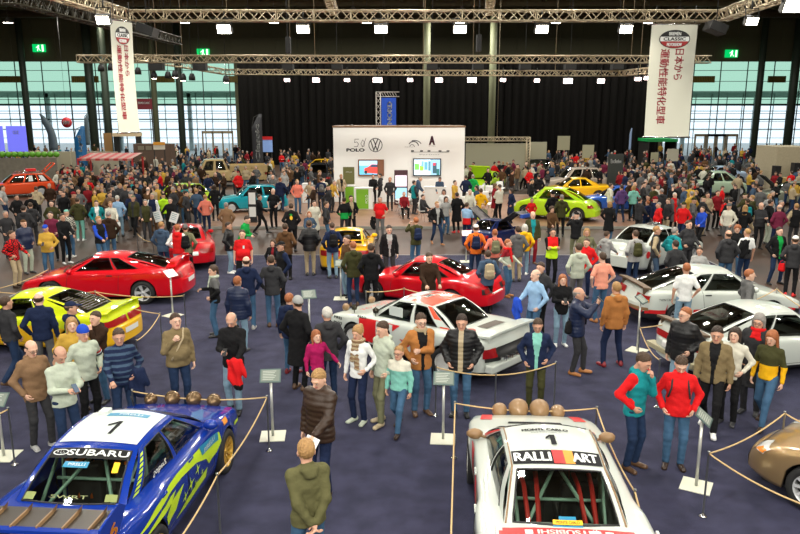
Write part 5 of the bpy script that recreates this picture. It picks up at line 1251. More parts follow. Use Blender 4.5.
# pickup with double cab
c = Car(5.0, 1.84, [(2.7, .7), (2.5, .9), (2.42, 1.12), (2.2, 1.18), (-.1, 1.18), (-2.45, 1.18), (-2.5, 1.0), (-2.6, .8)], 1.45, -1.45, .34, dict(x=(2.30, 1.85, .55, .25), y=(.84, .70, .70, .82), zr=1.93, crown=.05, bow=.1, sb=0), endr=.2, zs=.34, drop=.05)
r = build_car(c, P_tan, 'pickup_truck', (-12.4, 53.2, 0), R(198), 'tan double cab pickup truck with long flat load bed', 'car', detail=0, panes=((.10, .46), (.56, .92)), wheels=('disc', SILW), lowtrim=.42)
b = MB().box(-2.52, .15, -.90, -.86, 1.0, 1.52).box(-2.52, .15, .86, .90, 1.0, 1.52).box(-2.54, -2.50, -.90, .90, 1.0, 1.52).box(.13, .17, -.9, .9, 1.0, 1.52)
for k in range(4): z = 1.06 + k * .12; b.box(-2.5, .12, -.915, -.9, z, z + .03).box(-2.5, .12, .9, .915, z, z + .03)
b.build('load_bed', P_tan, r); mirrors(c, r, M_blacktrim, 2.2, 1.35); end_lamp(c, r, False, .5, .78, .70, .86, M_head, 'headlamp'); end_lamp(c, r, True, .62, .86, .8, .95, M_tail, 'tail_lamp')
text_obj('Syncro', lambda x, y: (-1.6 - x, .918, 1.3 + y), M_txtk, r, width=.5, height=.1)
# car with raised bonnet, lime
c, r = far('sedan', P_lime, 'sports_coupe', (5.9, 49.5, 0), 245, 'lime green car with tall raised bonnet behind the lounge chairs')
MB().add([(.85, -.7, .92), (.85, .7, .92), (1.55, .74, 1.75), (1.55, -.74, 1.75), (.82, -.7, .95), (.82, .7, .95), (1.50, .72, 1.79), (1.50, -.72, 1.79)], [(0, 1, 2, 3), (7, 6, 5, 4), (0, 3, 7, 4), (1, 5, 6, 2), (2, 6, 7, 3), (0, 4, 5, 1)]).build('raised_bonnet', P_lime, r)
c, r = far('suv', P_beige, 'compact_suv', (11.7, 48.3, 0), 185, 'beige compact offroader with rounded roof in the crowd behind the bubble car', panes=((.08, .36), (.40, .66), (.70, .92)))
c, r = far('sedan', P_yel, 'sports_coupe', (10.4, 43.0, PZ), 180, 'orange yellow low car just behind the bubble shaped car')
c, r = far('sedan', P_sky, 'sports_coupe', (11.5, 37.9, PZ), 172, 'bright blue low car beside the bubble shaped car')
c, r = far('sedan', paint('night_blue', (.006, .015, .08)), 'micro_coupe', (3.75, 28.2, 0), 50, 'tiny dark blue coupe with both gullwing doors raised', panes=((.12, .82),))
r.scale = (.72, .78, .84)
for sg in (1, -1):
    MB().add([(.55, sg * .55, 1.20), (-.45, sg * .50, 1.20), (-.40, sg * 1.35, 1.78), (.45, sg * 1.40, 1.78), (.40, sg * 1.75, 1.62), (-.35, sg * 1.70, 1.62)], [(0, 1, 2, 3), (3, 2, 5, 4), (3, 2, 1, 0), (4, 5, 2, 3)]).tube([(.55, sg * .55, 1.2), (.45, sg * 1.4, 1.78), (.40, sg * 1.78, 1.60), (-.35, sg * 1.72, 1.60), (-.40, sg * 1.35, 1.78), (-.45, sg * .5, 1.2)], .04, 6).build('gullwing_door', [M_blacktrim], r)
    MB().box(-.38, .42, sg * 1.72 - .1, sg * 1.72 + .1, 1.5, 1.68).build('door_skin', paint('door_blue', (.02, .07, .35)), r, .04)
c, r = far('classic', P_pale, 'classic_car', (20.6, 47.0, 0), 175, 'pale green round old car in the crowd, closer of the far row', panes=((.10, .46), (.52, .86)), wheels=('disc', SILW))
c, r = far('sedan', paint('ice_blue', (.35, .45, .62)), 'sports_coupe', (24.0, 54.5, 0), 178, 'pale blue coupe in the crowd behind the pale green old car')
MB().add([(.9, -.7, .92), (.9, .7, .92), (1.9, .7, 1.5), (1.9, -.7, 1.5)], [(0, 1, 2, 3), (3, 2, 1, 0)]).tube([(.9, -.7, .92), (1.9, -.7, 1.5), (1.9, .7, 1.5), (.9, .7, .92)], .03, 5).build('raised_bonnet', P_dark, r)
c, r = far('sedan', P_olive, 'sports_coupe', (28.0, 52.0, 0), 160, 'olive classic with open bonnet near the frame edge')
MB().add([(.9, -.7, .92), (.9, .7, .92), (1.75, .7, 1.65), (1.75, -.7, 1.65)], [(0, 1, 2, 3), (3, 2, 1, 0)]).tube([(.9, -.7, .92), (1.75, -.7, 1.65), (1.75, .7, 1.65), (.9, .7, .92)], .03, 5).build('raised_bonnet', P_pale, r)
c, r = far('sedan', paint('silver_green', (.34, .38, .30), metal=.5), 'saloon_car', (22.9, 42.0, 0), 168, 'grey green classic saloon at the frame edge, bonnet raised')
MB().add([(.9, -.7, .92), (.9, .7, .92), (1.75, .7, 1.65), (1.75, -.7, 1.65)], [(0, 1, 2, 3), (3, 2, 1, 0)]).tube([(.9, -.7, .92), (1.75, -.7, 1.65), (1.75, .7, 1.65), (.9, .7, .92)], .03, 5).build('raised_bonnet', M_blacktrim, r)
c, r = far('suv', P_dark, 'compact_suv', (-5.9, 53.0, 0), 95, 'black tall car behind the crowd close to the booth wall')
c, r = far('hatch', P_yel, 'hatchback', (-6.9, 63.0, 0), 160, 'small yellow car far behind, before the black curtain')
c, r = far('suv', P_dark, 'saloon_car', (10.7, 58.0, 0), 180, 'black car with dark panes behind the narrow white panels')
# ================================================================ platform, booth and the stands around
def planebox(mb, px0, py0, px1, py1, Y, d=.05, mi=0):
    a, b = aty(px0, py0, Y), aty(px1, py1, Y); mb.box(min(a.x, b.x), max(a.x, b.x), Y, Y + d, min(a.z, b.z), max(a.z, b.z), mi); return mb
def wtext(s, px, py, Y, w, h, m, parent, name='lettering', rot=0, bold=0):
    """text upright on a wall facing the camera, centred on the given picture point"""
    c = aty(px, py, Y); ca, sa = math.cos(R(rot)), math.sin(R(rot)); k = Y / math.cos(0) / FPX
    o = parent.matrix_basis.translation if parent and parent.parent is None else Vector((0, 0, 0))
    return text_obj(s, lambda x, y: (c.x + x * ca - y * sa - o.x, Y - .012 - o.y, c.z + x * sa + y * ca - o.z), m, parent, name, bold, w, h)
PX0, PX1, PY0, PY1 = onz(195, 229, 0).x, onz(692, 229, 0).x, onz(400, 229, 0).y, 46.0
tag(MB().box(PX0, PX1, PY0, PY1, 0, .12).build('platform', M_plat), 'low wooden show platform with brown boards under the white booth', 'platform')
tag(MB().box(PX0, PX1, PY0 - .03, PY0, 0, .125).build('trim_2', mat('platform_edge', (.32, .32, .28), .5)), kind='structure')
# ---- white booth
BY = 42.0
r = empty('exhibition_booth', (0, 0, 0), 0, 'large white booth wall with car maker emblems and two screens', 'booth')
mb = MB(); a, b = aty(333, 127.5, BY), aty(465, 127.5, BY); mb.box(a.x, b.x, BY, BY + 3.0, .12, a.z); mb.build('booth_wall', mat('booth_white', (.86, .88, .86), .6), r)
MB().box(a.x - .04, b.x + .04, BY - .03, BY + 3.04, a.z, a.z + .09).build('top_rail', mat('rail_brown', (.22, .12, .06), .5), r)
M_ol = mat('thin_black', (.02, .02, .03), .5)
def ring(mb, cx, cz, r0, r1, Y, a0=0, a1=360, n=40):
    P = []
    for k in range(n + 1):
        an = R(a0 + (a1 - a0) * k / n); P += [(cx + r0 * math.cos(an), Y, cz + r0 * math.sin(an)), (cx + r1 * math.cos(an), Y, cz + r1 * math.sin(an))]
    mb.add(P, [(2 * k, 2 * k + 1, 2 * k + 3, 2 * k + 2) for k in range(n)])
def stroke(mb, pts, w, Y):
    for (x0, z0), (x1, z1) in zip(pts[:-1], pts[1:]):
        d = Vector((x1 - x0, z1 - z0)).normalized() * w / 2; n = Vector((-d.y, d.x))
        mb.poly([(x0 + n.x - d.x, Y, z0 + n.y - d.y), (x1 + n.x + d.x, Y, z1 + n.y + d.y), (x1 - n.x + d.x, Y, z1 - n.y + d.y), (x0 - n.x - d.x, Y, z0 - n.y - d.y)])
c0 = aty(375.5, 145, BY); q = .40; mb = MB(); ring(mb, c0.x, c0.z, q * .90, q, BY - .015)
stroke(mb, [(c0.x - .13, c0.z + .32), (c0.x, c0.z + .02), (c0.x + .13, c0.z + .32)], .055, BY - .016)
stroke(mb, [(c0.x - .27, c0.z + .22), (c0.x - .10, c0.z - .30), (c0.x, c0.z - .04), (c0.x + .10, c0.z - .30), (c0.x + .27, c0.z + .22)], .055, BY - .017); mb.build('round_emblem', M_ol, r)
wtext('POLO', 355.5, 150, BY, 1.02, .17, M_ol, r, bold=.02)
c1 = aty(359.5, 143, BY); mb = MB()
x, z = c1.x - .18, c1.z; stroke(mb, [(x + .14, z + .22), (x - .08, z + .22), (x - .10, z + .03), (x + .04, z + .06), (x + .12, z - .06), (x + .06, z - .2), (x - .12, z - .2)], .025, BY - .015)
stroke(mb, [(x + .34, z - .22), (x + .26, z - .05), (x + .36, z + .18), (x + .48, z + .02), (x + .44, z - .18), (x + .34, z - .22), (x + .56, z + .28)], .022, BY - .015); mb.build('fifty_script', M_ol, r)
wtext('A', 432, 140.5, BY, .30, .50, mat('deep_red_ink', (.10, .01, .03), .5), r, bold=.03); wtext('AUDI TRADITION', 432, 146, BY, .42, .04, M_ol, r)
c2 = aty(413.5, 143.5, BY); mb = MB(); ring(mb, c2.x, c2.z - .18, .27, .32, BY - .015, 10, 150, 20); ring(mb, c2.x + .06, c2.z - .28, .44, .48, BY - .015, 35, 110, 20); ring(mb, c2.x - .08, c2.z - .2, .12, .15, BY - .015, 0, 170, 14); mb.build('arc_emblem', M_ol, r); wtext('VOLKSWAGEN CLASSIC', 409, 147, BY, .50, .04, M_ol, r)
mb = MB()
for px in (412.5, 421.5, 429, 440, 448): planebox(mb, px - 1.4, 150.3, px + 1.4, 151.6, BY - .02, .01)
planebox(mb, 411, 151.9, 449, 152.2, BY - .02, .01); mb.build('maker_row', M_ol, r); wtext('Partner', 430, 154.5, BY, 1.2, .05, M_grey, r)
MB_ = planebox(MB(), 343, 167, 354.5, 184, BY - .04, .04).build('olive_door', mat('olive_door', (.13, .13, .035), .5), r); wtext('POLO', 349, 172, BY - .045, .35, .05, M_txtw, MB_ and r)
def screen(px0, py0, px1, py1, label, pic):
    a, b = aty(px0, py0, BY - .12), aty(px1, py1, BY - .12)
    s = empty('wall_screen', (a.x, BY - .12, b.z), 0, label, 'screen'); w_, h_ = b.x - a.x, a.z - b.z
    MB().box(0, w_, 0, .12, 0, h_).build('frame', mat('frame_brown', (.20, .08, .03), .4) if pic == 'car' else M_blacktrim, s, .01)
    def em(n, c, k=1.3): return mat('screen_' + n, c, .4, emit=c, es=k)
    def pl(nm, pts, m, y=-.006): MB().poly([(x * w_, y, z * h_) for x, z in pts]).build(nm, m, s)
    if pic == 'car':
        pl('picture', [(.05, .08), (.74, .08), (.74, .92), (.05, .92)], em('sea', (.10, .38, .55)))
        pl('picture_sky', [(.05, .62), (.74, .62), (.74, .92), (.05, .92)], em('sky', (.35, .62, .80)), -.008)
        pl('picture_car', [(.24, .20), (.74, .15), (.74, .70), (.52, .72), (.40, .55), (.24, .46)], em('red', (.75, .05, .04)), -.010)
        pl('picture_glass', [(.44, .54), (.74, .54), (.74, .68), (.53, .70)], em('navy', (.03, .08, .15), .6), -.012)
        pl('picture_wheel', [(.30 + .06 * math.cos(a * .785), .24 + .11 * math.sin(a * .785)) for a in range(8)], em('black', (.02, .02, .02), .3), -.012)
        pl('side_panel', [(.78, .08), (.96, .08), (.96, .92), (.78, .92)], mat('panel_brown', (.25, .10, .05), .5))
    else:
        pl('picture', [(.04, .06), (.96, .06), (.96, .94), (.04, .94)], em('mist', (.55, .72, .85)))
        for k, (x, z, w, h, c) in enumerate(((.06, .35, .16, .35, (.15, .50, .08)), (.24, .30, .14, .30, (.25, .60, .05)), (.40, .35, .12, .45, (.10, .30, .40)), (.54, .30, .10, .55, (.08, .22, .30)), (.30, .55, .08, .30, (.15, .35, .45)), (.62, .06, .34, .88, (.25, .45, .60)), (.70, .15, .14, .60, (.03, .08, .10)), (.72, .60, .08, .15, (.60, .05, .08)), (.84, .06, .10, .35, (.02, .12, .12)))):
            pl('picture_part', [(x, z), (x + w, z), (x + w, z + h), (x, z + h)], em('c%d' % k, c), -.008 - k * .0006)
    return s
screen(358, 159.5, 384, 176, 'brown framed wall screen showing a red car', 'car'); screen(413, 158.5, 441, 176, 'black framed wall screen showing green trees and a city', 'city')
s = empty('display_column', (aty(401, 200, 40.5).x, 40.5, .12), 0, 'tall dark display column with two bright pictures', 'display')
MB().box(-.38, .38, 0, .3, 0, 1.95).build('cabinet', mat('display_maroon', (.06, .02, .03), .4), s, .02)
for z0, c, n in ((1.05, (.70, .60, .68), 'pink'), (.35, (.30, .60, .75), 'cyan')): MB().box(-.32, .32, -.01, 0, z0, z0 + .62).build('screen', mat('disp_' + n, c, .4, emit=c, es=1.0), s)
M_cw = mat('counter_white', (.80, .82, .80), .4); M_cg = mat('counter_green', (.17, .42, .01), .45)
def counter(px0, px1, pyt, Y, d, h, label, m=None, txt=None):
    a, b = aty(px0, pyt, Y), aty(px1, pyt, Y); s = empty('counter', ((a.x + b.x) / 2, Y, .12), 0, label, 'counter'); w_ = (b.x - a.x) / 2
    MB().box(-w_, w_, 0, d, 0, h).build('counter_body', M_cw, s, .01); MB().box(-w_ - .02, w_ + .02, -.02, d + .02, h, h + .04).build('counter_top', M_cw, s)
    if m: MB().box(-w_ + .03, w_ - (.22 if txt else .1), -.012, 0, .03, h - .03).build('front_panel', m, s)
    if txt: text_obj(txt, lambda x, y: (w_ - .32 - y, -.02, h * .5 + x), M_txtw, s, width=.45, height=.14)
counter(355.5, 372.5, 188.5, 38.6, .5, 1.12, 'green fronted counter with white edge, larger of two', M_cg, 'POLO'); counter(344.5, 355.5, 182.5, 40.6, .4, 1.05, 'green fronted counter by the olive door, smaller of two', M_cg)
counter(424.5, 446, 190, 39.3, .6, 1.10, 'plain white counter beneath the city screen'); counter(302, 311, 184, 41.5, .8, 1.05, 'white block counter beside the booth corner')
# round table and shell chairs
t = empty('round_table', (aty(404, 200, 36.8).x, 36.8, .12), 0, 'white round table with seated red shirt figure', 'table'); MB().lathe([(0, .72), (.45, .72), (.45, .75), (0, .75)], 20).build('tabletop', M_cw, t); MB().lathe([(.28, 0), (.28, .02), (.03, .04), (.03, .72)], 12).build('pedestal', M_chrome, t)
def shell_chair(loc, rz, label):
    s = empty('shell_chair', loc, R(rz), label, 'chair', 'white shell chairs on the platform')
    P = []; n = 8
    for i in range(n + 1):
        t_ = i / n; y = -.22 + .40 * min(t_ * 2, 1) + .06 * max(0, t_ - .5); z = .45 - .02 * math.sin(min(t_ * 2, 1) * 3.14) + .45 * max(0, (t_ - .45) / .55)
        for j in range(7): x = -.24 + .08 * j; P.append((x * (1 - .25 * max(0, t_ - .6)), y - .12 * (x / .24) ** 2 * (t_ > .5), z + .10 * (x / .24) ** 2 * (t_ < .6)))
    F = [(i * 7 + j, i * 7 + j + 1, (i + 1) * 7 + j + 1, (i + 1) * 7 + j) for i in range(n) for j in range(6)]
    o = MB().add(P, F, 0, True).build('shell', M_cw, s); o.modifiers.new('solid', 'SOLIDIFY').thickness = .015
    for sx in (1, -1):
        for sy in (1, -1): MB().tube([(sx * .08, sy * .08, .44), (sx * .22, sy * .22, 0)], .012, 5).build('leg', M_chrome, s)
CH = [(461, 213, 200), (470, 208, 150), (477, 215, 30), (484, 207, 200), (492, 213, 300), (489, 200, 170), (497, 203, 90), (401, 212, 250), (412, 213, 120), (500, 196, 20), (480, 200, 180)]
CL = ['beside the red and blue figure', 'in front of the lounge group', 'closest to the open doors car', 'second row behind the open doors car', 'nearest the bubble car wheel', 'in the third lounge row', 'turned to the bubble car', 'close to the round table', 'at the other side of the round table', 'at the back of the lounge', 'centre of the lounge group']
for (px, py, a), l in zip(CH, CL):
    g = onz(px, py, .12); shell_chair((g.x, g.y, .12), a, 'white shell chair, ' + l)
# ---- blue tower banner behind the booth
Y = 47.0; a, b = aty(376, 92, Y), aty(397, 127, Y)
s = empty('banner_tower', (a.x, Y, 0), 0, 'tall blue banner in a truss frame rising behind the white booth', 'banner')
f = MB(); w_ = b.x - a.x
for x, zt_ in ((0, a.z), (.28, a.z)):
    for y in (0, .28): f.tube([(x, y, 0), (x, y, zt_)], .025, 5)
for k in range(18): z = k * a.z / 18; f.tube([(0, 0, z), (.28, 0, z + a.z / 18)], .014, 4).tube([(.28, 0, z), (0, 0, z + a.z / 18)], .014, 4)
for z in (a.z, a.z - .28): f.tube([(0, 0, z), (w_ + .15, 0, z)], .025, 5)
for k in range(8): x = k * w_ / 8; f.tube([(x, 0, a.z), (x + w_ / 8, 0, a.z - .28)], .014, 4)
f.build('truss_frame', mat('truss_pale', (.55, .5, .45), .4, metal=.5), s); g = MB(); n = 14; P = []
for i in range(n + 1): x = .34 + (w_ - .40) * i / n; P += [(x, -.05 + .03 * math.sin(i * 1.3), .2), (x, -.05 + .03 * math.sin(i * 1.3), a.z - .36)]
g.add(P, [(2 * i, 2 * i + 2, 2 * i + 3, 2 * i + 1) for i in range(n)], 0, True).build('cloth', mat('banner_blue', (.008, .08, .55), .5), s)
text_obj('SYNORD', lambda x, y: (.86 - y, -.10, 4.95 + x), M_txtw, s, width=1.9, height=.28, bold=.02)
# ---- the two hanging banners
M_ban = mat('banner_white', (.62, .62, .52), .6); M_kanji = mat('kanji_red', (.30, .015, .03), .6)
def banner(o, axx, w, h, label, ybow=.05):
    """o: upper-left corner; axx: horizontal unit vector"""
    s = empty('hanging_banner', o, 0, label, 'banner'); ax = Vector(axx).normalized(); nrm = Vector((ax.y, -ax.x, 0)); n = 12; P = []
    pos = lambda x, z, off=0: tuple(ax * x + nrm * (ybow * math.sin(3.1 * z / h) + off) + Vector((0, 0, z)))
    for i in range(n + 1):
        for j in range(9): P.append(pos(w * j / 8, -h * i / n))
    MB().add(P, [(i * 9 + j, i * 9 + j + 1, (i + 1) * 9 + j + 1, (i + 1) * 9 + j) for i in range(n) for j in range(8)], 0, True).build('cloth', M_ban, s)
    MB().tube([pos(-.08, 0), pos(w + .08, 0)], .025, 6).build('top_rod', M_chrome, s); MB().tube([pos(-.05, -h), pos(w + .03, -h)], .022, 6).build('bottom_rod', M_chrome, s)
    for x in (.1, w - .1): MB().tube([pos(x, 0), pos(x, .5)], .01, 4).build('hanging_wire', M_dark, s)
    # oval emblem
    cx, cz, rx, rz = w * .52, -h * .13, w * .32, h * .075
    for k, (t0, t1, m) in enumerate(((.28, 1, M_blacktrim), (-.25, .28, M_txtw), (-1, -.25, mat('emblem_red', (.35, .02, .02), .5)))):
        a0, a1 = math.asin(t0), math.asin(t1); pts = [(math.cos(a0 + (a1 - a0) * i / 8), math.sin(a0 + (a1 - a0) * i / 8)) for i in range(9)]
        pts = pts + [(-x, z) for x, z in pts[::-1]]; MB().poly([pos(cx + x * rx, cz + z * rz, .012) for x, z in pts]).build('emblem_band', m, s)
    e = MB(); pts = [(math.cos(i * .2618), math.sin(i * .2618)) for i in range(24)]
    e.add([pos(cx + x * rx * q, cz + z * rz * q, .014) for q in (1.0, 1.06) for x, z in pts], [(i, (i + 1) % 24, 24 + (i + 1) % 24, 24 + i) for i in range(24)]).build('emblem_ring', M_blacktrim, s)
    for t, z, ww, m in (('BREMEN', .62, .8, M_txtw), ('CLASSIC', .02, 1.5, M_blacktrim), ('MOTORSHOW', -.62, 1.0, M_txtw)): text_obj(t, lambda x, y, z=z: pos(cx + x, cz + z * rz + y, .018), m, s, width=rx * ww, height=rz * .36, bold=.006)
    for t, x0, z0, L in (('日本から', .66, -.215, .27), ('運動性能特化型車', .34, -.215, .665)):
        text_obj(t, lambda x, y, x0=x0, z0=z0, L=L: pos(w * x0 + y, z0 * h - L * h / 2 - x, .012), M_kanji, s, 'kanji_column', .006, L * h, w * .20)
    return s
a = aty(652, 24, 21.9); b = aty(698, 24, 21.9); c_ = aty(672, 137, 21.9)
banner(a, (1, 0, 0), b.x - a.x, a.z - c_.z, 'wide white vertical banner with dark red characters, hung from the front truss corner')
a = onz(110, 19, A1.z - .35); b = onz(132, 22, A1.z - .35)
hgt = a.z - (CAMH + 0); z1 = aty(117, 133, a.y).z
banner(a, (b.x - a.x, b.y - a.y, 0), (b - a).length * 1.0, a.z - z1, 'narrow looking white vertical banner with dark red characters before the tinted glass')
# ---- barrier posts and ropes, information stands
M_rope = mat('rope', (.52, .36, .17), .8); M_post = mat('post_steel', (.28, .29, .28), .3, metal=.8)
POSTZ = .92
def post(px, py, label):
    g = onz(px, py, POSTZ); s = empty('barrier_post', (g.x, g.y, .012), 0, label, 'barrier post', 'slim rope barrier posts')
    MB().lathe([(.0, 0), (.055, 0), (.055, .012), (.02, .03), (.013, .05)], 14).build('foot', M_chrome, s); MB().lathe([(.013, .02), (.013, POSTZ - .02), (.018, POSTZ - .015), (.018, POSTZ), (0, POSTZ + .005)], 10).build('pole', M_post, s)
    return Vector((g.x, g.y, POSTZ))
def rope(pts, label, sag=.10):
    P = []
    for a, b in zip(pts[:-1], pts[1:]):
        for k in range(12): t = k / 12; p = a.lerp(b, t); P.append((p.x, p.y, p.z - .02 - sag * 4 * t * (1 - t) * min(1, (b - a).length / 2.5)))
    P.append((pts[-1].x, pts[-1].y, pts[-1].z - .02))
    tag(MB().tube(P, .011, 6).build('barrier_rope', M_rope), label, 'rope', 'thin tan barrier ropes')
B = {}
for k, px, py, l in (('a', 132, 390, 'behind the blue rally car nose'), ('b', 267, 396, 'beside the information stand by the brown down jacket'), ('c', 217, 474, 'closest to the blue rally car flank'), ('d', 150, 575, 'next to the blue rally car rear, off frame'), ('e', 8, 408, 'at the frame edge beside the blue rally car'), ('e2', -40, 430, 'off frame past the blue rally car'),
    ('f', 455, 402, 'at the white rallye car front, mirror side'), ('g', 597, 407, 'at the white rallye car front, by the teal figure'), ('h', 635, 490, 'alongside the white rallye car rear'), ('i', 668, 585, 'off frame beside the white rallye car'), ('j', 449, 600, 'off frame at the other side of the white rallye car'),
    ('k', 496, 374, 'before the square tail with red lamps'), ('l', 436, 366, 'before the white rear wheel'), ('m', 556, 362, 'behind the green shirt figure'), ('n', 48, 269, 'at the long red coupe nose'), ('n2', -14, 290, 'off frame at the long red coupe nose'), ('o', 95, 291, 'between the yellow wedge and the long red coupe'), ('p', 184, 295, 'at the tail of the long red coupe'), ('q', 160, 313, 'at the yellow wedge tail'), ('r', 136, 340, 'in front of the yellow wedge tail'),
    ('s', 404, 288, 'before the round red coupe door'), ('s2', 366, 291, 'before the round red coupe nose'), ('t', 462, 297, 'before the round red coupe rear wheel'), ('u', 777, 288, 'beyond the white angular hatchback bonnet'), ('v', 820, 314, 'off frame by the white angular hatchback'), ('w', 731, 305, 'between the two white cars'), ('x', 640, 327, 'next to the tall sign stand at the white hatchback'), ('y', 660, 359, 'at the blade of the second white coupe'), ('z', 785, 412, 'behind the champagne bonnet'), ('1', 709, 452, 'before the champagne nose'), ('2', 806, 504, 'off frame before the champagne wheel'), ('3', 830, 432, 'off frame behind the champagne car'), ('4', 137, 233, 'on the brown floor near the slate leather jacket'), ('5', 153, 241, 'at the carpet corner near the slate leather jacket')):
    B[k] = post(px, py, 'slim barrier post ' + l)
for ks, l, sg in (('abcd', 'rope around the blue rally car', .10), (('e', 'e2'), 'short rope at the frame edge, far side of the blue rally car', .05), ('jfghi', 'rope around the white rallye car with number 1', .10), ('lkm', 'rope before the square tailed rallye coupe', .10), (('n2', 'n'), 'rope at the long red coupe nose', .08), (('n2', 'o', 'p'), 'rope between yellow wedge and long red coupe', .08), ('oqr', 'rope around the yellow wedge tail', .10), (('s2', 's', 't'), 'rope before the round red coupe', .08), ('xwuv', 'rope around the white angular hatchback', .08), ('xy', 'sagging rope before the second white coupe', .14), (('3', 'z', '1', '2'), 'rope around the champagne saloon', .10), ('45', 'short rope on the brown floor corner', .12)):
    rope([B[k] for k in ks], l, sg)
def info_stand(px, py, h, rz, label, white=False):
    """px, py: foot of the pole"""
    g = onz(px, py, 0); s = empty('information_stand', (g.x, g.y, .012), R(rz), label, 'information stand', 'slanted information stands')
    MB().box(-.2, .2, -.2, .2, 0, .012).build('base_plate', mat('plate_pale', (.62, .62, .50), .4), s); MB().tube([(0, 0, .01), (0, 0, h)], .022, 10).build('pole', mat('pole_silver', (.55, .56, .52), .3, metal=.5), s)
    T = Matrix.Translation((0, -.02, h + .03)) @ Matrix.Rotation(R(38), 4, 'X')
    MB().box(-.165, .165, -.125, .125, -.006, .006, M=T).build('sheet_holder', M_white if white else mat('acrylic', (.12, .17, .16), .1, coat=1), s)
    MB().box(-.145, .145, -.105, .105, .007, .009, M=T).build('printed_sheet', mat('sheet_grey', (.17, .20, .17), .4) if not white else M_txtw, s)
    mb = MB()
    for k in range(6): mb.box(-.12, .09 - .02 * (k % 3), .075 - k * .03, .085 - k * .03, .0095, .0105, M=T)
    mb.build('text_lines', mat('ink_grey', (.45, .48, .42), .6), s)
info_stand(273, 437, 1.02, 5, 'slanted information stand beside the brown down jacket figure'); info_stand(443, 440, 1.02, -5, 'slanted information stand before the white rear wheel'); info_stand(696, 487, 1.02, 60, 'slanted information stand before the champagne saloon'); info_stand(637, 351, 1.15, 50, 'slanted information stand at the white hatchback tail')
info_stand(310, 342, 1.1, 15, 'slanted information stand behind the grey beanie figure'); info_stand(173, 316, 1.1, 60, 'white topped information stand at the tail of the long red coupe', True); info_stand(4, 457, .9, 0, 'information stand at the frame edge past the blue rally car'); info_stand(466, 262, 1.0, 0, 'information stand beside the orange sweater figure', True); info_stand(341, 299, 1.0, 0, 'information stand at the nose of the round red coupe')
# ---- feather flags, signs, stalls and walls in the back
def feather(px, pyt, pyb, wpx, Y, m, label, txt=None, tm=None, lean=0):
    a, b = aty(px, pyt, Y), aty(px, pyb, Y); s = empty('feather_flag', (a.x, Y, 0), 0, label, 'flag'); h = a.z; w_ = wpx * Y / FPX
    MB().tube([(-w_ / 2, 0, 0), (-w_ / 2, 0, h * .8), (-w_ * .3 + lean * .3, 0, h * .95), (w_ * .3 + lean, 0, h)], .03, 6).build('pole', M_dark, s)
    z0 = max(b.z, .3); P = []; n = 12
    for i in range(n + 1):
        t = i / n; z = z0 + (h - z0) * t; xl = -w_ / 2 + (0 if t < .75 else (t - .75) / .25 * w_ * .7); P += [(xl + lean * t ** 3, -.04, z), (w_ / 2 + lean * t ** 3, -.04, min(z, z0 + (h - z0) * (.93 + .07 * t)))]
    o = MB().add(P, [(2 * i, 2 * i + 1, 2 * i + 3, 2 * i + 2) for i in range(n)], 0, True).build('flag_cloth', m, s); o.modifiers.new('s', 'SOLIDIFY').thickness = .01
    MB().box(-w_ / 2 - .3, -w_ / 2 + .3, -.3, .3, 0, .04).build('base', M_dark, s)
    if txt: text_obj(txt, lambda x, y: (-y, -.07, z0 + (h - z0) * .45 + x), tm or M_txtw, s, width=(h - z0) * .7, height=w_ * .38, bold=.02)
feather(79, 126, 176, 11, 52, mat('flag_blue', (.01, .13, .33), .5), 'blue feather flag with white script above the red jacket figure', 'Lyd Lyd', None); feather(256.5, 114, 166, 10, 60, mat('flag_black', (.03, .03, .035), .5), 'black feather flag with white lettering behind the tan pickup', 'Classic')
feather(51, 114, 150, 8, 66, mat('flag_slate', (.10, .14, .16), .5), 'bent grey feather flag behind the purple screens', None, None, -1.2); feather(85.5, 114, 145, 4, 72, mat('flag_slate', (.10, .14, .16), .5), 'slim dark feather flag just past the blue flag'); feather(631, 128, 150, 2.2, 62, mat('flag_thin', (.25, .35, .55), .5), 'very thin pale flag pole before the curtain end')
def board(px0, py0, px1, py1, Y, m, name, label, cat, d=.12, feet=True, txt=None, tm=None, tw=.7, th=.3, ty=.5):
    a, b = aty(px0, py0, Y), aty(px1, py1, Y); s = empty(name, ((a.x + b.x) / 2, Y, 0), 0, label, cat); w_ = (b.x - a.x) / 2; zb = b.z if feet else 0
    MB().box(-w_, w_, 0, d, max(zb, .0), a.z).build('panel', m, s)
    if feet and zb > .05:
        for x in (-w_ * .9, w_ * .9): MB().box(x - .03, x + .03, 0, d, 0, zb).build('leg', M_dark, s)
    if txt: text_obj(txt, lambda x, y: (x, -.015, zb + (a.z - zb) * ty + y), tm or M_txtw, s, width=w_ * 2 * tw, height=(a.z - zb) * th, bold=.01)
    return s
M_scr = mat('screen_violet', (.10, .10, .55), .4, emit=(.16, .17, .80), es=.9)
board(-12, 126, 4.5, 151, 60, M_scr, 'display_wall', 'violet blue illuminated display wall, panel at the frame edge', 'display'); board(5.5, 126, 27.5, 151.5, 60, M_scr, 'display_wall', 'violet blue illuminated display wall with small white lettering', 'display', txt='OZ', tw=.3, th=.13, ty=.75)
s = board(-10, 158, 60, 200, 53, mat('plank_grey', (.20, .18, .14), .7, var=.4, vscale=3), 'plank_fence', 'grey plank fence behind the orange red estate car', 'fence', feet=False)
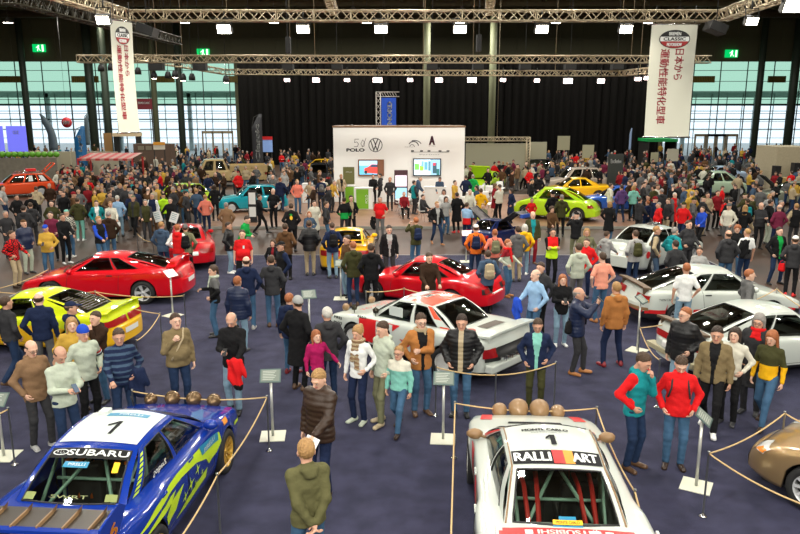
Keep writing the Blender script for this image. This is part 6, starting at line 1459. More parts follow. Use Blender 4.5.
for k, px in enumerate((2, 8, 14, 20, 26, 32, 38, 44, 50, 56)):
    p = aty(px, 154.5, 53); o = MB().lathe([(.0, -.22), (.16, -.16), (.23, 0), (.16, .16), (0, .22)], 12, M=Matrix.Translation((p.x, p.y + .06, p.z))).build('green_ball', mat('ball_green', (.12, .36, .02), .5)); tag(o, 'round green topiary ball on the plank fence, %s from the blue flag' % ['tenth', 'ninth', 'eighth', 'seventh', 'sixth', 'fifth', 'fourth', 'third', 'second', 'first'][k], 'ball', 'green balls on the plank fence')
board(60, 152, 72, 174, 55, mat('cream_panel', (.45, .40, .28), .6), 'partition_panel', 'cream partition next to the blue feather flag', 'partition', feet=False); board(28, 151.5, 118, 160, 58, mat('cream_low', (.42, .38, .28), .6), 'low_partition', 'long low cream partition behind the fence and blue flag', 'partition', feet=False)
s = empty('market_stall', (aty(108, 160, 50).x, 50, 0), 0, 'red and white striped market stall with awning', 'stall')
aw = MB(); w_ = 1.85
for k in range(12): x = -w_ + k * w_ / 6; aw.add([(x, -.6, 2.18), (x + w_ / 6, -.6, 2.18), (x + w_ / 6, 1.6, 2.46), (x, 1.6, 2.46)], [(0, 1, 2, 3)], k % 2).box(x, x + w_ / 6, -.62, -.6, 2.04, 2.19, k % 2)
aw.build('awning', [mat('awning_red', (.42, .03, .03), .6), mat('awning_cream', (.42, .22, .18), .6)], s)
for x in (-w_, w_):
    for y in (-.5, 1.5): MB().box(x - .05, x + .05, y - .05, y + .05, 0, 2.2).build('stall_post', mat('post_red', (.50, .03, .03), .5), s)
MB().box(-w_, w_ * .5, -.2, .5, 0, 1.0).build('stall_counter', mat('stall_brown', (.16, .05, .03), .6), s)
for k in range(4): MB().box(.9 + k * .001, w_ - .1, -.45, -.40, .25 + k * .35, .32 + k * .35).build('rack_bar', mat('post_red', (.5, .03, .03), .5), s)
board(153, 142, 165, 149.5, 58, mat('sign_cream', (.75, .68, .55), .5), 'menu_sign', 'small sign, orange above and cream below, over the dense crowd', 'sign', d=.05); p = aty(159, 143.5, 57.95); tag(planebox(MB(), 153, 142, 165, 145, 57.96, .02).build('sign_header', mat('sign_orange', (.75, .32, .03), .5)), 'orange header strip of the menu sign over the dense crowd', 'sign strip')
s = board(133, 144, 172, 158, 61, mat('kiosk_wall', (.10, .06, .04), .6), 'kiosk', 'food kiosk with steel ovens and red edge in the back', 'kiosk', d=1.0, feet=False)
for k in range(3): MB().box(-1.2 + k * .65, -.7 + k * .65, -.03, 0, aty(0, 150, 61).z, aty(0, 146, 61).z).build('oven', mat('oven_steel', (.28, .25, .18), .4, metal=.5), s)
board(103, 133, 112, 148, 68, mat('wood_panel', (.40, .22, .07), .5), 'wooden_panel', 'brown wooden panel behind the narrow banner foot', 'panel', feet=False); board(112, 133, 137, 136.5, 66, mat('canopy_painted_light', (.75, .60, .38), .5), 'canopy', 'canopy with warm light painted in, below the narrow banner', 'canopy', d=1.4)  # canopy: warm light is put into its base colour, no lamp
p = aty(67, 122.5, 72); s = empty('hanging_disc', (p.x, p.y, p.z), 0, 'round white and red disc sign hung before the glass', 'sign'); T = Matrix.Rotation(R(90), 4, 'X'); MB().lathe([(0, .0), (.5, .0), (.5, .1), (0, .1)], 28, M=T).build('disc', mat('disc_red', (.50, .02, .03), .5), s)
text_obj('HW', lambda x, y: (x, -.12, y), M_txtw, s, width=.62, height=.36, bold=.02); MB().tube([(0, 0, .5), (0, 0, ZC - p.z)], .012, 4).build('wire', M_dark, s)
board(135.5, 98.5, 152.5, 109.5, 84, mat('cloth_darkred', (.16, .01, .02), .6), 'wall_banner', 'dark red banner with small lettering in the glass wall', 'banner', d=.1, txt='BREMEN CLASSIC', tw=.7, th=.2, ty=.6)
s = board(253.5, 137, 272.5, 152, 63, mat('poster_blue_glow', (.20, .32, .62), .5, emit=(.2, .32, .62), es=.3), 'poster_wall', 'pale blue poster wall with red header behind the black flag', 'poster', feet=True); tag(planebox(MB(), 253.5, 136.5, 272.5, 139.8, 62.95, .03).build('poster_header', M_redv), 'red header board over the pale blue poster', 'sign strip')  # poster material carries a faint added glow of its own
board(466, 143.5, 528, 166, 56, mat('stand_cream', (.42, .40, .28), .6), 'stand_wall', 'long cream stand wall behind the lounge crowd', 'partition', d=.2, feet=False)
Y = 55.8; a, b = aty(464, 139, Y), aty(530, 139, Y); truss('stand_truss', (a.x, Y, a.z), (b.x, Y, b.z), .28, 'small truss along the top of the cream stand wall', .03, 'stand trusses')
p = aty(528.5, 137, Y); mb = MB()
for dx in (-.13, .13):
    for dy in (-.13, .13): mb.tube([(p.x + dx, Y + dy, 0), (p.x + dx, Y + dy, p.z)], .03, 5)
for k in range(16): z = k * p.z / 16; mb.tube([(p.x - .13, Y - .13, z), (p.x + .13, Y - .13, z + p.z / 16)], .015, 4)
tag(mb.build('truss_post', M_truss), 'upright truss post at the end of the cream stand wall', 'truss'); board(531, 142, 546, 166, 57.5, mat('stand_cream', (.42, .40, .28), .6), 'stand_wall', 'short cream panel past the upright truss post', 'partition', feet=False)
board(558, 136, 569.5, 150, 66, mat('panel_khaki', (.36, .34, .22), .6), 'tall_panel', 'khaki upright panel before the curtain, over the dark panes car', 'panel'); board(583, 145, 593.5, 158, 62, mat('panel_khaki', (.36, .34, .22), .6), 'tall_panel', 'khaki upright panel, lower of two, before the curtain', 'panel')
s = board(609, 154, 622.5, 178, 47.5, mat('chalkboard', (.03, .035, .03), .6), 'chalk_sign', 'black chalk sign with white script in the far crowd', 'sign', feet=False, txt='Exclusive', tw=.7, th=.10, ty=.82)
board(651.5, 152.5, 658, 162, 58, mat('panel_khaki', (.36, .34, .22), .6), 'tall_panel', 'small framed panel between far visitors, nearer the chalk sign', 'panel'); board(668, 149, 678, 161, 56, mat('panel_pale', (.50, .47, .36), .6), 'tall_panel', 'narrow pale panel beside the navy puffer jacket figure', 'panel')
board(648, 139, 678, 141.8, 70, mat('canopy_green', (.01, .30, .07), .5), 'green_canopy', 'flat green canopy under the wide banner', 'canopy', d=3.0)
board(778, 147, 812, 172, 50, mat('stand_wood', (.42, .36, .24), .6, var=.2), 'stand_wall', 'large pale wooden stand block at the frame edge', 'partition', d=3, feet=False)
for k, (a_, b_, c_, d_) in enumerate(((783, 178, 791, 187), (793, 178, 800, 188), (776, 166, 781, 172), (795, 163, 801, 170))): board(a_, b_, c_, d_, 47 + k * .6, mat('box_tan', (.42, .28, .10), .6) if k < 2 else M_blacktrim, 'display_box', ['tan display box, nearer the olive classic', 'tan display box at the frame edge', 'black box before the wooden block', 'black box at the frame edge by the wooden block'][k], 'box', d=.5, feet=False)
board(690, 168, 694, 172, 62, M_cw, 'small_sign', 'tiny white sign in the far crowd', 'sign') if False else None
# entrance frames in the glass wall
for i, (px0, px1, py) in enumerate(((202, 232, 131), (696, 726, 134), (612 + 96, 738, 134))):
    Y = 88; a, b = aty(px0, py, Y), aty(px1, py, Y); mb = MB().box(a.x, b.x, Y, Y + .3, a.z - .3, a.z)
    for k in range(4): x = a.x + (b.x - a.x) * k / 3; mb.box(x - .06, x + .06, Y, Y + .3, 0, a.z)
    o = mb.build('door_%d' % (i + 1), mat('door_frame_beige', (.30, .24, .14), .5)); tag(o, kind='structure')
# poster easel by the turquoise car, bags and sheets
g = onz(253, 222, .12); s = empty('poster_easel', (g.x, g.y, .12), 0, 'black easel with two white sheets by the turquoise car', 'easel'); MB().box(-.2, .2, 0, .05, .05, 1.5).build('board', M_blacktrim, s); MB().box(-.16, .16, -.012, 0, .85, 1.4).build('white_sheet', M_txtw, s); MB().box(-.16, .16, -.012, 0, .25, .72).build('white_sheet', M_txtw, s); MB().box(-.22, .22, -.15, .15, 0, .05).build('foot', M_blacktrim, s)
# ---------------------------------------------------------------- the visitors, one line each
# head x, head y, height, heading | top | trousers | shoes | hair | arms | legs | options | where
PEOPLE = """
306 439 1.80 205|h:d|J|b|short:Y|bb|s|y-10|seen from behind at the front, hands clasped behind the back
319 369 1.80 330|p:b|N|b|short:Y|sh|s|d22 H|holding a leaflet, next to the blue rally car rope
5 296 1.76 150|s:k|D|B|short:B|ps|w||walking away beside the yellow sports car
38 292 1.80 195|s:N|G|k|ring:B|sp|s||with back turned, at the side of the yellow car
70 301 1.74 110|h:N:e|D|k|cap:N|pi|s|A|turned to the yellow car rear
30 340 1.74 55|j:c|k|gW|ring:B|pi|x|d20|wearing glasses, bending over behind the blue rally car
59 346 1.76 50|s:Z|D|k|ring:B|ff|s|d32|looking down at a phone
71 317 1.68 30|h:y|D|b|long:Y|pi|s||between the men at the yellow car
82 325 1.76 50|s:Z|K|W|beanie:U|pi|s|d12 Z|with bright blue beanie and a striped sleeve band
95 311 1.69 340|h:b|J|K|short:B|pm|s||hand at the mouth, behind the yellow car
118 328 1.78 25|s:N:n|D|K|short:B|hi|s|I F1.1 d12|with a dark coat over one arm
175 313 1.78 35|s:a|D|K|short:B|ks|s|F1.18|holding a shoulder strap, alone beside the yellow car
231 312 1.78 355|j:K|j|K|ring:G|fh|x|d30|reading a phone with a red jacket over the arm
213 265 1.70 280|s:K:G|J|K|pony:B|fi|s|Y y40|with a grey scarf, holding a camera by the big red coupe
237 276 1.70 170|p:N|j|k|short:O|ss|s||with a red strap across the back
246 256 1.80 190|h:N|J|gW|ring:B|pp|x||seen from behind in the middle of the carpet
271 255 1.78 185|j:k|J|B|short:B|pp|s||seen from behind, hands in front pockets, brown shoes
242 229 1.80 5|t:R|K|K|short:B|ss|a|F1.25|facing front with white badge
228 222 1.68 85|p:K|j|W|short:b|pi|s||beside the red coupe rear
250 216 1.76 75|s:e|K|W|short:b|ff|s|L18 d15|bending over a phone
285 223 1.80 185|j:B|K|K|short:B|ii|s|F1.1|seen from behind beside the pineapple jacket
273 239 1.50 350|s:K:r|K|K|bob:B|pi|s||small figure with printed sweater
281 241 1.78 310|v:K:N|K|K|cap:K|ip|s||leaning near the small figure
291 203 1.84 185|j:K|K|K|short:B|ii|s|F1.12|seen from behind with a pineapple print on the back
297 296 1.82 150|l:K|K|B|beanie:g|pp|s|y60|grey beanie, near the white rally car nose
289 293 1.66 160|j:N|J|r|short:O|ps|s||with a blue bag, behind the black coat
327 307 1.76 200|j:k|D|K|short:W|pi|s||white hair, standing at the white rally car nose
316 330 1.40 30|h:m|N|k|long:O|so|s|f|child holding the hand of the white sweater figure
358 325 1.70 330|s:W|N|Z|bun:Y|si|s|f d10|with a patterned scarf and blonde bun
383 321 1.78 310|h:Z|q|S|short:B|sp|x|d15|at the white rally car side
399 346 1.48 335|s:t:w|J|b|short:Y|ss|w|Y|child walking beside the tan suede jacket
421 313 1.80 15|o:o:K|J|B|short:B|ic|s|d12|glasses, arms folded, before the white rally car door
462 314 1.80 350|p:K:S|J|K|short:b|pp|s|d14|hands in pockets, at the white rally car rear wheel
429 252 1.78 15|j:b|k|K|short:B|hh|s|d15|in front of the round red coupe
538 318 1.66 350|o:N:t|E|K|short:B|pi|s|d22|green shirt under an open jacket, behind the rallye tail
536 269 1.78 300|S:u|J|k|ring:G|hp|s||carrying a blue coat over the arm
541 262 1.82 320|j:k|K|k|short:B|pp|s||behind the pale blue shirt
563 274 1.64 0|j:K|j|W|long:O|ff|s|f|long ginger hair, looking at a phone
579 287 1.78 65|p:N|k|o|ring:G|rr|x||raising a phone to photograph, shoulder bag
488 250 1.68 190|j:n|K|K|short:B|pi|s|bp:S|with a beige rucksack by the car rope
508 239 1.66 60|s:Z:r|J|o|short:O|ih|s|Y f|with a red scarf, looking over the display
476 224 1.78 180|s:O|D|K|cap:W|pp|s|bp:N|seen from behind with navy rucksack
495 229 1.68 185|s:P|G|K|short:O|pp|s|bp:q|seen from behind with green rucksack
518 226 1.74 190|j:G:N|S|k|short:B|pp|s|Y|two-tone, seen from behind
525 224 1.66 170|h:Y|j|W|bob:W|pi|s||white hair, bright jacket by the green car
533 211 1.84 5|o:E:T|r|B|ring:G|ss|s|F1.08|tall figure at the green car front
553 228 1.74 0|v:H:K:R|K|k|short:b|cc|s||steward with high-visibility vest and folded arms
577 212 1.78 180|h:K|q|k|cap:K|rr|s||both hands at the head, facing the green car
579 243 1.78 190|h:Z|G|k|short:B|pp|s||seen from behind in the crowd beside the steward
587 238 1.70 330|j:R|N|k|short:B|pi|s||next to the pale hooded one
587 228 1.68 350|h:q|k|k|bob:Y|pi|s||blonde, behind the red jacket
603 252 1.78 195|t:x|J|o|short:B|pp|s|F1.05|seen from behind in short sleeves
607 231 1.58 120|h:g|k|k|short:B|hi|s||young, at the rear of the white saloon
636 230 1.78 190|h:g|D|k|short:B|pi|s|bp:E|with a brown-green rucksack by the white saloon
657 226 1.80 75|v:k:S|n|k|short:Y|pi|s||beside the white saloon door
675 227 1.76 120|j:T|k|k|short:G|pi|s|bp:T|with teal rucksack, near the white saloon front
676 240 1.72 185|s:k|k|k|short:b|ii|s||seen from behind, before the white saloon
689 220 1.82 20|s:k|k|k|short:B|ih|s|F1.18|large build, beyond the white saloon
687 263 1.74 170|t:W|j|W|short:O|ps|s||seen from behind at the side of the white hatchback
750 269 1.74 80|h:G|k|k|short:O|pp|s||beside the bonnet of the white hatchback
617 281 1.80 190|j:o|N|r|short:Y|ss|a||suede with fleece collar, seen from behind on the carpet
686 307 1.78 310|p:K|j|k|short:O|si|x|y-20|glasses, at the white coupe tail
718 326 1.80 330|o:a:K|K|W|short:b|ss|w|d10|striding in front of the white coupe
736 327 1.68 320|s:w|K|k|bob:b|ii|s|f|dark curls, behind the olive jacket
760 313 1.80 320|l:k|k|k|bob:G|pp|s|d15|red scarf and grey hair, at the white coupe side
773 330 1.68 310|s:E:Y|J|b|long:O|ss|w|U f d18|yellow jacket knotted round the waist
646 353 1.80 40|h:T:R|D|B|short:B|im|s|A L6 d22|hand to the face, at the rope of the rallye car
682 355 1.72 345|h:R|J|b|short:B|pp|s|d35 bp:K|head bowed, beside the teal and red one
729 230 1.82 180|h:k|J|K|ring:B|pp|s|F1.1|bald, seen from behind on the brown floor
738 225 1.68 330|j:K|J|k|curly:O|pi|s||curly ginger hair
748 228 1.78 190|t:W:k|D|K|crop:Y|sp|s|U|dark jacket slung over the shoulder
780 226 1.78 10|j:K:e|D|K|short:b|pp|a||facing front, hands in pockets
796 235 1.76 150|h:k|K|R|cap:W|pi|s||pale cap with a red bag at the frame edge
703 206 1.62 300|h:U|K|K|short:B|ph|w||young, walking in a bright anorak
700 247 1.50 330|h:g|k|k|short:B|hi|s||child leaning over the rope of the hatchback
731 197 1.82 180|j:K|w|k|short:K|pp|s|F1.1|with white trousers, seen from behind
718 190 1.74 10|h:r|K|k|short:b|pp|s||upright, beside the pale green classic
675 192 1.78 10|l:G:R|K|k|crop:W|pp|s||with bright red scarf and white hair
748 198 1.72 180|j:K|K|k|short:B|pp|s|bp:T|with a blue rucksack
761 186 1.80 185|s:G|S|k|short:B|pp|s|F1.1|wide back, watching the open bonnets
771 199 1.80 95|h:K|Z|k|short:b|pi|s|w|with very pale wide trousers
780 204 1.78 185|s:M|N|k|ring:G|pp|s|F1.1|bald, seen from behind
797 203 1.74 170|v:K:S|k|k|short:Y|pp|s||at the frame edge
692 191 1.74 180|h:y|k|k|short:G|pp|s||seen from behind in the crowd past the white saloon
708 192 1.72 5|j:S|k|k|short:b|pp|s||between the yellow and the red jacket
611 183 1.76 95|h:w|K|k|short:B|pi|s||pale jacket by the flat blue car
622 184 1.78 190|h:p|D|k|short:b|pp|a||seen from behind by the flat blue car
634 185 1.70 180|h:t|K|k|bob:Y|pi|s||blonde, seen from behind by the flat blue car
640 197 1.74 120|j:k|k|k|short:b|hh|s||looking at a programme
648 200 1.52 200|j:N|D|k|short:O|pp|s||child beside the programme reader
662 188 1.78 185|h:k|k|k|crop:G|pp|s|F1.1|grey hair, seen from behind
610 201 1.68 140|l:K|J|k|bob:Y|pp|s||blonde, alone on the pale platform edge
654 185 1.74 200|h:E:r|k|k|short:b|pp|s|U|with a crimson bag
646 179 1.76 0|h:G|k|k|short:G|pp|s||behind the crimson bag carrier
654 164 1.78 0|j:E|k|k|short:Y|pp|s||upright near the black chalk sign
662 163 1.78 0|j:K|K|k|short:b|pp|s||beside the dark olive jacket near the chalk sign
676 156 1.80 180|p:N|j|k|short:k|pp|s||seen from behind near the narrow white panel
670 159 1.76 170|h:r|j|k|short:b|pp|w||near the narrow white panel
309 220 1.80 185|p:K|S|k|short:B|pi|s||seen from behind at the small yellow car
332 222 1.80 195|h:N:K|j|k|crop:B|pp|s|bp:K|seen from behind, black rucksack, at the yellow car
347 235 1.78 310|j:B|j|K|short:b|pp|s||between the yellow and the red coupe
353 241 1.78 200|j:E|D|B|short:O|pp|s||seen from behind, near the round red coupe
371 243 1.80 185|j:K|K|K|short:B|pp|s|F1.08|seen from behind, at the tail of the round red coupe
389 225 1.78 10|o:K:g|k|K|short:b|ss|s|d15|open jacket, beside the yellow car corner
380 196 1.80 350|t:R|G|k|crop:G|si|s|F1.15|in front of the green counter
351 195 1.80 20|o:K:S|K|k|short:b|pi|s||before the green counter
344 197 1.74 190|s:K:e|k|k|short:b|pi|s|U|green pullover round the waist
314 200 1.70 30|l:w|K|k|short:b|pi|s||pale coat, near the small yellow car
326 201 1.74 100|h:k|J|k|short:B|pi|s||beside the pale coat
309 211 1.52 10|h:n|k|k|bob:O|hi|s||child beside the pale coat
259 194 1.76 95|j:K|K|k|short:b|hi|w||at the turquoise car door
273 188 1.78 345|t:K|K|k|crop:W|pi|s|F1.1|white-haired, next to the turquoise car
280 177 1.82 185|j:N|D|k|crop:O|ps|w||seen from behind, taller, past the turquoise car
297 179 1.76 20|h:P|J|k|short:Y|pi|s||bright, in the passage to the booth
238 171 1.76 40|j:R|K|k|cap:r|pp|s|F1.2|in front of the pickup wheel
253 171 1.76 300|j:K|k|k|short:b|hh|s||leaning on the pickup side
205 194 1.74 185|s:P|N|k|crop:Y|pp|s||seen from behind left of the turquoise car
214 184 1.74 200|h:K|K|k|bob:b|pi|s||long black jacket by the white bag
226 202 1.70 185|l:c|k|k|short:G|pp|s||taupe coat, seen from behind
313 184 1.76 280|j:b|k|k|crop:G|hf|s|d15|reading a tablet near the booth
321 177 1.78 190|s:N|k|k|short:b|pp|s|bp:G|with grey rucksack, seen from behind
336 180 1.72 60|h:y|k|k|crop:G|hh|s|L18|bending towards the green counter
341 174 1.74 20|j:S:K|k|k|short:Y|pi|s||at the small green counter
353 170 1.74 0|S:N|K|k|short:b|hh|s|d12|staff behind the green counter
373 174 1.74 5|S:K|K|k|short:b|hh|s||staff beneath the red car screen
380 173 1.80 270|j:k|K|k|short:b|pi|s||bearded, beneath the red car screen
390 177 1.74 350|j:k|k|k|short:O|pp|s||before the tall display screen
404 191 1.72 10|s:r|K|k|crop:G|hh|t||seated at the round table
414 180 1.72 120|v:T:k|k|k|short:b|pi|s||teal vest, by the white counter
422 176 1.76 80|j:n|k|k|crop:G|hh|s|L16|leaning on the white counter
440 177 1.72 0|S:n|K|k|short:b|hh|s|L22 d20|staff bending over the white counter
423 194 1.70 60|h:k|k|k|short:b|hh|t||seated by the round table
437 201 1.76 20|o:K:g|D|o|short:Y|ih|w||striding over the platform edge
446 196 1.66 20|h:g|J|k|long:B|pi|s|f|behind the striding figure
444 189 1.68 350|S:W|J|k|bob:b|pp|s|f|white blouse before the white counter
455 180 1.74 50|h:y|k|k|short:b|hi|s||mustard jacket at the white counter end
457 192 1.78 200|l:K|K|R|short:b|pi|s||long black coat and red shoes
466 175 1.76 185|s:N|k|k|short:b|pp|s||seen from behind at the booth corner
473 174 1.78 170|j:e|k|k|crop:G|pp|s||bright green, at the booth corner
470 189 1.70 10|h:w|k|k|short:W|hh|s||white hair, near the open doors car
467 202 1.70 150|s:u:R|N|k|short:B|hh|s|U|red jacket round the waist, at the open doors car
483 203 1.50 345|h:q:H|k|k|short:Y|hh|s|U|child behind the open doors car
481 188 1.72 180|h:Y|k|k|short:B|pp|s||seen from behind near the white chairs
488 168 1.74 20|j:K|k|k|short:b|pp|s||near the lounge chairs, upright
512 170 1.72 100|j:b|k|k|short:b|pp|s||below the raised green bonnet
530 168 1.74 30|j:R|k|k|short:b|pp|s||red, past the raised green bonnet
532 198 1.30 0|h:R|k|k|short:b|pp|s||child beside the green car wheel
553 191 1.82 185|h:K|K|k|beanie:K|pp|s|F1.15|broad black back against the green car
562 194 1.80 175|j:E:e|K|k|crop:G|pi|s||beside the broad black back
552 206 1.62 20|h:B|k|k|curly:B|hh|s||curly hair, before the green car
57 170 1.70 60|h:w|k|k|short:B|pi|s||pale jacket by the orange estate tail
70 168 1.78 330|j:b|k|k|short:b|pi|s||at the orange estate tail
63 175 1.45 40|h:U|k|k|short:Y|pi|s||child beside the orange estate
60 180 1.42 60|h:r|k|k|short:b|pi|s||child close to the orange estate
87 177 1.78 20|h:R|k|k|short:b|ii|s|F1.15|big bright red one below the blue flag
102 165 1.74 50|v:g:S|J|k|short:b|ch|s||folded arms beside the red market stall
108 164 1.76 180|j:k|K|k|short:b|pp|s||beside the market stall post
122 161 1.76 185|j:K|j|k|short:b|pp|s||seen from behind at the red stall
129 172 1.74 30|j:R|J|k|crop:G|fh|s||alone on open floor holding a paper
137 163 1.80 190|j:K|K|k|crop:b|pp|s|F1.1|wide back behind the red jacket
173 162 1.72 185|s:Z|k|k|short:Y|pp|s||pale, in the dense crowd
156 178 1.76 20|j:N|k|k|short:b|pi|s||navy, at the edge of the dense crowd
150 183 1.70 60|j:K|k|k|crop:B|pi|s||beside the navy jacket at the crowd edge
170 181 1.78 190|j:b|k|k|short:b|pp|s|F1.1|broad, behind the lime cape
133 195 1.78 350|o:E:k|K|K|cap:q|ss|w||walking forwards across the open floor
145 199 1.74 20|v:E:k|k|k|short:G|hh|s||reading beside the papers holder
152 193 1.74 350|v:N:W|B|k|crop:G|ps|s||navy vest with white sleeves
170 197 1.74 5|h:K|K|k|short:b|oh|s||holding up two white sheets
163 193 1.70 200|h:L|k|k|cap:K|ii|s||bright lime cape
185 184 1.72 185|l:T|K|k|bob:b|oo|s||wide teal cape
196 188 1.76 185|s:n|D|k|short:Y|pp|s||blue shirt, seen from behind
117 195 1.76 190|s:u|j|k|short:W|pi|s||pale blue top with a white bag
110 201 1.68 30|h:w|Z|k|short:Y|hh|s||light jacket among the bystanders
108 211 1.78 200|j:b|J|k|crop:G|pi|s|F1.1|brown coat behind the big red coupe
98 216 1.76 60|h:K:U|J|k|short:Y|hi|s|A|black with bright blue sleeves
96 200 1.70 20|j:T:W|k|k|short:b|pp|s||dark teal jacket with white shirt
77 197 1.80 190|h:E|t|W|short:B|pi|s||pale green trousers and white shoes
66 209 1.76 190|S:w:k|J|W|cap:t|hi|s|Q|checked shirt and mint cap
62 213 1.76 50|j:K|K|W|short:B|hh|s||slim, behind the big red coupe
50 211 1.76 10|h:M|K|k|short:b|ii|s||maroon, behind the blue cap
45 224 1.70 10|h:y|J|k|cap:U|fi|s|d28 F1.1|bright blue cap, looking at a phone
23 219 1.78 60|p:N|Z|k|cap:B|pi|s|F1.1|pale trousers, at the left bystanders
11 230 1.72 80|S:R:K|S|b|short:B|ih|s|Q bp:k|red checked shirt with a dark rucksack
23 205 1.82 195|j:k|K|k|short:b|ps|s|F1.15|tall, seen from behind
5 210 1.74 60|s:k|k|k|crop:G|pp|s||at the frame edge among the bystanders
2 185 1.80 100|t:g|D|k|short:b|oi|s|F1.1|grey shirt pointing at the orange estate
16 194 1.74 60|j:K|k|k|short:b|pp|s||behind the tall dark back
30 193 1.74 190|j:K|k|k|short:b|pp|s||close to the orange estate door
36 186 1.74 200|h:S|k|k|short:B|pp|s|L18|bending forward beside the orange estate
30 202 1.72 210|j:k|k|k|short:B|pp|s||third row of bystanders
49 183 1.72 10|j:b|k|k|crop:G|pp|s||below the orange estate rear window
51 200 1.72 20|h:E|k|k|short:b|pp|s||between the maroon and beige hoods
63 191 1.74 350|j:K|k|k|crop:B|pp|s||bald, below the blue flag
78 188 1.72 20|h:G|k|k|short:b|pp|s||grey hood below the red figure
161 221 1.78 170|j:n|D|k|crop:Y|pp|s||leather, seen from behind at the red tail
177 224 1.76 180|h:R:W|j|k|short:O|pi|s|A|white sleeves, beside the leather jacket
185 224 1.74 190|h:q|K|k|beanie:G|pi|s|bp:K|grey beanie and black rucksack
416 217 1.76 200|h:E:U|J|k|short:O|rr|s|bp:N|navy rucksack, raising a camera towards the booth platform
"""
GN = dict(j='jacket', l='long coat', h='hooded jacket', p='puffer jacket', t='T-shirt', s='sweater', v='vest', o='open jacket', q='long padded coat', S='shirt')
def toplabel(top):
    tk, tc = top.split(':')[0], top.split(':')[1:]; return CNAME[tc[0]] + ' ' + GN[tk]
PINFO = []; GROUND = []
def place_people():
    seen = {}
    for li, line in enumerate(PEOPLE.strip().split('\n')):
        a, top, bot, shoe, hair, arms, legs, opts, where = line.split('|')
        x, y, H, hd = [float(q) for q in a.split()]
        lean = hy = hp = 0; fat = 1.0; bp = None; fl = ''
        for t in opts.split():
            if t[:3] == 'bp:': bp = t[3:]
            elif t[0] == 'L' and len(t) > 1: lean = float(t[1:])
            elif t[0] == 'y': hy = float(t[1:])
            elif t[0] == 'd': hp = float(t[1:])
            elif t[0] == 'F': fat = float(t[1:])
            else: fl += t
        zt = H - (.44 * H / 1.75 if legs == 't' else .035 if legs in 'wW' else 0) - .5 * H * (1 - math.cos(R(lean)))
        base_z = .012
        g = onz(x, y, zt + .03)
        if g.y > PY0 + .1 and PX0 < g.x < PX1 and g.y < PY1: g = onz(x, y, zt + .15); base_z = .122
        if not (-11.2 < g.x < 11 and g.y < 26.3) and base_z < .1: base_z = .002
        dist = g.length; lod = 0 if dist < 13 else 1 if dist < 25 else 2
        # the face-to-head offset: the head leans forward of the feet
        off = .62 * H * math.sin(R(lean)) if lean else 0
        h_ = R(hd); gx = g.x - math.sin(h_) * off; gy = g.y + math.cos(h_) * off
        root, S, k, MH = person(H, top, bot, shoe, hair, arms, legs, lean, hy, hp, fat, lod, li, fl)
        root.location = (gx, gy, base_z); root.rotation_euler = (0, 0, h_)
        lab = 'person in %s, %s' % (toplabel(top), where)
        if len(lab.split()) < 9: lab = 'person in %s and %s trousers, %s' % (toplabel(top), CNAME[bot[0]], where)
        lab = ' '.join(lab.split()[:16]); tag(root, lab, 'person', 'visitors')
        bpy_M = Matrix.Translation((gx, gy, base_z)) @ Matrix.Rotation(h_, 4, 'Z')
        if bp: backpack(S, k, bp, bpy_M, '%s rucksack worn by person in %s' % (CNAME[bp], ' '.join((toplabel(top) + ', ' + where).split()[:9])), lod)
        PINFO.append((x, y, root, S, k, MH, bpy_M)); GROUND.append((gx, gy))
def pinfo(x, y): return min(PINFO, key=lambda p: (p[0] - x) ** 2 + (p[1] - y) ** 2)
place_people()
# ================================================================ things people carry
def wpos(q, v): return q[6] @ Vector([float(a) for a in v])
def handpos(q, i):
    S = q[3]; d = S['wr%d' % i] - S['el%d' % i]; d = d / np.linalg.norm(d); return S['wr%d' % i] + d * .10 * q[4]
def phone(x, y, label, i=None, col='K'):
    q = pinfo(x, y); c = (handpos(q, 0) + handpos(q, 1)) / 2 if i is None else handpos(q, i)
    if i is None: c = c + np.array((0, -.01, .03))
    s = empty('smartphone', wpos(q, c), q[6].to_euler().z, label, 'phone'); T = Matrix.Rotation(R(-50), 4, 'X')
    MB().box(-.037, .037, -.005, .005, -.075, .075, M=T).build('case', cm(col, 'shoe'), s, .004); MB().box(-.033, .033, .0052, .0058, -.068, .068, M=T).build('display', mat('phone_glass', (.05, .08, .12), .1, emit=(.4, .6, .8), es=.25), s)
for x, y, l, i, c in ((59, 346, 'smartphone held by the pale sage sweater figure', None, 'n'), (231, 312, 'black smartphone held above the red jacket', 0, 'K'), (250, 216, 'smartphone held by the bright green sweater figure', None, 'K'), (45, 224, 'black smartphone held by the blue cap figure', 0, 'K'), (563, 274, 'smartphone held by the ginger haired figure', None, 'K'), (579, 287, 'smartphone raised by the navy puffer jacket figure', None, 'K'), (213, 265, 'small black camera held beside the grey scarf', 0, 'K')): phone(x, y, l, i, c)
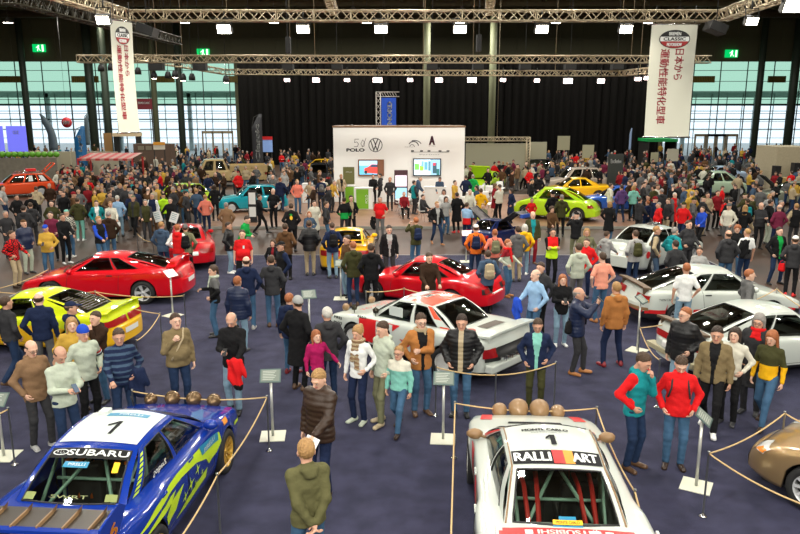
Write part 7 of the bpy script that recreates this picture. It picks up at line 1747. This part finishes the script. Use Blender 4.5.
def drape(x, y, off, size, cols, label, name='folded_coat', cat='coat', anchor='wr1'):
    """cloth hanging over a forearm or held in a hand, with soft vertical folds"""
    q = pinfo(x, y); c = q[3][anchor] + np.array(off); s = empty(name, wpos(q, c), q[6].to_euler().z, label, cat)
    w_, d_, h = size
    def fn(P):
        d = necone(P, (0, 0, 0), (0, 0, -h), w_ * .8, d_, w_, d_ * .8); d = smin(d, necone(P, (-w_ * .5, 0, -h * .3), (-w_ * .7, 0, -h * .85), w_ * .5, d_ * .8, w_ * .4, d_ * .7), .03)
        return d + .013 * np.sin(P[..., 0] * 48 + P[..., 2] * 11) + .012 * np.sin(P[..., 2] * 19 + P[..., 0] * 14) + .5 * np.maximum(0, -P[..., 2] - h * .8 - .09 * np.sin(P[..., 0] * 21 + 1))
    V, Fq = surfnet(fn, (-w_ * 1.5, -d_ * 2 - .03, -h - .12), (w_ * 1.4, d_ * 2 + .03, .12), .014 if size[2] > .2 else .01); C = V[Fq].mean(1)
    npmesh(V, Fq, 'cloth', [cm(a) for a in cols], ((C[:, 2] < -h * .82).astype(int) if len(cols) > 1 else None), s)
drape(231, 312, (0.02, -.10, .02), (.15, .06, .50), ('R', 'K'), 'bright red jacket with black hem hanging over the forearm of the phone reader'); drape(118, 328, (.03, -.03, .04), (.16, .07, .42), ('N',), 'dark navy coat carried beside the striped navy sweater'); drape(536, 269, (.04, -.04, .06), (.13, .07, .42), ('U',), 'blue coat carried by the pale blue shirt figure', anchor='wr0')
drape(380, 196, (-.02, -.02, .02), (.13, .06, .48), ('K',), 'black jacket carried at the side of the figure before the green counter', anchor='wr0'); drape(748, 228, (.05, .18, .0), (.17, .06, .50), ('K',), 'dark jacket hanging behind the white T-shirt figure', anchor='sh1')
def bag(x, y, off, size, col, label, anchor, name='shoulder_bag', col2=None):
    q = pinfo(x, y); c = q[3][anchor] + np.array(off); s = empty(name, wpos(q, c), q[6].to_euler().z, label, 'bag'); w_, d_, h = size
    V, Fq = surfnet(lambda P: necone(P, (0, 0, -h * .5), (0, 0, h * .4), w_, d_, w_ * .85, d_ * .7) + .004 * np.sin(P[..., 0] * 60), (-w_ * 1.4, -d_ * 1.6, -h * 1.2), (w_ * 1.4, d_ * 1.6, h * 1.2), .016); npmesh(V, Fq, 'bag_body', [cm(col)], None, s)
    MB().tube([(-w_ * .7, 0, h * .5), (-w_ * .5, 0, h * .9), (0, 0, h * 1.15), (w_ * .5, 0, h * .9), (w_ * .7, 0, h * .5)], .009, 6).build('strap', cm(col2 or col), s)
bag(289, 293, (-.10, .0, -.12), (.13, .08, .16), 'U', 'royal blue bag hanging behind the long black coat', 'wr0', col2='N'); bag(579, 287, (-.12, .10, -.38), (.13, .07, .16), 'K', 'black shoulder bag of the navy puffer photographer', 'sh0'); bag(110, 201, (.0, -.02, -.18), (.12, .05, .15), 'W', 'white plastic bag at the pale blue top', 'wr1', 'carrier_bag'); bag(796, 235, (.05, 0, -.2), (.12, .06, .17), 'R', 'bright red carrier bag at the frame edge', 'wr1', 'carrier_bag'); bag(214, 184, (.0, -.05, -.30), (.24, .06, .26), 'W', 'large white carrier bag beside the turquoise bonnet', 'wr1', 'carrier_bag')
def sheet(x, y, anchor, off, w_, h, rx, ry, label):
    q = pinfo(x, y); c = q[3][anchor] + np.array(off); s = empty('paper_sheet', wpos(q, c), q[6].to_euler().z, label, 'paper'); T = Matrix.Rotation(R(ry), 4, 'Y') @ Matrix.Rotation(R(rx), 4, 'X')
    MB().box(-w_, w_, -.002, .002, -h, h, M=T).build('page', M_txtw, s); mb = MB()
    for k in range(4): mb.box(-w_ * .8, w_ * .5, -.004, -.0025, h * (.6 - k * .35), h * (.7 - k * .35), M=T)
    mb.build('print', mat('ink_teal', (.12, .30, .36), .5), s)
sheet(319, 369, 'wr1', (.0, -.09, -.07), .10, .075, -40, 10, 'printed leaflet in the hand of the brown down jacket figure'); sheet(170, 197, 'wr0', (-.05, -.12, .0), .16, .22, 0, -15, 'white sheet held out, nearer the tan pickup, first of the pair'); sheet(170, 197, 'wr1', (.05, -.15, -.05), .16, .22, 0, 20, 'white sheet held out beside the lime cape, second of the pair'); sheet(129, 172, 'wr0', (0, -.08, .03), .10, .07, -50, 0, 'small white paper read by the lone red jacket figure')
for x, y, l in ((404, 191, 'under the seated red sweater figure'), (423, 194, 'under the seated charcoal hooded figure')):
    q = pinfo(x, y); L = q[6].translation; shell_chair((L.x, L.y, L.z), math.degrees(q[6].to_euler().z), 'white shell chair ' + l)
# clothing details as parts of their wearer
def scarf(x, y, col, long=.35, c2=None):
    q = pinfo(x, y); S, k = q[3], q[4]; n = S['neck']; ch = S['chest']
    def fn(P):
        d = np.abs(np.sqrt(((P[..., 0] - n[0]) / .085) ** 2 + ((P[..., 1] - n[1] + .01) / .085) ** 2) - 1) * .08; ring_ = np.sqrt(d ** 2 + (P[..., 2] - n[2] - .005) ** 2) - .034
        t = necone(P, n + np.array((.02, -.105, -.03)), n + np.array((.05, -.15, -.03 - long)), .045, .022, .05, .02); t2 = necone(P, n + np.array((-.03, -.105, -.03)), n + np.array((-.05, -.15, -.03 - long * .7)), .04, .022, .045, .02)
        return smins([ring_, t, t2], .015) + .003 * np.sin(P[..., 2] * 80)
    V, Fq = surfnet(fn, n + np.array((-.17, -.25, -long - .1)), n + np.array((.17, .16, .10)), .014); C = V[Fq].mean(1)
    npmesh(V, Fq, 'scarf', [cm(col), cm(c2 or col)], ((np.sin(C[:, 2] * 90) > .2) & (c2 is not None)).astype(int), q[2])
scarf(358, 325, 'c', .42, 'S'); scarf(213, 265, 'Z', .2); scarf(760, 313, 'R', .12); scarf(508, 239, 'R', .35); scarf(675, 192, 'R', .3)
def fleece(x, y):
    q = pinfo(x, y); n = q[3]['neck']; V, Fq = surfnet(lambda P: smin(np.sqrt((np.abs(np.sqrt(((P[..., 0]) / 1.05) ** 2 + (P[..., 1] - n[1]) ** 2) - .085)) ** 2 + ((P[..., 2] - n[2] - .0) * .8) ** 2) - .030, necone(P, n + np.array((.05, -.09, -.02)), n + np.array((.035, -.13, -.20)), .03, .018, .014, .012) * 1.0, .01) if True else None, n + np.array((-.16, -.2, -.26)), n + np.array((.16, .15, .09)), .013); npmesh(V, Fq, 'fleece_collar', [cm('S')], None, q[2])
fleece(421, 313); fleece(617, 281)
def strap(x, y, col, side=1, w_=.018):
    q = pinfo(x, y); S = q[3]; a, b = S['sh%d' % (side > 0)], S['waist']; k = q[4]; u = S['up']
    P = [u((side * .12, .10, 1.20)) * k, u((side * .115, .07, 1.44)) * k, u((side * .11, -.02, 1.49)) * k, u((side * .06, -.15, 1.36)) * k, u((-side * .04, -.165, 1.20)) * k, u((-side * .15, -.14, 1.0)) * k]
    MB().tube([tuple(p) for p in P], w_, 6).build('shoulder_strap', cm(col), q[2])
strap(175, 313, 'S'); strap(237, 276, 'R', -1); strap(579, 287, 'K', -1)
def chest_print(x, y, front, z, build):
    q = pinfo(x, y); S, k = q[3], q[4]; u = S['up']; sg = -1 if front else 1; o = lambda px, pz: tuple(u((px, sg * (.150 + (.03 if front else .02)) * (1 - (px / .25) ** 2 * .35), z + pz)) * k); build(o, q[2])
def pine(o, root):
    MB().poly([o(.055 * math.cos(a * .5236), -.02 + .075 * math.sin(a * .5236)) for a in range(12)]).build('pineapple_print', mat('print_yellow', (.80, .50, .02), .6), root); m = MB()
    for a in (-40, -15, 15, 40): ca, sa = math.sin(R(a)), math.cos(R(a)); m.poly([o(-.02 * sa, .05), o(.02 * sa, .05), o(.10 * ca, .05 + .10 * sa)])
    m.build('pineapple_leaves', mat('print_green', (.02, .45, .05), .6), root)
chest_print(291, 203, False, 1.28, pine)
chest_print(242, 229, True, 1.30, lambda o, root: MB().poly([o(.02, -.06), o(.07, -.06), o(.07, .03), o(.02, .03)]).build('white_badge', M_txtw, root))
def band(o, root): pass
q = pinfo(82, 325); S = q[3]
for t0, t1, c in ((.42, .52, 'R'), (.53, .60, 'W'), (.61, .71, 'N')):
    a, b = S['sh1'], S['el1']; MB().tube([tuple(a + (b - a) * t0 * 1.15), tuple(a + (b - a) * t1 * 1.15)], .071 * q[4], 14, caps=False).build('sleeve_stripe', cm(c), q[2])
for x, y in ((30, 340), (421, 313), (399, 346), (686, 307), (760, 313)):   # spectacles
    q = pinfo(x, y); mb = MB()
    for s in (-1, 1): mb.tube([(s * .032 + .022 * math.cos(a * .6283), -.112, .006 + .017 * math.sin(a * .6283)) for a in range(11)], .0025, 4, caps=False).tube([(s * .054, -.108, .008), (s * .080, .0, .006)], .0025, 4)
    mb.tube([(-.01, -.114, .01), (.01, -.114, .01)], .0025, 4); o = mb.build('spectacles', M_blacktrim, q[2]); o.matrix_local = q[5]
# ================================================================ the crowd between and behind the cars
rnd = random.Random(5)
FOOT = []
for o in list(COL.objects):
    if o.parent is None and o.get('category') in ('car',): FOOT.append((o.location.x, o.location.y, o.rotation_euler.z, 2.5, 1.15))
    elif o.parent is None and o.get('category') in ('counter', 'table', 'chair', 'partition', 'panel', 'stall', 'kiosk', 'sign', 'banner', 'display', 'fence', 'easel', 'box', 'information stand', 'poster'):
        FOOT.append((o.location.x, o.location.y, 0, 1.0 if o.get('category') in ('counter', 'chair', 'table', 'easel', 'information stand', 'display') else 1.6, .6))
a, b = aty(333, 127, BY), aty(465, 127, BY); FOOT.append(((a.x + b.x) / 2, BY + 1.3, 0, (b.x - a.x) / 2 + .4, 2.2)); a, b = aty(466, 143, 56), aty(546, 143, 56); FOOT.append(((a.x + b.x) / 2, 56.5, 0, (b.x - a.x) / 2 + .4, 1.0))
FOOT += [(aty(20, 158, 53).x, 53, 0, 5.2, .6), (aty(73, 152, 58).x, 58, 0, 4.2, .6), (aty(108, 160, 50).x, 50.4, 0, 2.1, 1.4), (aty(152, 150, 61).x, 61.5, 0, 1.9, 1.1), (aty(795, 150, 50).x, 51.5, 0, 1.7, 2.0), (a.x * 0 + aty(15, 140, 60).x, 60, 0, 2.4, .5)]
for i, px in enumerate((22, 88, 103, 178, 762, 796)): p = aty(px, 62, 89.0 if i != 2 else 80.0); FOOT.append((p.x, p.y, 0, .9, .9))
for px, Y in ((427, 72.5), (493, 72.5)): p = aty(px, 62, Y); FOOT.append((p.x, p.y, 0, .9, .9))
def free(x, y, dm=.55):
    for cx, cy, rz, l, w_ in FOOT:
        dx, dy = x - cx, y - cy
        if abs(dx) > 6 or abs(dy) > 6: continue
        c, s = math.cos(rz), math.sin(rz)
        if abs(dx * c + dy * s) < l and abs(-dx * s + dy * c) < w_: return False
    if 73.8 < y < 76.2 and -19 < x < 30: return False
    return all((x - a) ** 2 + (y - b) ** 2 > dm * dm for a, b in GROUND)
PROTO = []
CBOX = [(200, 280, 156, 184, 53), (218, 284, 184, 206, 38), (0, 56, 158, 192, 46), (555, 625, 168, 204, 43), (698, 752, 166, 190, 47), (765, 800, 166, 190, 42), (498, 533, 158, 182, 49), (575, 640, 195, 215, 38), (305, 333, 155, 175, 53)]
for top, hair, arms, legs, fat, opts in (('j:K', 'short:B', 'pp', 's', 1.05, ''), ('j:K', 'short:B', 'pi', 'w', 1.0, ''), ('h:K', 'crop:G', 'pp', 's', 1.12, ''), ('p:K', 'short:B', 'ii', 'x', 1.0, ''), ('h:K', 'long:B', 'ip', 's', 1.0, 'f'), ('l:K', 'bob:B', 'pp', 's', 1.0, 'f'), ('s:K', 'short:B', 'ff', 's', 1.08, ''), ('j:K', 'cap:K', 'hp', 's', 1.0, ''), ('h:K', 'beanie:K', 'pp', 'w', 1.0, ''), ('s:K', 'ring:G', 'ch', 's', 1.15, '')):
    H = 1.66 if 'f' in opts else 1.76; r, S, k, MH = person(H, top, 'K', 'K', hair, arms, legs, 0, 0, 8, fat, 2, 0, opts); PROTO.append([r, top, hair, H, False])
ZN = [(60, 330, 163, 192, 30, 'in the crowd between the market stall and tan pickup'), (215, 335, 158, 186, 10, 'in the passage by the booth corner'), (466, 520, 152, 192, 12, 'around the white lounge chairs'), (520, 600, 150, 186, 15, 'behind the bubble shaped car'), (600, 700, 158, 206, 25, 'between the chalk sign and white saloon'), (700, 800, 172, 216, 22, 'around the pale green classic'), (0, 110, 178, 222, 16, 'among the bystanders near the orange estate')]
COLS = 'KKKKkkkNNNbbBGGEEnrRcSwg'; HN = dict(short='short hair', crop='grey cropped hair', long='long hair', bob='bobbed hair', cap='a cap', beanie='a beanie', ring='thinning grey hair')
used = set(); total = len(PEOPLE.strip().split('\n'))
def setm(o, i, m):
    if i < len(o.material_slots): o.material_slots[i].link = 'OBJECT'; o.material_slots[i].material = m
for x0, x1, y0, y1, n, where in ZN:
    made = tries = 0
    while made < n and tries < 4000 and total < 300:
        tries += 1; px, py = rnd.uniform(x0, x1), rnd.uniform(y0, y1); P = rnd.choice(PROTO); g = onz(px, py, P[3] + .02)
        pz = .002
        if PX0 < g.x < PX1 and PY0 - .3 < g.y < PY1 + .3: g = onz(px, py, P[3] + .14); pz = .122
        if pz > .1 and not (PX0 + .2 < g.x < PX1 - .2 and PY0 + .3 < g.y < PY1 - .3): continue
        if g.y < 27.2 or not free(g.x, g.y) or any(a - 3 < px < b + 3 and c - 9 < py < d_ and g.y < Yc and rnd.random() < .75 for a, b, c, d_, Yc in CBOX): continue
        tc, bc, hcol = rnd.choice(COLS), rnd.choice('KkDJNnGS'), rnd.choice('BbKYGD'); lab = 'person in %s %s and %s trousers, %s, %s' % (CNAME[tc], GN[P[1][0]], CNAME[bc], HN[P[2].split(':')[0]], where)
        lab = ' '.join(lab.split()[:16]) if len(lab.split()) <= 16 else 'person in %s %s, %s, %s' % (CNAME[tc], GN[P[1][0]], HN[P[2].split(':')[0]], where)
        lab = ' '.join(lab.split()[:16])
        if lab in used: continue
        used.add(lab)
        src = P[0]
        if P[4]: o = src.copy(); COL.objects.link(o)
        else: o = src; P[4] = True
        kids = list(src.children)
        if o is not src:
            nk = []
            for c in kids: d = c.copy(); COL.objects.link(d); d.parent = o; nk.append(d)
            kids = nk
        s_ = rnd.uniform(.95, 1.04); o.location = (g.x, g.y, pz); o.scale = (s_, s_, s_); o.rotation_euler = (0, 0, rnd.uniform(0, 6.28)); tag(o, lab, 'person', 'visitors')
        setm(o, 0, skin(rnd.randrange(4))); setm(o, 4, cm(hcol, 'hair'))
        for c in kids:
            b = c.name.split('.')[0]
            if b == 'hair': setm(c, 0, cm('G' if P[2].split(':')[0] in ('crop', 'ring') else hcol, 'hair'))
            elif b in ('cap', 'beanie'): setm(c, 0, cm(rnd.choice('KNGrE')))
            elif b == 'trousers': setm(c, 0, cm(bc, 'denim' if bc in 'JDN' else 'cloth'))
            elif b != 'shoe': setm(c, 0, cm(tc, 'down' if P[1][0] == 'p' else 'cloth'))
        GROUND.append((g.x, g.y)); made += 1; total += 1
for P in PROTO:
    if not P[4]:
        for c in list(P[0].children): bpy.data.objects.remove(c)
        bpy.data.objects.remove(P[0])
# the far mass of heads
def low_figure(seed):
    S, k = skeleton(1.75, ('ss', 'pp', 'ff', 'ch', 'ip', 'hp')[seed % 6], 'sxwsas'[seed % 6], 0)
    def fn(P):
        ds = [necone(P, S['pel'], S['chest'], .18, .13, .20, .14), necone(P, S['chest'], S['sh'], .20, .14, .15, .09), ncone(P, S['sh'], S['head'], .06, .06)]
        for i in (0, 1): ds += [ncone(P, S['sh%d' % i], S['el%d' % i], .07, .06), ncone(P, S['el%d' % i], S['wr%d' % i], .06, .05), ncone(P, S['hip%d' % i], S['kn%d' % i], .09, .07), ncone(P, S['kn%d' % i], S['an%d' % i], .07, .055)]
        return np.minimum(smins(ds, .03), nell(P, S['head'] + np.array((0, .01, .02)), (.082, .105, .125)))
    V, Fq = surfnet(fn, (-.5, -.45, 0), (.5, .35, 1.85), .048); C = V[Fq].mean(1); z = C[:, 2]; m = np.full(len(C), 1); m[z < .88] = 2; m[z > 1.52] = 0; m[(z > 1.66) | ((z > 1.55) & (C[:, 1] > .03))] = 3
    hd = np.array([np.linalg.norm(C - (S['wr%d' % i] + (S['wr%d' % i] - S['el%d' % i]) * .25), axis=1) < .07 for i in (0, 1)]).any(0); m[hd] = 0
    return V, Fq, m
FIG = [low_figure(i) for i in range(6)]
TOPS = list('KkNbKBkEGbnSrcRwMyT'); BOTS = list('KkDJG'); HRS = list('BbKYG')
mats_ = [skin(0), skin(3)] + [cm(c) for c in TOPS] + [cm(c) for c in BOTS] + [cm(c, 'hair') for c in HRS]
VV, FF, MM, off = [], [], [], 0; cnt = tries = 0
while cnt < 660 and tries < 40000:
    tries += 1; px, py = rnd.uniform(-6, 806), (143.8 + 27 * rnd.random() ** 1.15 if cnt < 480 else rnd.uniform(164, 194)); g = onz(px, py, 1.74)
    if 335 < px < 463 or g.y > 85 or g.y < 33.5 or (g.y < 42 and -9 < g.x < 8): continue
    if PX0 - .3 < g.x < PX1 + .3 and g.y < PY1 + .4: continue
    if px < 60 and py > 156: continue
    if not free(g.x, g.y, .5) or any(a - 4 < px < b + 4 and c - 9 < py < d_ and g.y < Yc and rnd.random() < .85 for a, b, c, d_, Yc in CBOX): continue
    V, Fq, m = FIG[rnd.randrange(6)]; a = rnd.uniform(0, 6.28); s_ = rnd.uniform(.93, 1.05); c, s = math.cos(a), math.sin(a)
    W = V * s_; W = np.stack([W[:, 0] * c - W[:, 1] * s + g.x, W[:, 0] * s + W[:, 1] * c + g.y, W[:, 2]], 1)
    t = 2 + (min(int(rnd.random() ** 1.5 * len(TOPS)), len(TOPS) - 1)); b = 2 + len(TOPS) + rnd.randrange(len(BOTS)); h = 2 + len(TOPS) + len(BOTS) + rnd.randrange(len(HRS))
    mm = np.array([rnd.randrange(2), t, b, h])[m]; VV.append(W); FF.append(Fq + off); MM.append(mm); off += len(W); GROUND.append((g.x, g.y)); cnt += 1
o = npmesh(np.concatenate(VV), np.concatenate(FF), 'crowd', mats_, np.concatenate(MM)); tag(o, 'dense mass of far visitors filling the hall before the glass and curtain', 'crowd', kind='stuff')
# upper backs of the displays: nothing stands in the air any more
